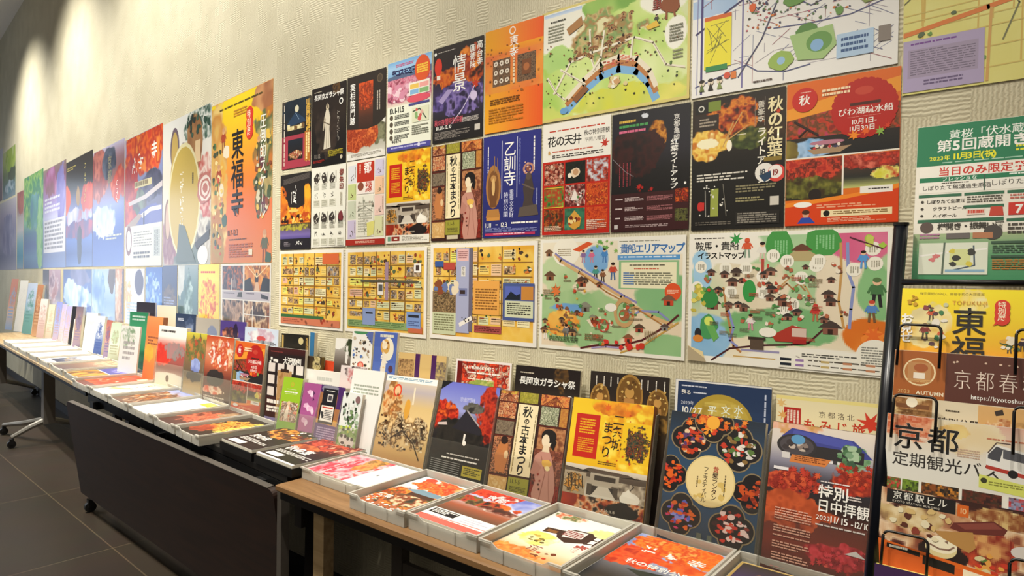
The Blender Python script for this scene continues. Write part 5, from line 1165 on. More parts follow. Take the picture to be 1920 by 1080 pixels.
def d_green(w, h):
    def ex(p):
        p.E(.5, .12, .09, '#c8a83a'); p.E(.5, .12, .06, '#a8c82c'); p.M(.25, .2, .75, .21, 1, '#e8f0c8'); p.M(.15, .24, .85, .265, 1, W, fill=.9); p.M(.2, .28, .8, .29, 1, '#e8f0c8')
        p.PG([(.3, .66), (.42, .46), (.5, .5), (.52, .68), (.4, .72)], '#efe0c8'); p.E(.47, .44, .08, '#e8c8a0')
    return trifold(w, h, '#9cc42c', '#8cba34', None, W, 81, (.1, .42, .95, .75, [('g', ['#8a6a4a', '#b85a34', '#8a4a2c']), ('n', 7, ['#d8502c', '#e8c8a8', '#5a3a28', '#f0e8d8', '#a83a24'], None, 0)]), ex)


def d_pink(w, h):
    def ex(p):
        for x, y in ((.4, .16), (.3, .4), (.55, .45), (.3, .66)): p.E(x, y, .17, '#e8b8d8', .1, 10, .5); p.E(x + .12, y + .04, .1, '#f0d4e8', .12, 9, .5)
        p.PG([(.55, .12), (.68, .17), (.6, .22)], '#5a2a5a'); p.PG([(.6, .24), (.7, .28), (.6, .31)], '#5a2a5a')
    return trifold(w, h, '#a8548e', '#b4609a', None, W, 83, None, ex)


def d_phone(w, h):
    p = Print(w, h, '#4c2868', seed=85)
    p.R(0, .12, .9, 1, '#a8724a'); p.R(0, .6, 1, 1, '#6a4c88'); p.PG([(.0, .62), (.0, .56), (.4, .5), (.9, .56), (.9, .64)], '#d8a04a'); p.PG([(0, .95), (1, .95), (1, 1), (0, 1)], '#efe4d0'); p.R(.74, .05, 1, .36, '#4c2868')
    p.E(.42, .06, .34, '#8a8a98', .16, 14, .3); p.R(.12, .05, .72, .36, '#1c1a22'); p.R(.08, .3, .7, .62, '#15131a'); p.M(.24, .08, .6, .1, 1, W); p.R(.33, .14, .55, .26, '#d8d4cc'); p.R(.37, .16, .51, .24, '#4a464e')
    p.R(.14, .33, .66, .58, '#efe9dc'); p.R(.18, .35, .62, .37, '#c83a24'); p.M(.3, .4, .62, .56, 6, '#4a4a48'); p.SC(4, .18, .4, .26, .55, .03, .05, ['#3a3a3a'], 'R'); p.M(.1, .68, .85, .9, 6, '#c8b0d8')
    return p


def d_panda(w, h):
    p = Print(w, h, '#e8eee8', seed=87)
    p.PH(0, .55, 1, 1, [('g', ['#a8c088', '#88a868', '#6a9a44', '#5a9034']), ('n', 7, ['#5a8a3a', '#8ab05a', '#d8e0c8'], None, 0)]); p.SC(34, .08, .14, .92, .5, .025, .06, ['#2c3028', '#3a4a34', '#8aa08a', '#d8dcd4'], 'R'); p.SC(14, .5, .3, .98, .56, .05, .1, ['#5a7a4a', '#7a9a64', '#a8c0a0']); p.E(.8, .1, .13, '#8a6a6a'); p.PG([(.1, .02), (.3, .0), (.2, .1)], '#2a2a28'); p.SC(10, .1, .55, .9, .65, .05, .08, ['#2a3024', '#c8d44a', '#e0e4d8'])
    for x, y in ((.35, .76), (.7, .79)): p.E(x, y, .2, '#efece4'); p.E(x - .1, y - .06, .07, '#1c1a1a'); p.E(x + .1, y - .06, .07, '#1c1a1a'); p.E(x, y + .05, .1, '#2a2624', .05)
    return p


def d_theatre(w, h):
    p = Print(w, h, '#241a1a', seed=89)
    p.GR(0, 0, 1, .12, ['#4a1c1c', '#2c1a1a'], 4); p.M(.08, .05, .5, .07, 1, '#8a3a34')
    for i in range(4):
        for j in range(3): p.R(.04 + i * .25, .2 + j * .15, .22 + i * .25, .31 + j * .15, '#e8e0d8')
    p.R(.3, .08, .98, .2, '#241a1a'); p.T('大沢歌劇', .42, .11, .1, W, b=.04, gap=.85); p.SC(6, .08, .15, .3, .2, .02, .03, [W], 'R')
    p.R(.3, .28, .68, .9, '#b8905c'); p.PH(.3, .28, .68, .9, [('n', 6, ['#a87a48', '#c8a06a', '#b8905c'], None, 0)]); p.R(.38, .26, .6, .3, '#3a241c'); p.R(0, .62, .3, .9, '#3a1c1a'); p.M(.05, .66, .6, .71, 1, W, fill=.9); p.M(.05, .74, .7, .82, 2, W, fill=.7); p.R(0, .88, 1, 1, '#8a80a0')
    return p


def d_dark_moon(w, h):
    p = Print(w, h, '#141210', seed=91); p.PH(0, 0, 1, 1, [('g', ['#2a2620', '#161412', '#12100f']), ('n', 6, ['#1c1a16', '#2a241c'], None, 0)]); p.E(.72, .07, .09, '#d8c890'); p.R(.02, .02, .08, .3, '#c8a860'); p.M(.88, .03, .97, .35, 2, '#d8b060', v=True)
    return p


def d_comics(w, h):
    p = Print(w, h, '#efece4', seed=93); p.PG([(.55, 0), (1, 0), (1, .12)], '#5a6aa8'); p.E(.4, .01, .34, '#4a8a5a', .08)
    p.SC(34, .1, .05, .9, .3, .03, .08, ['#2a2624', '#3a3430', '#8a6a54', '#c8b89a', '#5a7ab8']); p.E(.5, .3, .15, '#d8584a'); p.E(.5, .3, .1, '#e8a088'); p.SC(10, .1, .34, .95, .46, .04, .09, ['#2a2420', '#4a3a34', '#c83a34'])
    return p


def d_blue(w, h):
    p = Print(w, h, '#4a64b0', seed=95); p.GR(0, 0, 1, 1, ['#4a62b0', '#5a74c0', '#7a90d0', '#b8c4e4'], 8); p.M(.25, .02, .85, .045, 1, '#e8e4c8', fill=.9)
    p.E(.62, .14, .26, '#efe8d0', .4); p.E(.5, .12, .2, '#d8a858', .26); p.E(.48, .11, .12, '#efe0c0', .14); p.PG([(.35, .3), (.45, .16), (.6, .2), (.55, .4), (.4, .44)], '#efe4d0'); p.SC(12, .35, .08, .62, .35, .03, .06, ['#8a5a34', '#e8c890', '#f4ecd8']); p.E(.8, .3, .1, '#5a3a4a', .12); p.E(.2, .38, .2, '#dfe4f0', .12, 12, .4)
    return p


def d_biwa(w, h):
    return d_canal(w, h)


# ------------------------------------------------------------------ the rack
def d_shunju(w, h):
    p = Print(w, h, '#e4d4b4', seed=101)
    p.R(0, 0, .36, .28, '#a85a1c'); p.R(.36, 0, 1, .28, '#5a2a1e'); p.E(.18, .125, .115, '#f0d8a8'); p.E(.18, .125, .103, '#b8763c'); p.R(.1, .07, .26, .18, '#c08a54'); p.E(.19, .1, .05, '#a85a2c', .035); p.R(.14, .13, .22, .165, '#f0e4d0'); p.M(.1, .17, .26, .19, 2, '#d8a868')
    p.T('2023', .035, .232, .03, '#d8b070'); p.T('AUTUMN', .165, .232, .03, '#f4e4c4', b=.03); p.T('京都春秋', .41, .09, .12, '#e8d4c4', b=-.012, gap=1.16); p.T('https://kyotoshunju.com', .53, .225, .034, W, b=.015)
    p.SC(10, .4, .045, .98, .055, .007, .011, ['#e0c0a8'])
    p.PH(0, .285, .28, .5, [('g', ['#d8a868', '#b07a3c', '#c89858']), ('n', 5, ['#e8c890', '#8a5a2c', '#c8945a'], None, 0)]); p.R(.03, .32, .26, .345, '#7a4a24'); p.E(.14, .31, .04, '#f8ecd0'); p.T('特別公開', .32, .375, .05, '#3a2c1c', b=.015); p.M(.37, .33, .48, .345, 1, '#4a3c2c'); p.M(.32, .435, .52, .45, 1, '#5a4a38')
    p.PH(.58, .285, .86, .5, [('g', ['#e0b070', '#d8a868', '#c8905a']), ('n', 6, ['#c87a44', '#e8c898', '#b06a3c'], (.5, .6, .4, .3), .5)]); p.PG([(.68, .31), (.73, .295), (.74, .325), (.69, .335)], '#3a2c24'); p.PG([(.88, .34), (.95, .3), (1.0, .32), (1.0, .44), (.95, .42)], '#a82a20')
    p.R(0, .5, 1, 1, '#d8c4a0')
    return p


def d_bus(w, h):
    p = Print(w, h, '#e8e4d8', seed=103)
    p.PH(0, 0, 1, .36, [('g', ['#e0b09a', '#e8d8c0', '#e8e4d8', '#e4e0d4']), ('n', 12, ['#d8744a', '#e8a880', '#c85a34', '#f0d0b8'], (.12, .08, .5, .3), .6), ('n', 5, ['#e8d0a0', '#efe0c0'], (.55, .2, .25, .3), .5), ('n', 8, ['#e0b060', '#f0d890'], (.45, .16, .1, .12), .6)], res=.003)
    for a, c in ((.035, '#f4f0e6'), (.012, K)): p.T('京都', .05, .045, .155, c, b=a, gap=1.08)
    p.T('定期観光バス', .05, .21, .085, '#2a2420', b=.008)
    p.PG([(.66, .16), (.72, .1), (1, .14), (1, .26), (.66, .24)], '#efece4'); p.PG([(.67, .16), (.72, .11), (.76, .12), (.74, .19), (.67, .18)], '#4a4a50'); p.PG([(.76, .12), (1, .15), (1, .19), (.76, .17)], '#5a5a60'); p.PG([(.66, .215), (1, .25), (1, .27), (.66, .235)], '#b83a2c'); p.E(.82, .245, .03, '#1c1a1a'); p.LN([(.67, .15), (.72, .09), (.8, .09)], .008, '#5a4a44'); p.PG([(.62, .27), (1, .3), (1, .36), (.62, .34)], '#d8dc6a'); p.M(.68, .3, .94, .325, 2, '#8a8a3a'); p.E(.65, .3, .02, '#3a3a20'); p.M(.66, .07, .96, .085, 1, '#c87a5a'); p.M(.48, .15, .62, .2, 4, '#c8a890')
    for x0, x1, cols in ((0, .12, ['#8a2a20', '#4a7a2c', '#c83a34', '#7aa04a']), (.13, .24, ['#3a4a1c', '#7a9a2c', '#2a3014']), (.26, .5, ['#1c1410', '#d88a2c', '#3a2414', '#8a4a1c']), (.52, .76, ['#2a1614', '#6a2c1c', '#3a2a1c', '#8a3a24']), (.8, 1, ['#8a1c1c', '#c83a3a', '#8a98b8', '#5a1c1c'])): p.PH(x0, .365, x1, .62, [('g', cols[:2]), ('n', 6, cols, None, 0)], seed=int(x0 * 50), res=.003)
    p.R(0, .62, 1, 1, '#3a2420')
    return p


def d_station(w, h):
    p = Print(w, h, '#2c1a14', seed=105)
    p.PH(0, 0, 1, 1, [('g', ['#1c1210', '#3a241a', '#4a2a1e', '#3a2018', '#2c1814']), ('n', 7, ['#8a4a34', '#c8946a', '#e8cca8', '#5a2a20', '#3a1a14'], None, 0), ('n', 9, ['#3a1a14', '#c84a2c', '#8a2a1c', '#d8a060'], (.68, .3, .2, .14), .5), ('n', 9, ['#e8d4a8', '#c8a870', '#5a3424'], (.22, .18, .25, .08), .5), ('n', 12, ['#d8b878', '#8a4a24', '#e0c890'], (.8, .08, .25, .06), .5), ('n', 6, ['#1c100e', '#2c1812'], (.42, .38, .16, .08), .4)], res=.0026)
    p.R(.04, .01, .49, .105, '#171210'); p.T('京都駅ビル', .08, .015, .06, '#f0ece0', b=.005, gap=1.15); p.T('KYOTO STATION BUILDING', .08, .078, .019, '#d8d0c0', b=.01, gap=1.12); p.R(.5, .03, .57, .11, '#d8661c'); p.T('10', .51, .045, .05, '#f0c890', b=.01)
    p.PG([(.48, .16), (.72, .1), (.8, .14), (.78, .18), (.55, .22), (.46, .2)], '#6a2c24'); p.PG([(.5, .165), (.72, .11), (.77, .14), (.55, .19)], '#8a4438'); p.E(.41, .345, .1, '#e0cf9a', .075); p.E(.41, .325, .1, '#f2e8cc', .06); p.PG([(.35, .31), (.37, .3), (.38, .32)], '#8a6a5a'); p.PG([(.43, .3), (.45, .29), (.455, .315)], '#8a6a5a'); p.LN([(.34, .335), (.4, .355), (.46, .35), (.49, .325)], .012, '#8a6a5a')
    p.PG([(.36, .24), (.6, .2), (.62, .3), (.58, .34), (.42, .28)], '#b8884a'); p.E(.92, .27, .1, '#d8d0c8', .05); p.SC(14, .6, .33, .82, .45, .015, .03, ['#c83a24', '#e0a04a', '#d8c89a', '#5a7a34']); p.SC(16, .05, .12, .45, .3, .015, .035, ['#e8dcb8', '#5a2a1c', '#8a3a2a', '#d8b878'])
    p.PG([(0, .37), (1, .47), (1, .5), (0, .41)], '#d8641c'); p.PG([(.0, .41), (1, .5), (1, .62), (0, .62)], '#c8581c'); p.PG([(.06, .39), (.28, .41), (.28, .44), (.06, .42)], '#171210'); p.M(.08, .4, .2, .42, 1, W, fill=.8); p.PG([(.3, .42), (.5, .44), (.5, .5), (.3, .48)], '#171210'); p.PG([(.55, .45), (.9, .49), (.9, .54), (.55, .52)], '#e8dcc8'); p.R(0, .6, 1, 1, '#8a3a1c')
    return p


# ------------------------------------------------------------------ covers of the flyers lying in the trays
def d_tray(w, h, kind):
    p = Print(w, h, '#f4f2ec', seed=200 + kind)
    F = lambda cols, el, r=.6, sc=10: ('n', sc, cols, el, r)
    if kind == 0:      # pink
        p.PH(0, 0, 1, .62, [('g', ['#e8606a', '#f08a9a', '#f0647a', '#f4a0ac']), F(['#e04858', '#f0a0a8', '#f8c8c8', '#d83a3a'], None, 0, 7), F(['#c8642c', '#e8a050', '#7a5a2c'], (.8, .7, .4, .2))]); p.M(.1, .1, .8, .3, 3, '#d83a4a', fill=.6); p.M(.1, .66, .9, .9, 3, '#e8e4e0'); p.R(.45, .75, .5, .77, '#4a4a58')
    elif kind == 1:    # blue roofed temple among red leaves, white sky
        p.PH(0, 0, 1, .95, [('g', ['#dce6f0', '#f0f2f4', '#e8d8c8', '#c87a4a', '#a85a34']), F(['#e0501c', '#f08a3c', '#c83818', '#f0b070'], (.6, .2, .5, .2)), F(['#d8481c', '#f0a03c', '#a83a18', '#5a6a2c'], (.4, .66, .6, .26)), F(['#2a2a24', '#5a4a34', '#8a3a1c', '#e8d0a8'], (.6, .7, .4, .16))]); p.PG([(.2, .42), (.4, .34), (.8, .36), (.9, .44), (.5, .48)], '#7a98a8'); p.R(.35, .46, .8, .54, '#4a2a20'); p.E(.2, .06, .1, '#d8482c', .07); p.SC(50, .0, .78, .95, .98, .01, .025, ['#2a2a2c', W, W, '#5a5a5c'], 'R'); p.T('紅葉', .05, .66, .1, W, v=False, b=.03)
    elif kind == 2:    # red leaves over blue sky, white band below, black box
        p.PH(0, 0, 1, .7, [('g', ['#c83a24', '#b8b8d8', '#d8dcec', '#a85a3c', '#6a4a34']), F(['#d82a18', '#f0502c', '#a81c12', '#e8e0d8'], (.35, .14, .5, .2)), F(['#6a78c8', '#a0a8dc', '#dce0f0'], (.9, .2, .25, .25), .3, 4), F(['#e0481c', '#f07a2c', '#b83414'], (.55, .45, .35, .12)), F(['#4a3a24', '#7a6a34', '#c83a24', '#2a2018'], (.3, .5, .4, .16)), F(['#3a1c18', '#7a3c2c', '#d8c8b8'], (.7, .6, .3, .1))]); p.T('京都', .25, .1, .13, '#f4e8e8', b=.02); p.R(0, .7, 1, .9, W); p.R(.04, .72, .44, .83, '#141214'); p.M(.07, .735, .42, .815, 3, W, fill=.6); p.M(.55, .74, .95, .86, 3, '#c8c8d8'); p.R(0, .9, 1, 1, '#e86a5a'); p.LN([(0, .9), (1, .86)], .012, '#d83a34')
    elif kind == 3:    # cream sheet with brown bottle shape and large characters
        p.PH(0, 0, 1, 1, [('g', ['#f6f2e4', '#faf8f0', '#f8f6ee', '#f4e0c0', '#e8903c']), F(['#f4ec9a', '#f0e46a', '#f8f4d0'], (.3, .6, .24, .14), .4, 4), F(['#e8a04a', '#d8742c', '#f0c890'], (.25, .9, .4, .09)), F(['#c8603a', '#f0d8c0', '#5a6a34', '#e8a07a'], (.25, .06, .24, .07), .4), F(['#f4ee8a', '#f8f4c0'], (.85, .2, .2, .1), .4, 4)])
        p.PG([(.2, .36), (.42, .33), (.5, .26), (.72, .24), (.8, .3), (.78, .46), (.6, .54), (.44, .48), (.4, .43), (.22, .46)], '#3c241c'); p.PG([(.42, .3), (.68, .26), (.7, .4), (.48, .45)], '#f0e8e0'); p.M(.44, .3, .68, .42, 4, '#8a3a34', fill=.7); p.R(.24, .38, .38, .43, '#8a5a2c'); p.T('比', .76, .28, .2, '#3a1c14', b=.02); p.T('叡', .74, .49, .17, '#a83020', b=.02); p.SC(9, .2, .55, .42, .66, .02, .04, ['#5a4a1c', '#8a7a34', '#c8a84a']); p.T('酒', .36, .72, .11, '#8a2a20', b=.03); p.SC(8, .5, .78, .8, .9, .02, .035, ['#c83a1c', '#7a3a20', '#e8a050'])
    elif kind == 4:    # red leaves, blue sky, white brushed title
        p.PH(0, 0, 1, 1, [('g', ['#a0aee0', '#8a98d0', '#b0bce4', '#6a6a70', '#2a2a2c', '#3a3a34']), F(['#e8641c', '#f08a2c', '#d8481c', '#f0a850'], (.6, .14, .6, .2)), F(['#d83a1c', '#f0602c', '#b82c18'], (.2, .42, .35, .18)), F(['#d8481c', '#e8702c'], (.75, .4, .3, .08))]); p.BR(.18, .18, .12, W, 2, v=False, st=8, wd=.12, gap=1.4); p.T('寺', .7, .2, .13, W, b=.04); p.T('秋の特別公開', .2, .46, .08, W, b=.03); p.PG([(.3, .62), (.7, .56), (1, .6), (1, .66), (.5, .68)], '#2c3430')
    elif kind == 5:    # dark, violet and gold
        p.PH(0, 0, 1, 1, [('g', ['#3a3028', '#4a3a6a', '#5a4a8a', '#3a2a4a']), F(['#e88a3c', '#f0b070', '#c85a2c'], (.6, .25, .4, .14)), F(['#6a54a8', '#8a78c8'], (.7, .4, .4, .15))]); p.R(0, 0, 1, .02, '#c8a860'); p.R(0, 0, .03, 1, '#c8a860'); p.T('夜景', .1, .3, .16, W, b=.03)
    elif kind == 6:    # black with food and white text
        p.PH(0, 0, 1, 1, [('g', ['#3a2a1c', '#241c16', '#1c1815']), F(['#c8702c', '#e8a84a', '#7a3c1c', '#3a2418'], (.55, .3, .5, .24)), F(['#4a5a2c', '#2a2418'], (.8, .1, .3, .14))]); p.T('京の味', .1, .55, .14, W, b=.03); p.M(.1, .72, .9, .82, 3, '#d8d4cc', fill=.6); p.R(.1, .86, .5, .96, W); p.SC(5, .5, .1, .8, .3, .02, .04, ['#efe8dc'])
    elif kind == 7:    # black with red braised dish
        p.PH(0, 0, 1, 1, [('g', ['#4a2a24', '#5a2018', '#241a18', '#171414']), F(['#a83a24', '#d85a3c', '#6a1c18', '#e8a080'], (.55, .24, .6, .26)), F(['#d8743c', '#8a3a1c'], (.3, .5, .3, .12))]); p.T('秋の宴', .06, .52, .17, W, b=.05); p.M(.06, .72, .94, .8, 3, '#d8d4cc', fill=.6); p.R(.1, .83, .45, .93, W); p.R(0, .965, 1, 1, '#f0e8e8')
    elif kind == 8:    # night garden in orange
        p.PH(0, 0, 1, 1, [('g', ['#2c241c', '#3a2a1a', '#2a2018']), F(['#e8a03c', '#c86a1c', '#f0c05a', '#8a4a1c'], (.45, .45, .5, .3)), F(['#c85a34', '#8a3420'], (.2, .75, .3, .18))]); p.T('夜の庭園', .62, .08, .17, '#f0e46a', v=True, b=.05)
    elif kind == 9:    # brown and dark red
        p.PH(0, 0, 1, 1, [('g', ['#5a4438', '#7a4434', '#4a3028']), F(['#a84a34', '#d87a54', '#6a3024'], (.5, .5, .6, .3)), F(['#8a6a4a', '#c8a880'], (.75, .2, .3, .16))])
    elif kind == 10:   # white with yellow block
        p.R(0, 0, 1, 1, W); p.PH(.5, .02, .98, .2, [('g', ['#f0d020', '#f4e04a']), F(['#e8b81c', '#f8ec7a'], None, 0, 5)]); p.M(.08, .3, .9, .9, 12, '#dcdad4', fill=.4)
    elif kind == 11:   # brown street scene, blue sky at the top
        p.PH(0, 0, 1, 1, [('g', ['#8a98d0', '#b0a8b8', '#8a6448', '#7a5a44', '#6a5448']), F(['#b8743c', '#5a3c2c', '#d8b490'], (.5, .55, .6, .4))])
    elif kind == 12:   # cream with gold title
        p.GR(0, 0, 1, 1, ['#e8c890', '#f4ecd8', '#f2eee4', '#f4f2ec'], 8); p.BR(.3, .1, .16, '#6a4a24', 3, st=8); p.PG([(.05, .7), (.5, .5), (.55, .55), (.1, .8)], '#d8b464')
    elif kind == 13:   # orange
        p.PH(0, 0, 1, 1, [('g', ['#e8a070', '#e8502c', '#e84a24', '#b83a24']), F(['#f0642c', '#e03c1c', '#f07a4a'], None, 0, 5)]); p.SC(6, .2, .2, .9, .7, .02, .035, [W, '#f8d8c0']); p.PG([(.6, .02), (.95, .05), (.85, .22), (.6, .18)], '#f4d8b0'); p.R(.0, .85, 1, 1, '#7a4a3c')
    elif kind == 14:   # gold left, violet right
        p.PH(0, 0, 1, .5, [('g', ['#6a64a8', '#54509a']), F(['#8a80c8', '#5a549c', '#c8c0e0'], (.5, .5, .3, .3), .4, 5)]); p.PH(0, .52, 1, 1, [('g', ['#a88a5a', '#8a6a3c']), F(['#e0a03c', '#c8862c', '#6a4a24'], None, 0, 6)])
    elif kind == 15:   # brown photograph
        p.PH(0, 0, 1, 1, [('g', ['#d8a07a', '#8a6a54', '#5a4a44']), F(['#d87a5a', '#e8b898', '#8a5a44'], (.5, .2, .5, .2))])
    elif kind == 16:   # white with a dark landscape strip
        p.R(0, 0, 1, 1, W); p.PH(.08, .3, .92, .85, [('g', ['#c8dcf0', '#5a6478', '#3a3a44']), F(['#c8a060', '#4a4a54', '#e0e4ec'], (.5, .4, .5, .3))]); p.R(.7, .05, .92, .15, '#5a5a58')
    else:              # plain white programme sheets
        p.R(0, 0, 1, 1, W); p.M(.1, .1, .9, .35, 3, ['#c8d0d8', '#e0c8a8', '#d8d8d0'][kind % 3]); p.M(.1, .5, .9, .85, 6, '#e4e2dc')
    return p


def d_tofuku_flyer(w, h):                 # same exhibition, cut for a leaflet
    p = Print(w, h, '#f0c41c', seed=153)
    p.PH(0, 0, 1, 1, [('g', ['#f8e41a', '#f4d41c', '#f0b81c', '#ea902c', '#e47c2c', '#e07030']), ('n', 5, ['#d8c890', '#f0e0a0', '#e8b040'], (.2, .3, .16, .16), .7), ('n', 6, ['#b8b088', '#8a7a4a', '#c8a868'], (.95, .2, .12, .2), .6), ('n', 6, ['#f0ecd0', '#f4d858', '#efe0a8'], (.5, .14, .1, .14), .5)], res=.0022)
    p.T('禅宗美術の中心、東福寺初の大規模展', .13, .028, .024, '#5a4410', gap=1.0, sx=.98)
    for x, y, s_, c in ((.22, .17, .14, '#c8542c'), (.18, .3, .16, '#8a3a34'), (.29, .33, .1, '#d85a34'), (.82, .37, .12, '#3a2a3c'), (.74, .4, .1, '#3a5a3c'), (.95, .4, .1, '#c84a34')): person(p, x, y, s_, c, '#5a4a34', '#6a4a34', '#e8c8a0')
    p.SC(16, .1, .1, .32, .45, .012, .03, ['#3a7a4a', '#e8e0d0', '#8a3a3c', '#c8c8a0', '#5a3a44']); p.SC(14, .7, .3, .99, .48, .012, .03, ['#3a6a44', '#e8dcc0', '#5a3a54', '#d8a03c', '#efe4d0'])
    p.T('TOFUKU-JI', .36, .085, .04, '#c88a2c', gap=1.05)
    p.T('東福寺', .36, .14, .215, '#17100c', v=True, b=.008, gap=.98)
    for i in range(3): p.E(.69, .125 + i * .045, .05, '#d8301c', .055)
    p.PG([(.66, .23), (.63, .27), (.7, .24)], '#d8301c'); p.T('特別展', .66, .09, .05, '#f8e8c8', v=True, b=.01, gap=.92)
    p.T('お見せ', .0, .2, .085, W, v=True, b=.03, gap=.85); p.SC(8, .05, .06, .12, .14, .01, .02, ['#c8981c'])
    return p

# standing leaflets: left foot x, y, turn, lean, width, height
ITEMS = {
    'makie':(-1.915,-0.200,0.120,0.27,0.248,0.331), 
    'temple':(-1.622,-0.200,0.067,0.27,0.256,0.339), 
    'furuhon':(-1.347,-0.200,0.153,0.27,0.259,0.338), 
    'nijo':(-1.059,-0.200,0.141,0.27,0.250,0.349), 
    'lantern':(-0.752,-0.200,0.035,0.27,0.247,0.352), 
    'tokubetsu':(-0.487,-0.200,0.027,0.27,0.225,0.362), 
    'pillars':(-1.915,-0.100,0.112,0.10,0.235,0.403), 
    'autumn':(-1.606,-0.100,0.118,0.10,0.236,0.405), 
    'nagaoka':(-1.332,-0.100,0.102,0.10,0.241,0.407), 
    'buddha':(-1.040,-0.100,0.106,0.10,0.248,0.416), 
    'gold':(-0.763,-0.100,0.120,0.10,0.253,0.421), 
    'momiji':(-0.490,-0.100,0.143,0.10,0.231,0.410), 
    'green':(-2.559,-0.206,0.156,0.20,0.120,0.253), 
    'pink':(-2.427,-0.187,0.138,0.20,0.107,0.240), 
    'purple':(-2.283,-0.205,0.085,0.20,0.144,0.249), 
    'panda':(-2.117,-0.216,0.072,0.20,0.109,0.241), 
    'whitestack':(-2.527,-0.105,0.106,0.05,0.246,0.283), 
    'whiteleaf':(-2.095,-0.203,0.107,0.20,0.171,0.334), 
    'pinkwhite':(-2.225,-0.147,0.189,0.15,0.143,0.328), 
    'theatre':(-2.760,-0.140,0.094,0.06,0.262,0.365), 
    'moon':(-2.732,-0.077,0.136,0.02,0.183,0.425), 
    'redsmall':(-2.425,-0.088,0.119,0.15,0.113,0.324), 
    'olive':(-2.518,-0.106,0.133,0.08,0.101,0.339), 
    'strokes':(-2.337,-0.088,0.193,0.10,0.097,0.429), 
    'comics':(-2.202,-0.105,0.211,0.10,0.108,0.469), 
    'blue':(-2.035,-0.126,0.167,0.10,0.115,0.477), 
    'bluebook':(-2.531,-0.065,0.200,0.04,0.026,0.440), 
    'biwa':(-3.105,-0.122,0.012,0.08,0.269,0.367), 
    'food':(-3.473,-0.089,0.032,0.08,0.275,0.369), 
    'garden':(-3.754,-0.067,0.014,0.08,0.234,0.369), 
    'whitered':(-4.203,-0.033,0.020,0.08,0.357,0.380), 
    'orange':(-4.462,-0.002,0.002,0.08,0.230,0.425), 
    'lightblue':(-3.108,-0.057,0.013,0.03,0.301,0.434), 
    'purpleb':(-3.415,-0.029,0.059,0.03,0.243,0.450), 
    'grey':(-3.750,-0.003,0.096,0.03,0.231,0.448), 
    'navy':(-4.095,0.039,0.081,0.02,0.227,0.456), 
    'yellowwhite':(-4.486,0.090,0.072,0.02,0.237,0.493), 
    'darknavy':(-4.895,0.123,0.083,0.02,0.248,0.500), 
    'greentop':(-4.967,0.103,0.086,0.03,0.251,0.430), 
    'whitegreen':(-4.848,-0.012,0.123,0.10,0.235,0.344), 
    'palegreen':(-5.589,0.184,0.159,0.12,0.140,0.316), 
    'reddish':(-5.729,0.199,0.176,0.12,0.077,0.328), 
    'whiteblue':(-6.035,0.232,0.173,0.12,0.113,0.347), 
    'whitebig':(-6.349,0.250,0.159,0.12,0.179,0.362), 
    'cream2':(-6.814,0.311,0.179,0.12,0.114,0.280), 
    'people':(-6.782,0.313,0.195,0.10,0.111,0.396), 
    'black':(-6.946,0.325,0.185,0.12,0.078,0.393), 
    'lilac2':(-7.152,0.345,0.193,0.12,0.079,0.385), 
    'lilac':(-7.362,0.366,0.202,0.12,0.078,0.400), 
    'purpleblue':(-7.613,0.391,0.204,0.12,0.095,0.413), 
    'cream':(-7.963,0.426,0.196,0.12,0.112,0.374), 
    'whitepink':(-8.386,0.463,0.189,0.12,0.144,0.418), 
    'brown':(-8.607,0.476,0.185,0.12,0.120,0.571), 
    'bluegreen':(-9.034,0.496,0.194,0.12,0.197,0.584), 
    'white':(-9.443,0.520,0.202,0.12,0.175,0.610), 
    'redorange':(-9.811,0.520,0.197,0.12,0.158,0.626), 
}

# ------------------------------------------------------------------ the setting
CEIL = 4.85
struct('floor', MB().box(-15, -6, -.1, 1.6, 2.2, 0), M_FLOOR)
struct('wall_back', MB().box(KX, 0, 0, 1.6, .15, CEIL), M_WALL)
ca, sa = math.cos(FA), math.sin(FA)
FL = 11.5
wf = struct('wall_far', MB().box(-FL, 0, 0, 0, .15, CEIL), M_WALL)
wf.location = (KX, 0, 0); wf.rotation_euler = (0, 0, -FA)
struct('ceiling', MB().box(-15, -6, CEIL, 1.6, 2.2, CEIL + .1), M_CEIL)
bb = struct('baseboard_back', MB().box(KX, -.012, 0, 1.6, 0, .08), M_DARKTOP)
bf = struct('baseboard_far', MB().box(-FL, -.012, 0, 0, 0, .08), M_DARKTOP)
bf.location = (KX, 0, 0); bf.rotation_euler = (0, 0, -FA)

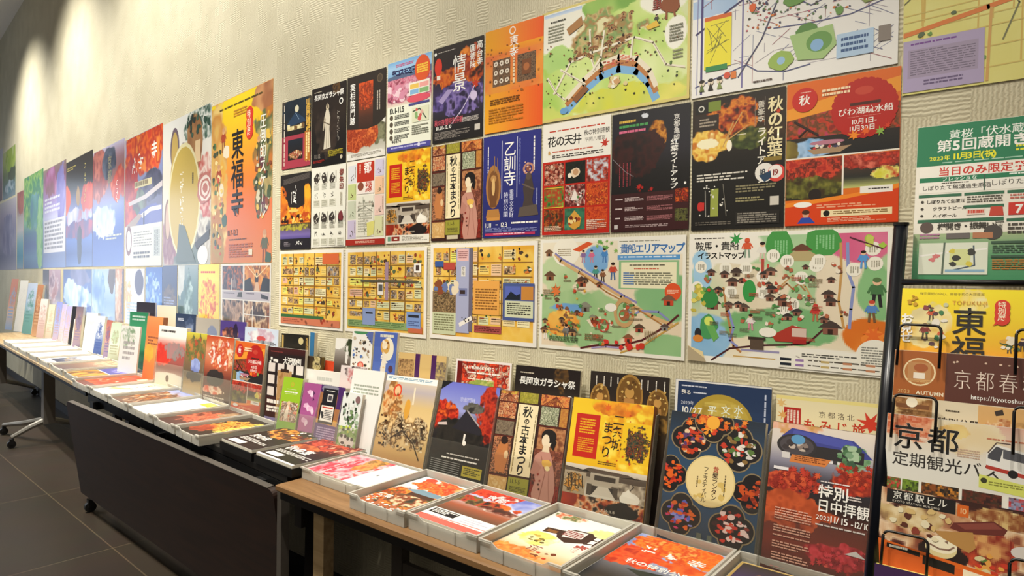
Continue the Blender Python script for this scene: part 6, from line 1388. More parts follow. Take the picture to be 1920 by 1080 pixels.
# ------------------------------------------------------------------ posters on the near wall
NEAR = [
    ('event_poster', d_temple_night, -2.853, -2.614, 1.914, 2.239, 'dark poster of a night temple above a red-framed photo, top row leftmost', 'upper row'),
    ('event_poster', d_garasha, -2.606, -2.349, 1.900, 2.260, 'near-black wall poster with a pale robed standing figure', 'upper row'),
    ('event_poster', d_jissoin, -2.342, -2.085, 1.902, 2.264, 'dark brown poster with red autumn trees below a rust panel', 'upper row'),
    ('event_poster', d_cosmos, -2.074, -1.816, 1.910, 2.273, 'pink cosmos flower field poster with blue sky and round orange badge', 'upper row'),
    ('event_poster', d_jokei, -1.808, -1.550, 1.913, 2.275, 'black and violet autumn night poster with two large white characters', 'upper row'),
    ('event_poster', d_toji, -1.541, -1.283, 1.916, 2.280, 'bright orange poster with two brown mandala squares', 'upper row'),
    ('illustrated_map', d_village, -1.290, -.767, 1.918, 2.284, 'green watercolour village map with river, above the cream and black posters', 'upper row'),
    ('street_map', d_transit, -.760, -.253, 1.914, 2.284, 'white street map with blue river and yellow inset, at the top', 'upper row'),
    ('area_map', d_yellowmap, -.243, .29, 1.836, 2.2, 'pale yellow street map with lilac text box, at the top right', 'upper row'),
    ('event_poster', d_fire, -2.861, -2.607, 1.527, 1.887, 'black poster with flames and a violet band, middle row leftmost', 'middle row'),
    ('event_poster', d_stamps, -2.603, -2.345, 1.532, 1.897, 'white poster with a grid of small black ink stamps', 'middle row'),
    ('event_poster', d_patch, -2.340, -2.081, 1.534, 1.898, 'pale patchwork poster with red title panel and red foot band', 'middle row'),
    ('event_poster', d_nijo, -2.075, -1.817, 1.536, 1.904, 'yellow castle festival poster pinned to the wall', 'middle row'),
    ('event_poster', d_furuhon, -1.809, -1.548, 1.539, 1.903, 'old book fair poster with kimono figure pinned to the wall', 'middle row'),
    ('event_poster', d_otokuni, -1.544, -1.287, 1.543, 1.904, 'indigo blue poster with two Buddhist statues and white title', 'middle row'),
    ('event_poster', d_ceiling, -1.279, -1.020, 1.544, 1.911, 'cream and red poster with a grid of nine small photos', 'middle row'),
    ('event_poster', d_lightup, -1.016, -.762, 1.545, 1.906, 'black poster with one glowing orange tree and white vertical title', 'middle row'),
    ('event_poster', d_momiji_light, -.755, -.503, 1.541, 1.906, 'black poster with gold-lit maple branches and gold vertical title', 'middle row'),
    ('event_poster', d_canal, -.500, -.245, 1.542, 1.907, 'orange boat trip poster with scalloped red badge on the wall', 'middle row'),
    ('town_map', lambda w, h: citymap(w, h, 35, 'salmon'), -2.866, -2.358, 1.158, 1.520, 'yellow town map with salmon foot band, leftmost of the lowest row', 'map row'),
    ('town_map', lambda w, h: citymap(w, h, 36, 'green'), -2.341, -1.830, 1.161, 1.519, 'yellow town map with dark grid lines and green foot, above the blue leaflet', 'map row'),
    ('town_map', lambda w, h: citymap(w, h, 37, 'blue'), -1.810, -1.295, 1.167, 1.527, 'town map with lilac vertical street and blue framed box', 'map row'),
    ('illustrated_map', d_kibune, -1.284, -.768, 1.169, 1.530, 'illustrated valley map with blue title and walking figures at the top', 'map row'),
    ('illustrated_map', d_kurama, -.759, -.256, 1.172, 1.531, 'illustrated green map with black title, pink corner and red tram', 'map row'),
]
for n, fn, x0, x1, z0, z1, lab, row in NEAR:
    p = fn(x1 - x0, z1 - z0)
    tag(p.build(n, M_POSTER, None, ((x0 + x1) / 2, -.003, z0)), lab, 'map' if 'map' in n else 'poster', 'sheets on the near wall, ' + row)

# ------------------------------------------------------------------ posters on the far wall
def fpt(u, off=.0):
    return (KX - u * ca - off * sa, u * sa - off * ca)


def far_poster(n, p, u0, u1, z0, lab, group, cat='poster'):
    x, y = fpt((u0 + u1) / 2, .0012)
    tag(p.build(n, M_GLOSSY, None, (x, y, z0), (0, 0, -FA)), lab, cat, group)


G = 'tall posters on the far wall'
far_poster('exhibition_poster', d_tofuku(.795, .912), .034, .829, 1.466, 'tall yellow to orange exhibition poster with huge black vertical characters', G)
far_poster('exhibition_poster', d_gourd(.855, .948), .836, 1.692, 1.461, 'tall white poster with large ochre oval and gourd shapes', G)
far_poster('temple_poster', d_redroof(.882, .971), 1.703, 2.586, 1.459, 'tall poster of red leaves over lavender roofs with white foot panel', G)
N_ = lambda sc, cols, el, rag=.4: ('n', sc, cols, el, rag)  # lower blues of the next tall sheets include window glare painted into the print
far_poster('temple_poster', d_generic(.976, .998, ['#c8c4e0', '#9a7078', '#8a5a54', '#8a7a98', '#8a98d0', '#5a74c0', '#3a58a8', '#4a68b8', '#5a78c0'], 111, ('京都', .5, .08, .12, '#8a8468', True),
    [N_(7, ['#a8504a', '#8a4a4a', '#c87a6a', '#9a5a54'], (.2, .2, .3, .24)), N_(6, ['#3a4058', '#5a6478', '#2a3044'], (.55, .14, .25, .14)), N_(8, ['#d8502c', '#b83a24', '#e07a54'], (.85, .34, .25, .14), .6), N_(5, ['#a8b8e8', '#d0d8f4', '#8098d8'], (.4, .62, .4, .14), .6)], brush=(.75, .3, .06, W, 3), micro=(.45, .74, .95, .79, 2, '#c8c8b8')), 2.608, 3.584, 1.462, 'tall blue poster with brick-red stripes and grey roof, beside the white-footed one', G)
far_poster('temple_poster', d_generic(1.055, 1.038, ['#3a342e', '#38302a', '#34302c', '#6a6a98', '#8a9ad8', '#4a5a98', '#5a7ac8', '#4a64a8', '#6a88c8'], 113, None,
    [N_(5, ['#e8501c', '#f06a24', '#d83a18'], (.06, .36, .14, .14)), N_(5, ['#e85a2c', '#d8482c', '#f0704a'], (.85, .4, .28, .14)), N_(4, ['#d8a83c', '#b88a3c'], (.48, .36, .07, .1)), N_(5, ['#e8e0f0', '#b8c0ec', '#c87a98'], (.45, .54, .5, .08), .6), N_(5, ['#c85a74', '#8a5a8a', '#5a5a98'], (.5, .66, .6, .08), .6), N_(5, ['#2a3048', '#3a4468'], (.55, .8, .1, .2))], brush=(.7, .06, .07, '#e8d878', 5), micro=(.05, .06, .4, .1, 2, '#c8b860')), 3.590, 4.645, 1.463, 'tall near-black poster with orange flares fading to deep blue', G)
far_poster('temple_poster', d_generic(1.155, 1.085, ['#a08a80', '#8a5a7a', '#a070a8', '#a898d8', '#c8c8ec', '#8a98d0', '#8090c0', '#7a8ab8', '#8098d0'], 115, None,
    [N_(5, ['#8a4a5a', '#a85a8a', '#c88ac0'], (.35, .14, .3, .16)), N_(5, ['#7a74c0', '#a8a0dc'], (.8, .3, .2, .3))], foot=(.52, .85, '#dcdce6', 7, '#8a8a98'), micro=(.08, .3, .75, .46, 4, '#e8e8f4')), 4.652, 5.808, 1.460, 'tall mauve poster with a big white text panel, beside the green one', G)
far_poster('temple_poster', d_generic(1.23, 1.134, ['#6aa86a', '#7ab878', '#5aa080', '#6ab090', '#88c8a0', '#5a88a8', '#5a78b0', '#6a98c0', '#5a80b0'], 117, None,
    [N_(8, ['#4a9a5a', '#a8d068', '#3a8a6a', '#88c060'], (.5, .2, .7, .4)), N_(5, ['#4a80a0', '#58a098', '#7ab0c0'], (.6, .4, .3, .2)), N_(7, ['#88c880', '#a8d890', '#58a868'], (.85, .65, .15, .4), .5)]), 5.812, 7.04, 1.452, 'tall poster of fresh green foliage, blue glare painted into its lower part', G)
far_poster('temple_poster', d_generic(.47, .999, ['#a85a50', '#8a5a58', '#c0b8b8', '#d8d4d8', '#7ab8c8', '#4aa0c0', '#9ab8d0'], 119, None, [N_(4, ['#98484a', '#b86a58'], (.6, .14, .5, .16))]), 7.08, 7.55, 1.451, 'narrow poster, rust above and teal below, left of the green one', G)
far_poster('temple_poster', d_generic(1.10, .676, ['#d0dca0', '#c0d080', '#7a9068', '#6a8888', '#98b0c0'], 121, None, [N_(5, ['#b8d060', '#98b848', '#dce8b0'], (.6, .2, .4, .3)), N_(4, ['#4a5a48', '#5a6a54'], (.75, .55, .3, .14)), N_(9, ['#6a98a8', '#d0e0e8', '#5a8090'], (.6, .78, .4, .14))]), 7.69, 8.79, 2.446, 'small green poster hung highest at the far left', G)
far_poster('notice_poster', d_generic(1.45, .975, ['#d8d4d8', '#b8b0c8', '#9a98b8', '#a8a8c4', '#8a90b0', '#b8b8cc'], 123, None, [N_(4, ['#7a7ea8', '#a8a8c8', '#8a8ab0'], (.5, .5, .4, .3))]), 7.60, 9.05, 1.442, 'greyish lilac poster at the far left below the small green one', G)
far_poster('notice_poster', d_generic(1.9, .766, ['#dcdce8', '#d0d0e0', '#9a8a98', '#8a7a84'], 125), 8.83, 10.73, 2.455, 'pale lilac poster cut by the left picture edge', G)

G = 'small posters under the tall ones'  # blue-white tones in several of these are window glare painted into their colours


def photo_grid(w, h):
    p = Print(w, h, '#e8e4dc', seed=131)
    for i, (x0, y0, x1, y1, cols) in enumerate([(.03, .03, .47, .4, ['#2a2430', '#5a4a54', '#c86a3c', '#3a3444', '#8a7a7a']), (.5, .03, .98, .4, ['#c8701c', '#e8a040', '#6a3414', '#d88a2c']), (.03, .55, .47, .97, ['#3a2a24', '#8a6a54', '#c8a48a', '#2a2224']), (.5, .55, .98, .97, ['#c8824a', '#6a3a24', '#e8c8a0', '#3a241c'])]):
        p.PH(x0, y0, x1, y1, [('g', cols[:2]), ('n', 5, cols, None, 0)], seed=i)
    p.PG([(.5, .25), (.62, .2), (.68, .4), (.5, .4)], '#1c1a20'); p.PG([(.98, .22), (.86, .2), (.8, .4), (.98, .4)], '#1c1a20'); p.E(.74, .22, .035, '#2a1c18', .05); p.PG([(.69, .4), (.72, .27), (.77, .27), (.8, .4)], '#d8b08a')
    for a, b in ((.55, .5), (.66, .6), (.8, .85), (.95, .98)): p.LN([(a, .03), (.74, .2)], .008, '#f4d8a0')
    p.R(.23, .22, .24, .4, W); p.R(.03, .41, .98, .53, '#b8b0b8'); p.PG([(.35, .5), (.38, .43), (.45, .42), (.46, .5)], '#3a3830'); p.PG([(.83, .5), (.82, .43), (.96, .47), (.95, .51)], '#34343a'); p.M(.06, .44, .3, .47, 1, '#6a6470'); p.M(.53, .43, .7, .46, 1, '#6a6470'); p.R(.66, .62, .67, .97, W); p.R(.5, .74, .98, .75, W)
    return p


far_poster('photo_poster', photo_grid(.632, .36), .040, .671, 1.102, 'white bordered poster of four dark interior photos, under the orange one', G)
far_poster('event_poster', d_generic(.316, .36, ['#f0d83a', '#f0e060', '#e8c83a', '#f0d84a', '#e8b83a'], 133, None, [N_(8, ['#d8742c', '#f0e048', '#e89a3c', '#c8502c'], (.5, .6, .45, .35), .6)], res=.005, micro=(.1, .11, .8, .17, 1, '#c8382c')), .700, 1.016, 1.102, 'bright yellow small poster with orange figures', G)
far_poster('event_poster', d_generic(.352, .42, ['#8a9aa0', '#5a7a80', '#4a6a70', '#5a7a80'], 135, None, [N_(5, ['#c8ccc8', '#b8bcb8'], (.12, .12, .22, .4), .3), N_(6, ['#a8c0c0', '#5a7a78', '#385458'], (.55, .6, .2, .5), .6), N_(4, ['#c87a78', '#d88a80'], (.6, 1, .35, .14), .2)], res=.005), 1.032, 1.384, 1.04, 'small grey-teal poster with a pale waterfall, right of the navy one', G)
far_poster('event_poster', d_generic(.288, .42, ['#3a4a7a', '#2c3c68', '#4a4a68', '#34406a'], 137, None, [N_(5, ['#5a4a54', '#6a5a5c', '#3a3a54'], (.5, .5, .4, .2))], res=.005, micro=(.1, .5, .8, .8, 7, '#8a98c0')), 1.399, 1.687, 1.04, 'small navy poster beside the bright blue one', G)
far_poster('event_poster', d_generic(.368, .42, ['#3a6ac0', '#4a80d8', '#5a98e8', '#3a64b8'], 139, None, [N_(4, ['#88b8f4', '#3a70d0', '#c8e4fc', '#4a88e0'], (.4, .5, .5, .4), .6)], res=.005), 1.693, 2.061, 1.03, 'small bright blue poster with pale glare painted into its colours', G)
far_poster('event_poster', d_generic(.474, .42, ['#e4e6ee', '#e0e4f0', '#dfe8f4', '#d8e4f4'], 141, None, [('f', '#4a4468', (.72, .24, .24, .24), .1), N_(6, ['#d8d890', '#c8a878', '#e8e8e0'], (.15, .5, .18, .3), .6)], res=.006, micro=(.1, .6, .9, .95, 6, '#a8c0dc')), 2.081, 2.555, 1.02, 'small white poster with a violet square', G)
far_poster('event_poster', d_generic(.240, .42, ['#b87a54', '#d0a888', '#a86a4a', '#8a6050'], 143, None, [N_(4, ['#e8d8c8', '#c89a78'], (.3, .5, .3, .5)), N_(4, ['#4a4468'], (.95, .5, .2, .6))], res=.006), 2.605, 2.845, 1.02, 'narrow tan and brown poster', G)
far_poster('event_poster', d_generic(.755, .42, ['#a8c0ec', '#b8d0f4', '#88acec', '#a0c0f4'], 145, None, [N_(4, ['#d8ecfc', '#88b0f0', '#6a94e0'], (.3, .5, .3, .5), .6), N_(4, ['#4a3430', '#5a4038'], (.86, .2, .14, .3), .5)], res=.007), 2.853, 3.608, 1.02, 'pale sky blue poster with a dark brown edge', G)
far_poster('event_poster', d_generic(1.135, .42, ['#4a60a0', '#5a78c0', '#4a6ab8', '#6a90dc'], 147, None, [N_(5, ['#a8ccf8', '#e0f0ff', '#5a88dc'], (.5, .6, .5, .4), .6), N_(5, ['#8a90c0', '#6a70a0'], (.6, .14, .35, .2), .6)], res=.007), 3.618, 4.753, 1.02, 'wide blue poster with painted blue-white glare, right of the pinkish one', G)
far_poster('event_poster', d_generic(.58, .42, ['#c0a0b0', '#b08a9c', '#8a8098', '#c8c4d4'], 149, None, [N_(5, ['#a87078', '#d8c0cc', '#8a6a80'], (.4, .4, .4, .4), .6)], res=.007), 4.887, 5.467, 1.02, 'small pinkish mauve poster near the left', G)
far_poster('event_poster', d_generic(.33, .42, ['#4a4658', '#5a5868', '#3a3848', '#4a4450'], 151, None, [], res=.007), 5.477, 5.807, 1.02, 'narrow charcoal poster, last of the small row', G)

# ------------------------------------------------------------------ tables
TT = .70


def caster(parent, x, y):
    c = MB().tube([(x - .012, y, .03), (x + .012, y, .03)], .03, 14)
    c.box(x - .02, y - .014, .03, x + .02, y + .014, .075)
    return c.build('caster', M_BLACK, parent)


def t_leg(root, x, y0, y1, ym, m_leg, fat=.05):
    """column with splayed feet on casters"""
    lg = MB().prism([(x - fat * .55, TT - .03), (x - fat * .9, .17), (x + fat * .9, .17), (x + fat * .55, TT - .03)], ym - fat * .6, ym + fat * .6).build('leg', m_leg, root)
    for y in (y0, y1):
        MB().tube([(x, ym, .2), (x, (ym + y) / 2, .15), (x, y, .085)], .026, 8, .017).build('foot', M_STEEL, root)
        caster(root, x, y)
    return lg


# right table
t = thing('display_table', 'oak-topped table at the right carrying the frosted trays nearest the viewer', 'table', (-1.955, -.565, 0), group='display tables along the wall')
MB().box(0, 0, TT - .022, 2.95, .53, TT, .004).build('table_top', M_TOP, t)
MB().box(.01, .012, TT - .05, 2.94, .035, TT - .022).build('apron', M_BLACK, t)
for x in (.13, 2.6):
    for y in (.1, .44):
        MB().box(x - .028, y - .02, 0, x + .028, y + .02, TT - .022).build('leg', M_FARTOP if x < 1 and y < .2 else M_GREY, t)
MB().box(.02, .06, TT - .15, .06, .09, TT - .022).box(.06, .06, TT - .07, .3, .09, TT - .022).build('bracket', M_BLACK, t)
MB().box(.13, .425, .28, 2.6, .445, .34).build('stretcher', M_GREY, t)

# middle table with its hanging walnut panel
MA = math.radians(-4.0)
t = thing('display_table', 'black-edged table with dark walnut front panel, between the two lighter tables', 'table', (-1.985, -.49, 0), (0, 0, MA), group='display tables along the wall')
MB().box(-2.46, 0, TT - .03, -.022, .45, TT, .004).build('table_top', M_DARKTOP, t)
MB().box(-2.44, .0, TT - .075, -.02, .03, TT - .03).build('apron', M_BLACK, t)
rc = [(.03 * math.sin(a), .03 * math.cos(a)) for a in [math.pi / 2 * k / 5 for k in range(6)]]
pn = MB().prism([(-2.345, -.56), (0, -.56)] + [(-.03 + x, -.03 + z) for x, z in rc[::-1]] + [(-2.315 - x, -.03 + z) for x, z in rc], -.012, .012).build('front_panel', M_PANEL, t)
MB().prism([(-2.31, 0), (-.035, 0), (-.035, .003), (-2.31, .003)], -.0125, .0125).build('lit_edge', M_GREY, pn)  # pale strip stands in for light falling on the panel's top edge
pn.location = (-.045, -.03, .655); pn.rotation_euler = (math.radians(8), 0, math.radians(2.0))
for x in (-.2, -1.2, -2.25):
    MB().box(x - .03, -.03, TT - .09, x + .03, .03, TT - .045).build('hinge', M_BLACK, t)
t_leg(t, -2.3, -.02, .38, .2, M_GREY)
t_leg(t, -.16, .02, .38, .2, M_GREY)
MB().box(-2.22, .07, 0, -2.18, .11, .6).build('prop_leg', M_GREY, t)
MB().box(-.035, -.03, 0, -.005, .0, .66).build('prop_leg', M_GREY, t)
# far table
FT = math.radians(-6.3)
t = thing('display_table', 'pale maple table at the far left with single column leg on casters', 'table', (-4.47, -.325, 0), (0, 0, FT), group='display tables along the wall')
MB().box(-4.9, 0, TT - .025, 0, .43, TT, .004).build('table_top', M_FARTOP, t)
MB().box(-4.88, .012, TT - .05, -.02, .03, TT - .025).build('apron', M_BLACK, t)
t_leg(t, -1.84, -.12, .42, .12, M_GREY, .065)
MB().tube([(-1.84, .12, .2), (-2.1, .0, .14), (-2.42, -.1, .085)], .026, 8, .017).build('foot', M_STEEL, t); caster(t, -2.42, -.1)
t_leg(t, -4.5, -.12, .42, .12, M_GREY, .065)

# ------------------------------------------------------------------ trays and the flyers in them
def make_tray(x0, x1, y0, y1, hh, label, rz=0, group='frosted flyer trays'):
    """x0..x1, y0..y1 in the table's plane; origin at the front left corner"""
    w_, d_ = x1 - x0, y1 - y0
    o = thing('flyer_tray', label, 'tray', (x0, y0, TT + .001), (0, 0, rz), group)
    T_ = .0025
    b = MB().box(0, 0, 0, w_, d_, T_)
    b.box(0, d_ - T_, T_, w_, d_, hh).box(0, T_, T_, T_, d_ - T_, hh).box(w_ - T_, T_, T_, w_, d_ - T_, hh)
    lo = hh * .74
    b.prism([(0, T_), (w_, T_), (w_, hh), (w_ * .86, hh), (w_ * .78, lo), (w_ * .22, lo), (w_ * .14, hh), (0, hh)], 0, T_)
    b.build('tray_body', M_TRAY, o)
    r = MB().box(-.004, d_, hh - .005, w_ + .004, d_ + .004, hh).box(-.004, 0, hh - .005, 0, d_, hh).box(w_, 0, hh - .005, w_ + .004, d_, hh)
    r.box(-.004, -.004, hh - .005, w_ * .14, 0, hh).box(w_ * .86, -.004, hh - .005, w_ + .004, 0, hh)
    r.build('rim', M_TRAY, o)
    for x in (w_ * .3, w_ * .7):
        MB().box(x - .002, -.0022, T_, x + .002, 0, lo).build('rib', M_TRAY, o)
    return o


def flyers(x0, y0, w_, d_, z, th, kind, label, rz=0, turn=False, group='stacks of flyers lying in the trays'):
    o = thing('flyer_stack', label, 'flyers', (x0, y0, z), (0, 0, rz), group)
    MB().box(0, 0, 0, w_, d_, th).build('pages', M_PAGES, o)
    if turn:
        d_tray(d_, w_, kind).build('cover', M_FLYER, o, (w_, d_ / 2, th + .0009), (-math.pi / 2, 0, math.pi / 2))
    else:
        d_tray(w_, d_, kind).build('cover', M_FLYER, o, (w_ / 2, 0, th + .0009), (-math.pi / 2, 0, 0))
    return o


RT = [(-1.947, -1.600, -.470, -.222, .040, 0, 'pink topped flyers in the wide tray at the oak table\'s left end', 'wide frosted tray of pink flyers at the oak table\'s left end', .03, True),
      (-1.588, -1.345, -.541, -.223, .046, 1, 'flyers showing a blue roof among orange leaves', 'frosted tray holding the blue-roof flyers, second on the oak table', .020, False),
      (-1.333, -1.080, -.535, -.222, .046, 2, 'flyers with red leaves, blue sky corner and a black text box', 'frosted tray of red-leaf flyers with black box, third on the oak table', .034, False),
      (-1.062, -.818, -.541, -.200, .046, 3, 'cream flyers with a brown bottle and big red-brown characters', 'frosted tray of cream bottle flyers, fourth on the oak table', .020, False),
      (-.800, -.548, -.552, -.190, .046, 4, 'flyers of orange leaves on blue sky with white brushed title', 'frosted tray of orange-leaf flyers in front of the lantern leaflets', .022, False),
      (-.535, -.288, -.552, -.190, .046, 5, 'dark violet flyers with gold edge at the bottom picture edge', 'frosted tray of violet flyers at the oak table\'s right end', .022, False)]
for x0, x1, y0, y1, hh, k, fl, tl, th, turn in RT:
    make_tray(x0, x1, y0, y1, hh, tl)
    flyers(x0 + .007, y0 + .008, x1 - x0 - .014, y1 - y0 - .016, TT + .0042, th, k, fl, turn=turn)

# two black flyer boxes at the right end of the middle table
for (x0, y0, rz, k, lab, lab2) in ((-2.245, -.478, -.055, 7, 'black flyers with red dish and large white characters, beside the pink leaflet tray', 'shallow black box under the red dish flyers'),
                                   (-2.535, -.462, -.06, 6, 'black flyers with food photo, left of the red dish ones', 'shallow black box under the food photo flyers')):
    o = thing('flyer_box', lab2, 'box', (x0, y0, TT + .001), (0, 0, rz), 'black flyer boxes')
    MB().box(0, 0, 0, .272, .325, .004).box(0, 0, .004, .272, .004, .03).box(0, .321, .004, .272, .325, .03).box(0, .004, .004, .004, .321, .03).box(.268, .004, .004, .272, .321, .03).build('box_body', M_BLACK, o)
    c, s_ = math.cos(rz), math.sin(rz)
    flyers(x0 + .006 * c - .006 * s_, y0 + .006 * s_ + .006 * c, .258, .313, TT + .0055, .034, k, lab, rz, group='black flyers in boxes')

MT = [(-2.875, .255, .34, 8, 'frosted tray with night garden flyers, nearest on the middle table', 'dark flyers of an orange-lit garden with yellow characters'),
      (-3.150, .255, .345, 9, 'frosted tray with brown-red flyers, beside the night garden ones', 'dark brown-red flyers next to the night garden flyers'),
      (-3.530, .355, .35, 10, 'frosted tray of white flyers with one yellow block', 'white flyers with a yellow block at the top'),
      (-3.875, .325, .36, 11, 'frosted tray of brown street flyers', 'brown street scene flyers with a blue top corner'),
      (-4.235, .335, .36, 12, 'frosted tray of cream flyers with gold lettering', 'cream flyers with brushed brown title'),
      (-4.640, .375, .365, 13, 'frosted tray of vivid orange flyers', 'vivid orange flyers at the middle table\'s left end')]
for x0, w_, d_, k, tl, fl in MT:
    y0 = -.484 + (-2.875 - x0) * .085; rz = -.083
    make_tray(x0, x0 + w_, y0, y0 + d_, .044, tl, rz)
    c, s_ = math.cos(rz), math.sin(rz)
    flyers(x0 + .007 * c - .008 * s_, y0 + .007 * s_ + .008 * c, w_ - .014, d_ - .016, TT + .0042, .026, k, fl, rz)
FTR = [(14, 'first frosted tray on the maple table, with gold and violet flyers', 'gold and violet flyers, nearest on the maple table'), (15, 'frosted tray of brown photo flyers on the maple table', 'brown photo flyers beside the gold and violet ones'),
       (16, 'frosted tray of white flyers with dark landscape strip', 'white flyers with a dark landscape strip'), (17, 'white frosted tray next to the landscape flyers', 'plain white programmes next to the landscape flyers'), (18, 'white frosted tray, third from the maple table\'s far end', 'white programmes, third from the maple table\'s far end'),
       (19, 'white frosted tray, second from the maple table\'s far end', 'white programmes, second from the maple table\'s far end'), (20, 'white frosted tray at the maple table\'s far end', 'white programmes at the maple table\'s far end')]
for i, (k, tl, fl) in enumerate(FTR):
    x0 = -5.06 - .46 * i; rz = FT
    w_ = .40; d_ = .39
    y0 = -.325 + (-4.47 - x0 ) * math.tan(-FT) + .006
    make_tray(x0, x0 + w_, y0, y0 + d_, .044, tl, rz)
    c, s_ = math.cos(rz), math.sin(rz)
    flyers(x0 + .007 * c - .008 * s_, y0 + .007 * s_ + .008 * c, w_ - .014, d_ - .016, TT + .0042, .03, k, fl, rz)

# ------------------------------------------------------------------ standing leaflets and their clear holders
def leaflet(name, key, design, label, th=.012, mat_=None, group=None, pages=None):
    x, y, yw, tl, w_, h_ = ITEMS[key]
    c, s_ = math.cos(yw), math.sin(yw)
    o = thing(name, label, 'leaflet', (x + c * w_ / 2, y + s_ * w_ / 2, TT + .006), (-tl, 0, yw), group)
    MB().box(-w_ / 2, .0008, 0, w_ / 2, th, h_ - .001).build('pages', pages or M_PAGES, o)
    design(w_, h_).build('cover', mat_ or M_FLYER, o)
    return o


def holder(key, label, th, lip=.42):
    x, y, yw, tl, w_, h_ = ITEMS[key]
    c, s_ = math.cos(yw), math.sin(yw)
    o = thing('leaflet_holder', label, 'holder', (x + c * w_ / 2, y + s_ * w_ / 2, TT + .003), (-tl, 0, yw), 'clear leaflet holders')
    W2 = w_ / 2 + .005; D0, D1 = -.006, th + .006; H = h_ * .96
    MB().box(-W2, D1, 0, W2, D1 + .0025, H).build('back_panel', M_ACRYL, o)
    MB().box(-W2, D0 - .0025, 0, W2, D0, h_ * lip).build('front_panel', M_ACRYL, o)
    for s1 in (-1, 1):
        MB().prism([(D0, 0), (D1, 0), (D1, H), (D0 + (D1 - D0) * .3, H * .97), (D0, h_ * lip)], min(s1 * W2, s1 * (W2 + .003)), max(s1 * W2, s1 * (W2 + .003))).build('side_panel', M_ACRYL_SIDE, o)
    for q in o.children:
        if q.name.startswith('side_panel'):      # prism runs along y; turn it so that it runs along x
            for v in q.data.vertices: v.co = (v.co.y, v.co.x, v.co.z)
    MB().box(-W2, D0, -.0025, W2, D1, 0).build('holder_floor', M_ACRYL, o)
    return o


M_PG_RED = simple('striped_red_page_edges', '#a86a4a', .6, bscale=220)
M_PG_OLIVE = simple('olive_spine', '#6a6030', .6, bscale=150)
GF = 'leaflets standing behind the trays'
GB = 'leaflets standing in the back row'
FRONT = [('makie', d_makie, 'golden illustrated leaflets with white top band, standing left of the night temple ones', .03),
         ('temple', d_night_temple, 'dark temple leaflets with violet-blue sky and red leaves', .02),
         ('furuhon', d_furuhon, 'old book fair leaflets with kimono figure, standing on the table', .016),
         ('nijo', d_nijo, 'yellow castle festival leaflets in the thick stack on the table', .026),
         ('lantern', d_lantern, 'dark blue lantern leaflets with cream circle and lobed photos', .02),
         ('tokubetsu', d_special, 'leaflets of a blue-roofed temple and red leaves beside the rack post', .02)]
for k, fn, lab, th in FRONT:
    leaflet('leaflet_stack', k, fn, lab, th, group=GF, pages=M_PG_RED if k == 'nijo' else None)
for k, lab, th in (('makie', 'clear holder around the golden illustrated leaflets', .03), ('temple', 'clear holder around the dark temple leaflets', .02), ('furuhon', 'clear holder around the standing book fair leaflets', .016), ('nijo', 'clear holder around the yellow castle leaflets', .026), ('lantern', 'clear holder around the blue lantern leaflets', .02), ('tokubetsu', 'clear holder around the blue-roofed temple leaflets', .02)):
    holder(k, lab, th)
for k, fn, lab in (('pillars', d_pillars, 'tan leaflet with violet vertical stripes, behind the golden ones'), ('autumn', d_autumn, 'red maple leaflet with white border, behind the night temple ones'), ('nagaoka', d_garasha, 'black leaflet with white brushed title, behind the book fair ones'),
                   ('buddha', d_buddha, 'dark leaflet with three golden statues, behind the yellow castle ones'), ('gold', d_goldmoon, 'navy leaflet with large gold disc, behind the lantern ones'), ('momiji', d_momijitrip, 'cream leaflet with red maple leaf and seal, beside the rack post')):
    leaflet('leaflet_stack', k, fn, lab, .012, group=GB)

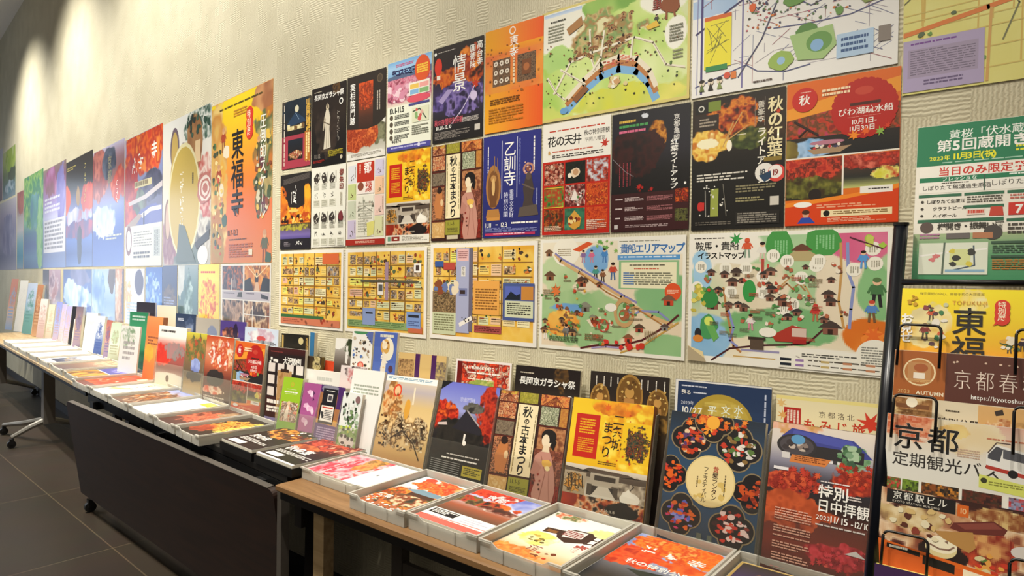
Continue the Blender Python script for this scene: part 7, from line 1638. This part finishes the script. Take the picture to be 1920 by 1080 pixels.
plain = lambda cols, seed, patches=(), **kw: (lambda w, h: d_generic(w, h, cols, seed, None, patches, res=.004, **kw))
CL = [('green', d_green, 'lime green folded brochure with a food photo', .03, None), ('pink', d_pink, 'mauve pink folded brochure with white flower shapes', .02, None), ('purple', d_phone, 'violet brochure with a black phone on its cover', .025, None), ('panda', d_panda, 'green and white brochure with black and white animals', .02, None),
      ('whitestack', plain([W, '#f4f2ea', '#ecebe4'], 161, micro=(.4, .1, .8, .4, 3, '#d0d0c8')), 'thick white leaflet stack behind the pink brochure', .018, None), ('whiteleaf', plain([W, '#f2f4ee', '#eceae2'], 163, micro=(.1, .18, .9, .3, 3, '#a8b0a0')), 'white leaflets behind the animal brochure', .012, None),
      ('pinkwhite', plain(['#e8dcd8', '#e0ccc8', '#2a2624', '#e4d4d0'], 165, [N_(6, ['#c87a7a', '#e8d4d0', '#3a2c2c'], (.6, .1, .4, .12), .7)]), 'pale pink leaflet with black band below the white comic-style one', .012, None),
      ('theatre', d_theatre, 'black leaflet with white window squares and tan centre', .014, None), ('moon', d_dark_moon, 'black leaflet with a pale gold moon, behind the window-square one', .012, None),
      ('redsmall', plain(['#c8401c', '#b83a1c', '#c84420'], 167, [N_(7, ['#e8d8c8', '#c8401c'], (.4, .2, .3, .08), .7)]), 'small orange-red leaflet behind the white stack', .02, None), ('olive', plain(['#3a2c1c', '#5a4a2c', '#3a301c'], 169, [N_(6, ['#8a7a4a', '#d8c890', '#2a2014'], (.7, .12, .25, .14), .6)]), 'small brown and olive booklet left of the orange-red one', .02, M_PG_OLIVE),
      ('strokes', plain(['#e8e4da', '#3a2c24', '#2a2420', '#3a322c'], 171, [('f', '#efece4', (.2, .04, .4, .08), .3), N_(6, ['#4a5a34', '#2a3020'], (.9, .08, .3, .1), .6), ('f', '#e8e4dc', (.7, .17, .08, .1), .6)]), 'dark leaflet with white branch strokes left of the comic-style one', .012, None),
      ('comics', d_comics, 'tall white leaflet covered with small black and white drawings', .014, None), ('blue', d_blue, 'tall blue leaflet with a pale figure before a white moon', .014, None), ('bluebook', plain(['#3a7aa8', '#2a6a98', '#4a8ab8'], 173), 'thin sky blue booklet standing edge on against the wall', .02, None)]
for k, fn, lab, th, pg in CL:
    leaflet('brochure', k, fn, lab, th, group='brochures at the middle table\'s right end', pages=pg)
for k, lab, th in (('green', 'clear holder around the lime green brochure', .03), ('pink', 'clear holder around the mauve brochure', .02), ('purple', 'clear holder around the violet phone brochure', .025), ('panda', 'clear holder around the animal brochure', .02)):
    holder(k, lab, th, .45)

MID = [('biwa', d_biwa, 'orange boat trip leaflets standing on the middle table', .02), ('food', plain(['#c8481c', '#e0a078', '#c86a44', '#6a2c20', '#4a2420', '#5a4a40'], 175, [N_(8, ['#f0e0d0', '#e8a878', '#c8401c', '#f4e8e0'], (.6, .25, .45, .2), .6), ('f', '#2a2220', (.4, .6, .35, .12), .3), N_(7, ['#d8502c', '#e8d8c0', '#a83a24'], (.4, .77, .4, .06), .5)], micro=(.05, .86, .8, .92, 2, '#c8b8a8')), 'dark red leaflets of a hot pot, left of the orange boat ones', .03),
       ('garden', plain(['#d8d03c', '#a87a44', '#8a6a44', '#6a5a44', '#c8a868', '#d8c8a0'], 177, [N_(8, ['#b8502c', '#5a6a34', '#8a7a3c', '#c87a3c'], (.5, .25, .6, .2), .6), N_(4, ['#7a8ac8', '#a8b8e8', '#5a64a8'], (.55, .5, .25, .13), .2), ('f', '#3a3630', (.5, .66, .4, .08), .4)]), 'autumn garden leaflets with a pale blue lantern shape', .014),
       ('whitered', plain(['#f0eee6', '#ece8de', '#b8483c', '#a85048', '#8a5048', '#ece8dc', '#e8e4d8'], 179, [N_(6, ['#d83a20', '#c82c1c', '#e8583c'], (.2, .45, .35, .18), .4), N_(6, ['#6a6460', '#8a8480', '#a87a78'], (.6, .38, .35, .14), .6), ('f', '#ece8dc', (.5, .86, .7, .14), .05), ('f', '#5a4a44', (.45, .82, .06, .06), .2)], micro=(.1, .06, .6, .12, 1, '#3a3430')), 'white leaflets with a red and grey photo band', .025),
       ('orange', plain(['#e8924a', '#e07a34', '#e8a048', '#e8803c', '#e07040'], 181, [N_(4, ['#f0b83a', '#e8a030'], (.3, .55, .3, .14), .4)], micro=(.15, .3, .8, .44, 3, '#8a4a24')), 'tall orange brochure standing at the middle table\'s left end', .03)]
for k, fn, lab, th in MID:
    leaflet('leaflet_stack', k, fn, lab, th, group='leaflets standing on the middle table', pages=M_PG_RED if k == 'orange' else None)
for k, lab, th in (('biwa', 'clear holder around the orange boat leaflets', .02), ('food', 'clear holder around the hot pot leaflets', .03), ('garden', 'clear holder around the autumn garden leaflets', .014), ('whitered', 'clear holder around the white leaflets with red band', .025)):
    holder(k, lab, th)
BK = [('lightblue', plain(['#d0dcec', '#d8e4f0', '#e8ecf0'], 183, [N_(6, ['#e8ecec', '#c8a8b8', '#d8dce8'], (.5, .1, .4, .08), .6), ('f', '#c84a4a', (.5, .12, .14, .03), .3), N_(7, ['#3a3a44', '#d8dce0'], (.5, .17, .4, .03), .7)]), 'pale blue leaflet with red emblem, behind the orange boat ones'),
      ('purpleb', plain(['#54408c', '#4a3478', '#3a2858'], 185, [N_(7, ['#8a4a44', '#3a2434', '#c87a5a'], (.4, .2, .35, .12), .6), ('f', '#2a1c3c', (.6, .12, .1, .1), .3)]), 'violet leaflet behind the hot pot ones'),
      ('grey', plain(['#b8b0a4', '#c0b8ac', '#a8a098'], 187, [('f', '#8a94b0', (.7, .2, .22, .12), .2)]), 'greyish beige leaflet left of the violet one'), ('navy', plain(['#2c3c58', '#3a4664', '#5a5a6a'], 189, [N_(5, ['#8a98b8', '#3a4a6a'], (.7, .16, .2, .12), .6)], micro=(.1, .06, .4, .1, 2, '#d8dce8')), 'navy leaflet left of the greyish beige one'),
      ('yellowwhite', plain(['#ece6d0', '#e8e0c0', '#e8d03c', '#e8c82c'], 191), 'cream leaflet with yellow lower half'), ('darknavy', plain(['#34303c', '#3c3848', '#2c2a34'], 193), 'charcoal leaflet left of the cream and yellow one'),
      ('greentop', plain(['#2a8a5a', '#4aa878', '#3a9868', '#8ac8a8'], 195, micro=(.15, .06, .85, .16, 2, '#d8ecdf')), 'emerald green leaflet behind the tall orange brochure'),
      ('whitegreen', plain(['#eef0ec', '#eaeeea', '#e8ece8'], 197, [N_(7, ['#b8c8b0', '#eef0ec', '#8aa888'], (.4, .2, .4, .2), .6)], micro=(.2, .3, .8, .7, 4, '#a8a8a8')), 'white and pale green leaflet left of the tall orange brochure')]
for k, fn, lab in BK:
    leaflet('leaflet_stack', k, fn, lab, .01, group='leaflets standing in the back row of the middle table')
FARB = [('palegreen', ['#c0d8b8', '#d8e4d0', '#a8a88a'], 'pale green and white brochure left of the white and pale green leaflet'), ('reddish', ['#b86a60', '#c8a098', '#7a7098'], 'dull red brochure beside the pale green one'), ('whiteblue', ['#e8ecf0', '#dfe6f0', '#5a70a8', '#4a60a0'], 'white brochure with blue lower half'),
        ('whitebig', ['#f2f2ee', '#eeeeea', '#e4e2dc'], 'wide white brochure left of the white and blue one'), ('cream2', ['#e4dcd0', '#d8ccbc', '#cfc0b0'], 'low cream brochure left of the wide white one'), ('people', ['#7a6a78', '#b89a88', '#8a7a94'], 'small greyish violet leaflet behind the low cream one'), ('black', ['#1c1a20', '#16151a', '#1a181c'], 'narrow black brochure standing between lilac and greyish ones'),
        ('lilac2', ['#b0a8d0', '#b8b0d8', '#c8a8a0'], 'lilac brochure right next to the narrow black one'), ('lilac', ['#c0b8dc', '#c8b8d0', '#d8b8b0'], 'paler lilac brochure, second left of the narrow black one'), ('purpleblue', ['#98a0e0', '#a8b4e4', '#b89aa0'], 'periwinkle brochure left of the two lilac ones'), ('cream', ['#ece0c0', '#efe6d0', '#d8c0a8'], 'cream yellow brochure left of the periwinkle one'),
        ('whitepink', ['#e8e0d8', '#e0c8c0', '#c8a8a0'], 'white and pink brochure at the maple table'), ('brown', ['#b87a4a', '#98602f', '#c89a6a'], 'tall brown brochure at the far left'), ('bluegreen', ['#c8d4e8', '#b0c4e4', '#6aa098', '#5a9088'], 'tall brochure, pale blue above and teal below'), ('white', ['#f4f0e4', '#f0ece0', '#ece8dc'], 'tall ivory brochure left of the pale blue and teal one'), ('redorange', ['#c88064', '#c8785c', '#d8b090', '#8aa0c0'], 'tall salmon brochure, leftmost of all')]
for i, (k, cols, lab) in enumerate(FARB):
    leaflet('brochure', k, plain(cols, 301 + i, [N_(6, [cols[-1], cols[0]], (.5, .35, .35, .2), .7)], micro=(.15, .55, .85, .8, 4, cols[-1])), lab, .02, group='brochures standing on the maple table')

# ------------------------------------------------------------------ the brochure rack at the right end
RY0, RSL, RZ0, RX = -.25, .38, 1.515, -.196
ry = lambda z: RY0 - RSL * (RZ0 - z)
rk = thing('brochure_rack', 'leaning black wire brochure rack with dark posts at the right edge', 'rack', (RX, ry(.705), .702))
loc0 = Vector((RX, ry(.705), .702))


def rloc(x, z, d=0.0):
    """point on the rack's leaning plane, d towards the viewer"""
    return Vector((x, ry(z) - d, z)) - loc0


for x in (RX - .012, .062):
    a, b = rloc(x, RZ0, -.02), rloc(x, .703, -.02)
    MB().tube([b, a], .013, 12).build('post', M_POLE, rk, True)
    MB().tube([a - Vector((0, 0, .0)), a + Vector((0, 0, .006))], .0145, 12).build('post_cap', M_BLACK, rk)
    MB().tube([rloc(x, 1.42, -.02), Vector((x, -.06, .703)) - loc0], .008, 10).build('rear_strut', M_WIRE, rk, True)
tiers = [(1.388, .04), (1.272, .04), (1.158, .04), (1.034, .04), (.917, .04)]
for i, (zt, _) in enumerate(tiers):
    # shelf wire behind and under each leaflet, two front loops that hold it
    MB().tube([rloc(RX, zt - .145, -.022), rloc(.062, zt - .145, -.022)], .003, 8).build('shelf_wire', M_WIRE, rk, True)
    if i in (0, 1, 3):
        for x0, x1 in ((RX + .004, RX + .07), (RX + .178, RX + .25)):
            zt2 = zt - (.068, .078, 0, .066)[i]; d = .012; pts = []
            zb = zt2 - .075
            for k in range(0, 7):
                a_ = math.pi / 2 * k / 6; pts.append(rloc(x0 + .01 - .01 * math.cos(a_), zt2 - .01 + .01 * math.sin(a_), d))
            for k in range(0, 7):
                a_ = math.pi / 2 * k / 6; pts.append(rloc(x1 - .01 + .01 * math.sin(a_), zt2 - .01 + .01 * math.cos(a_), d))
            MB().tube([rloc(x0, zb, d)] + pts + [rloc(x1, zb, d)], .0024, 8).build('front_loop', M_WIRE, rk, True)
MB().tube([rloc(RX, 1.40, .0), rloc(.062, 1.40, .0)], .006, 8).build('shelf_wire', M_WIRE, rk, True)
MB().tube([rloc(RX, .73, -.012), rloc(.062, .73, -.012)], .006, 8).build('base_bar', M_WIRE, rk, True)


def rack_leaf(z_top, h, design, label, tilt=.27, th=.006, x0=RX + .004, w_=.225, pages=None, d=0.0):
    # the top edge lies on the rack's plane
    y_top = ry(z_top) - d
    o = thing('rack_leaflet', label, 'leaflet', (x0 + w_ / 2, y_top - h * math.sin(tilt), z_top - h * math.cos(tilt)), (-tilt, 0, 0), 'leaflets in the brochure rack')
    MB().box(-w_ / 2, .0008, 0, w_ / 2, th, h - .0005).build('pages', pages or M_PAGES, o)
    design(w_, h).build('cover', M_FLYER, o)
    return o


rack_leaf(1.722, .325, d_brewery, 'green and white sale leaflet at the top of the rack', .17, .004, RX + .007)
rack_leaf(1.388, .25, lambda w, h: d_tofuku(w, .32, True) if False else d_tofuku_flyer(w, h), 'yellow exhibition leaflet in the rack with black characters', .27, .005, RX + .002)
rack_leaf(1.272, .31, d_shunju, 'brown headed leaflet in the rack with pale circle emblem', .25, .006, RX - .002)
rack_leaf(1.158, .31, d_bus, 'white bus tour leaflet in the rack', .25, .006, RX - .006)
rack_leaf(1.034, .24, d_station, 'dark food leaflet in the rack with a small smiling cake', .27, .006, RX - .006)
M_PG_Y = simple('yellow_page_edges', '#ece07a', .6)
rack_leaf(.917, .2, lambda w, h: trifold(w, h, '#3c1c4c', '#2c1438', None, W, 107), 'dark violet booklet with yellow top edge at the rack\'s foot', .3, .03, RX - .004, .24, M_PG_Y, .02)

bpy.data.objects.remove(_go)
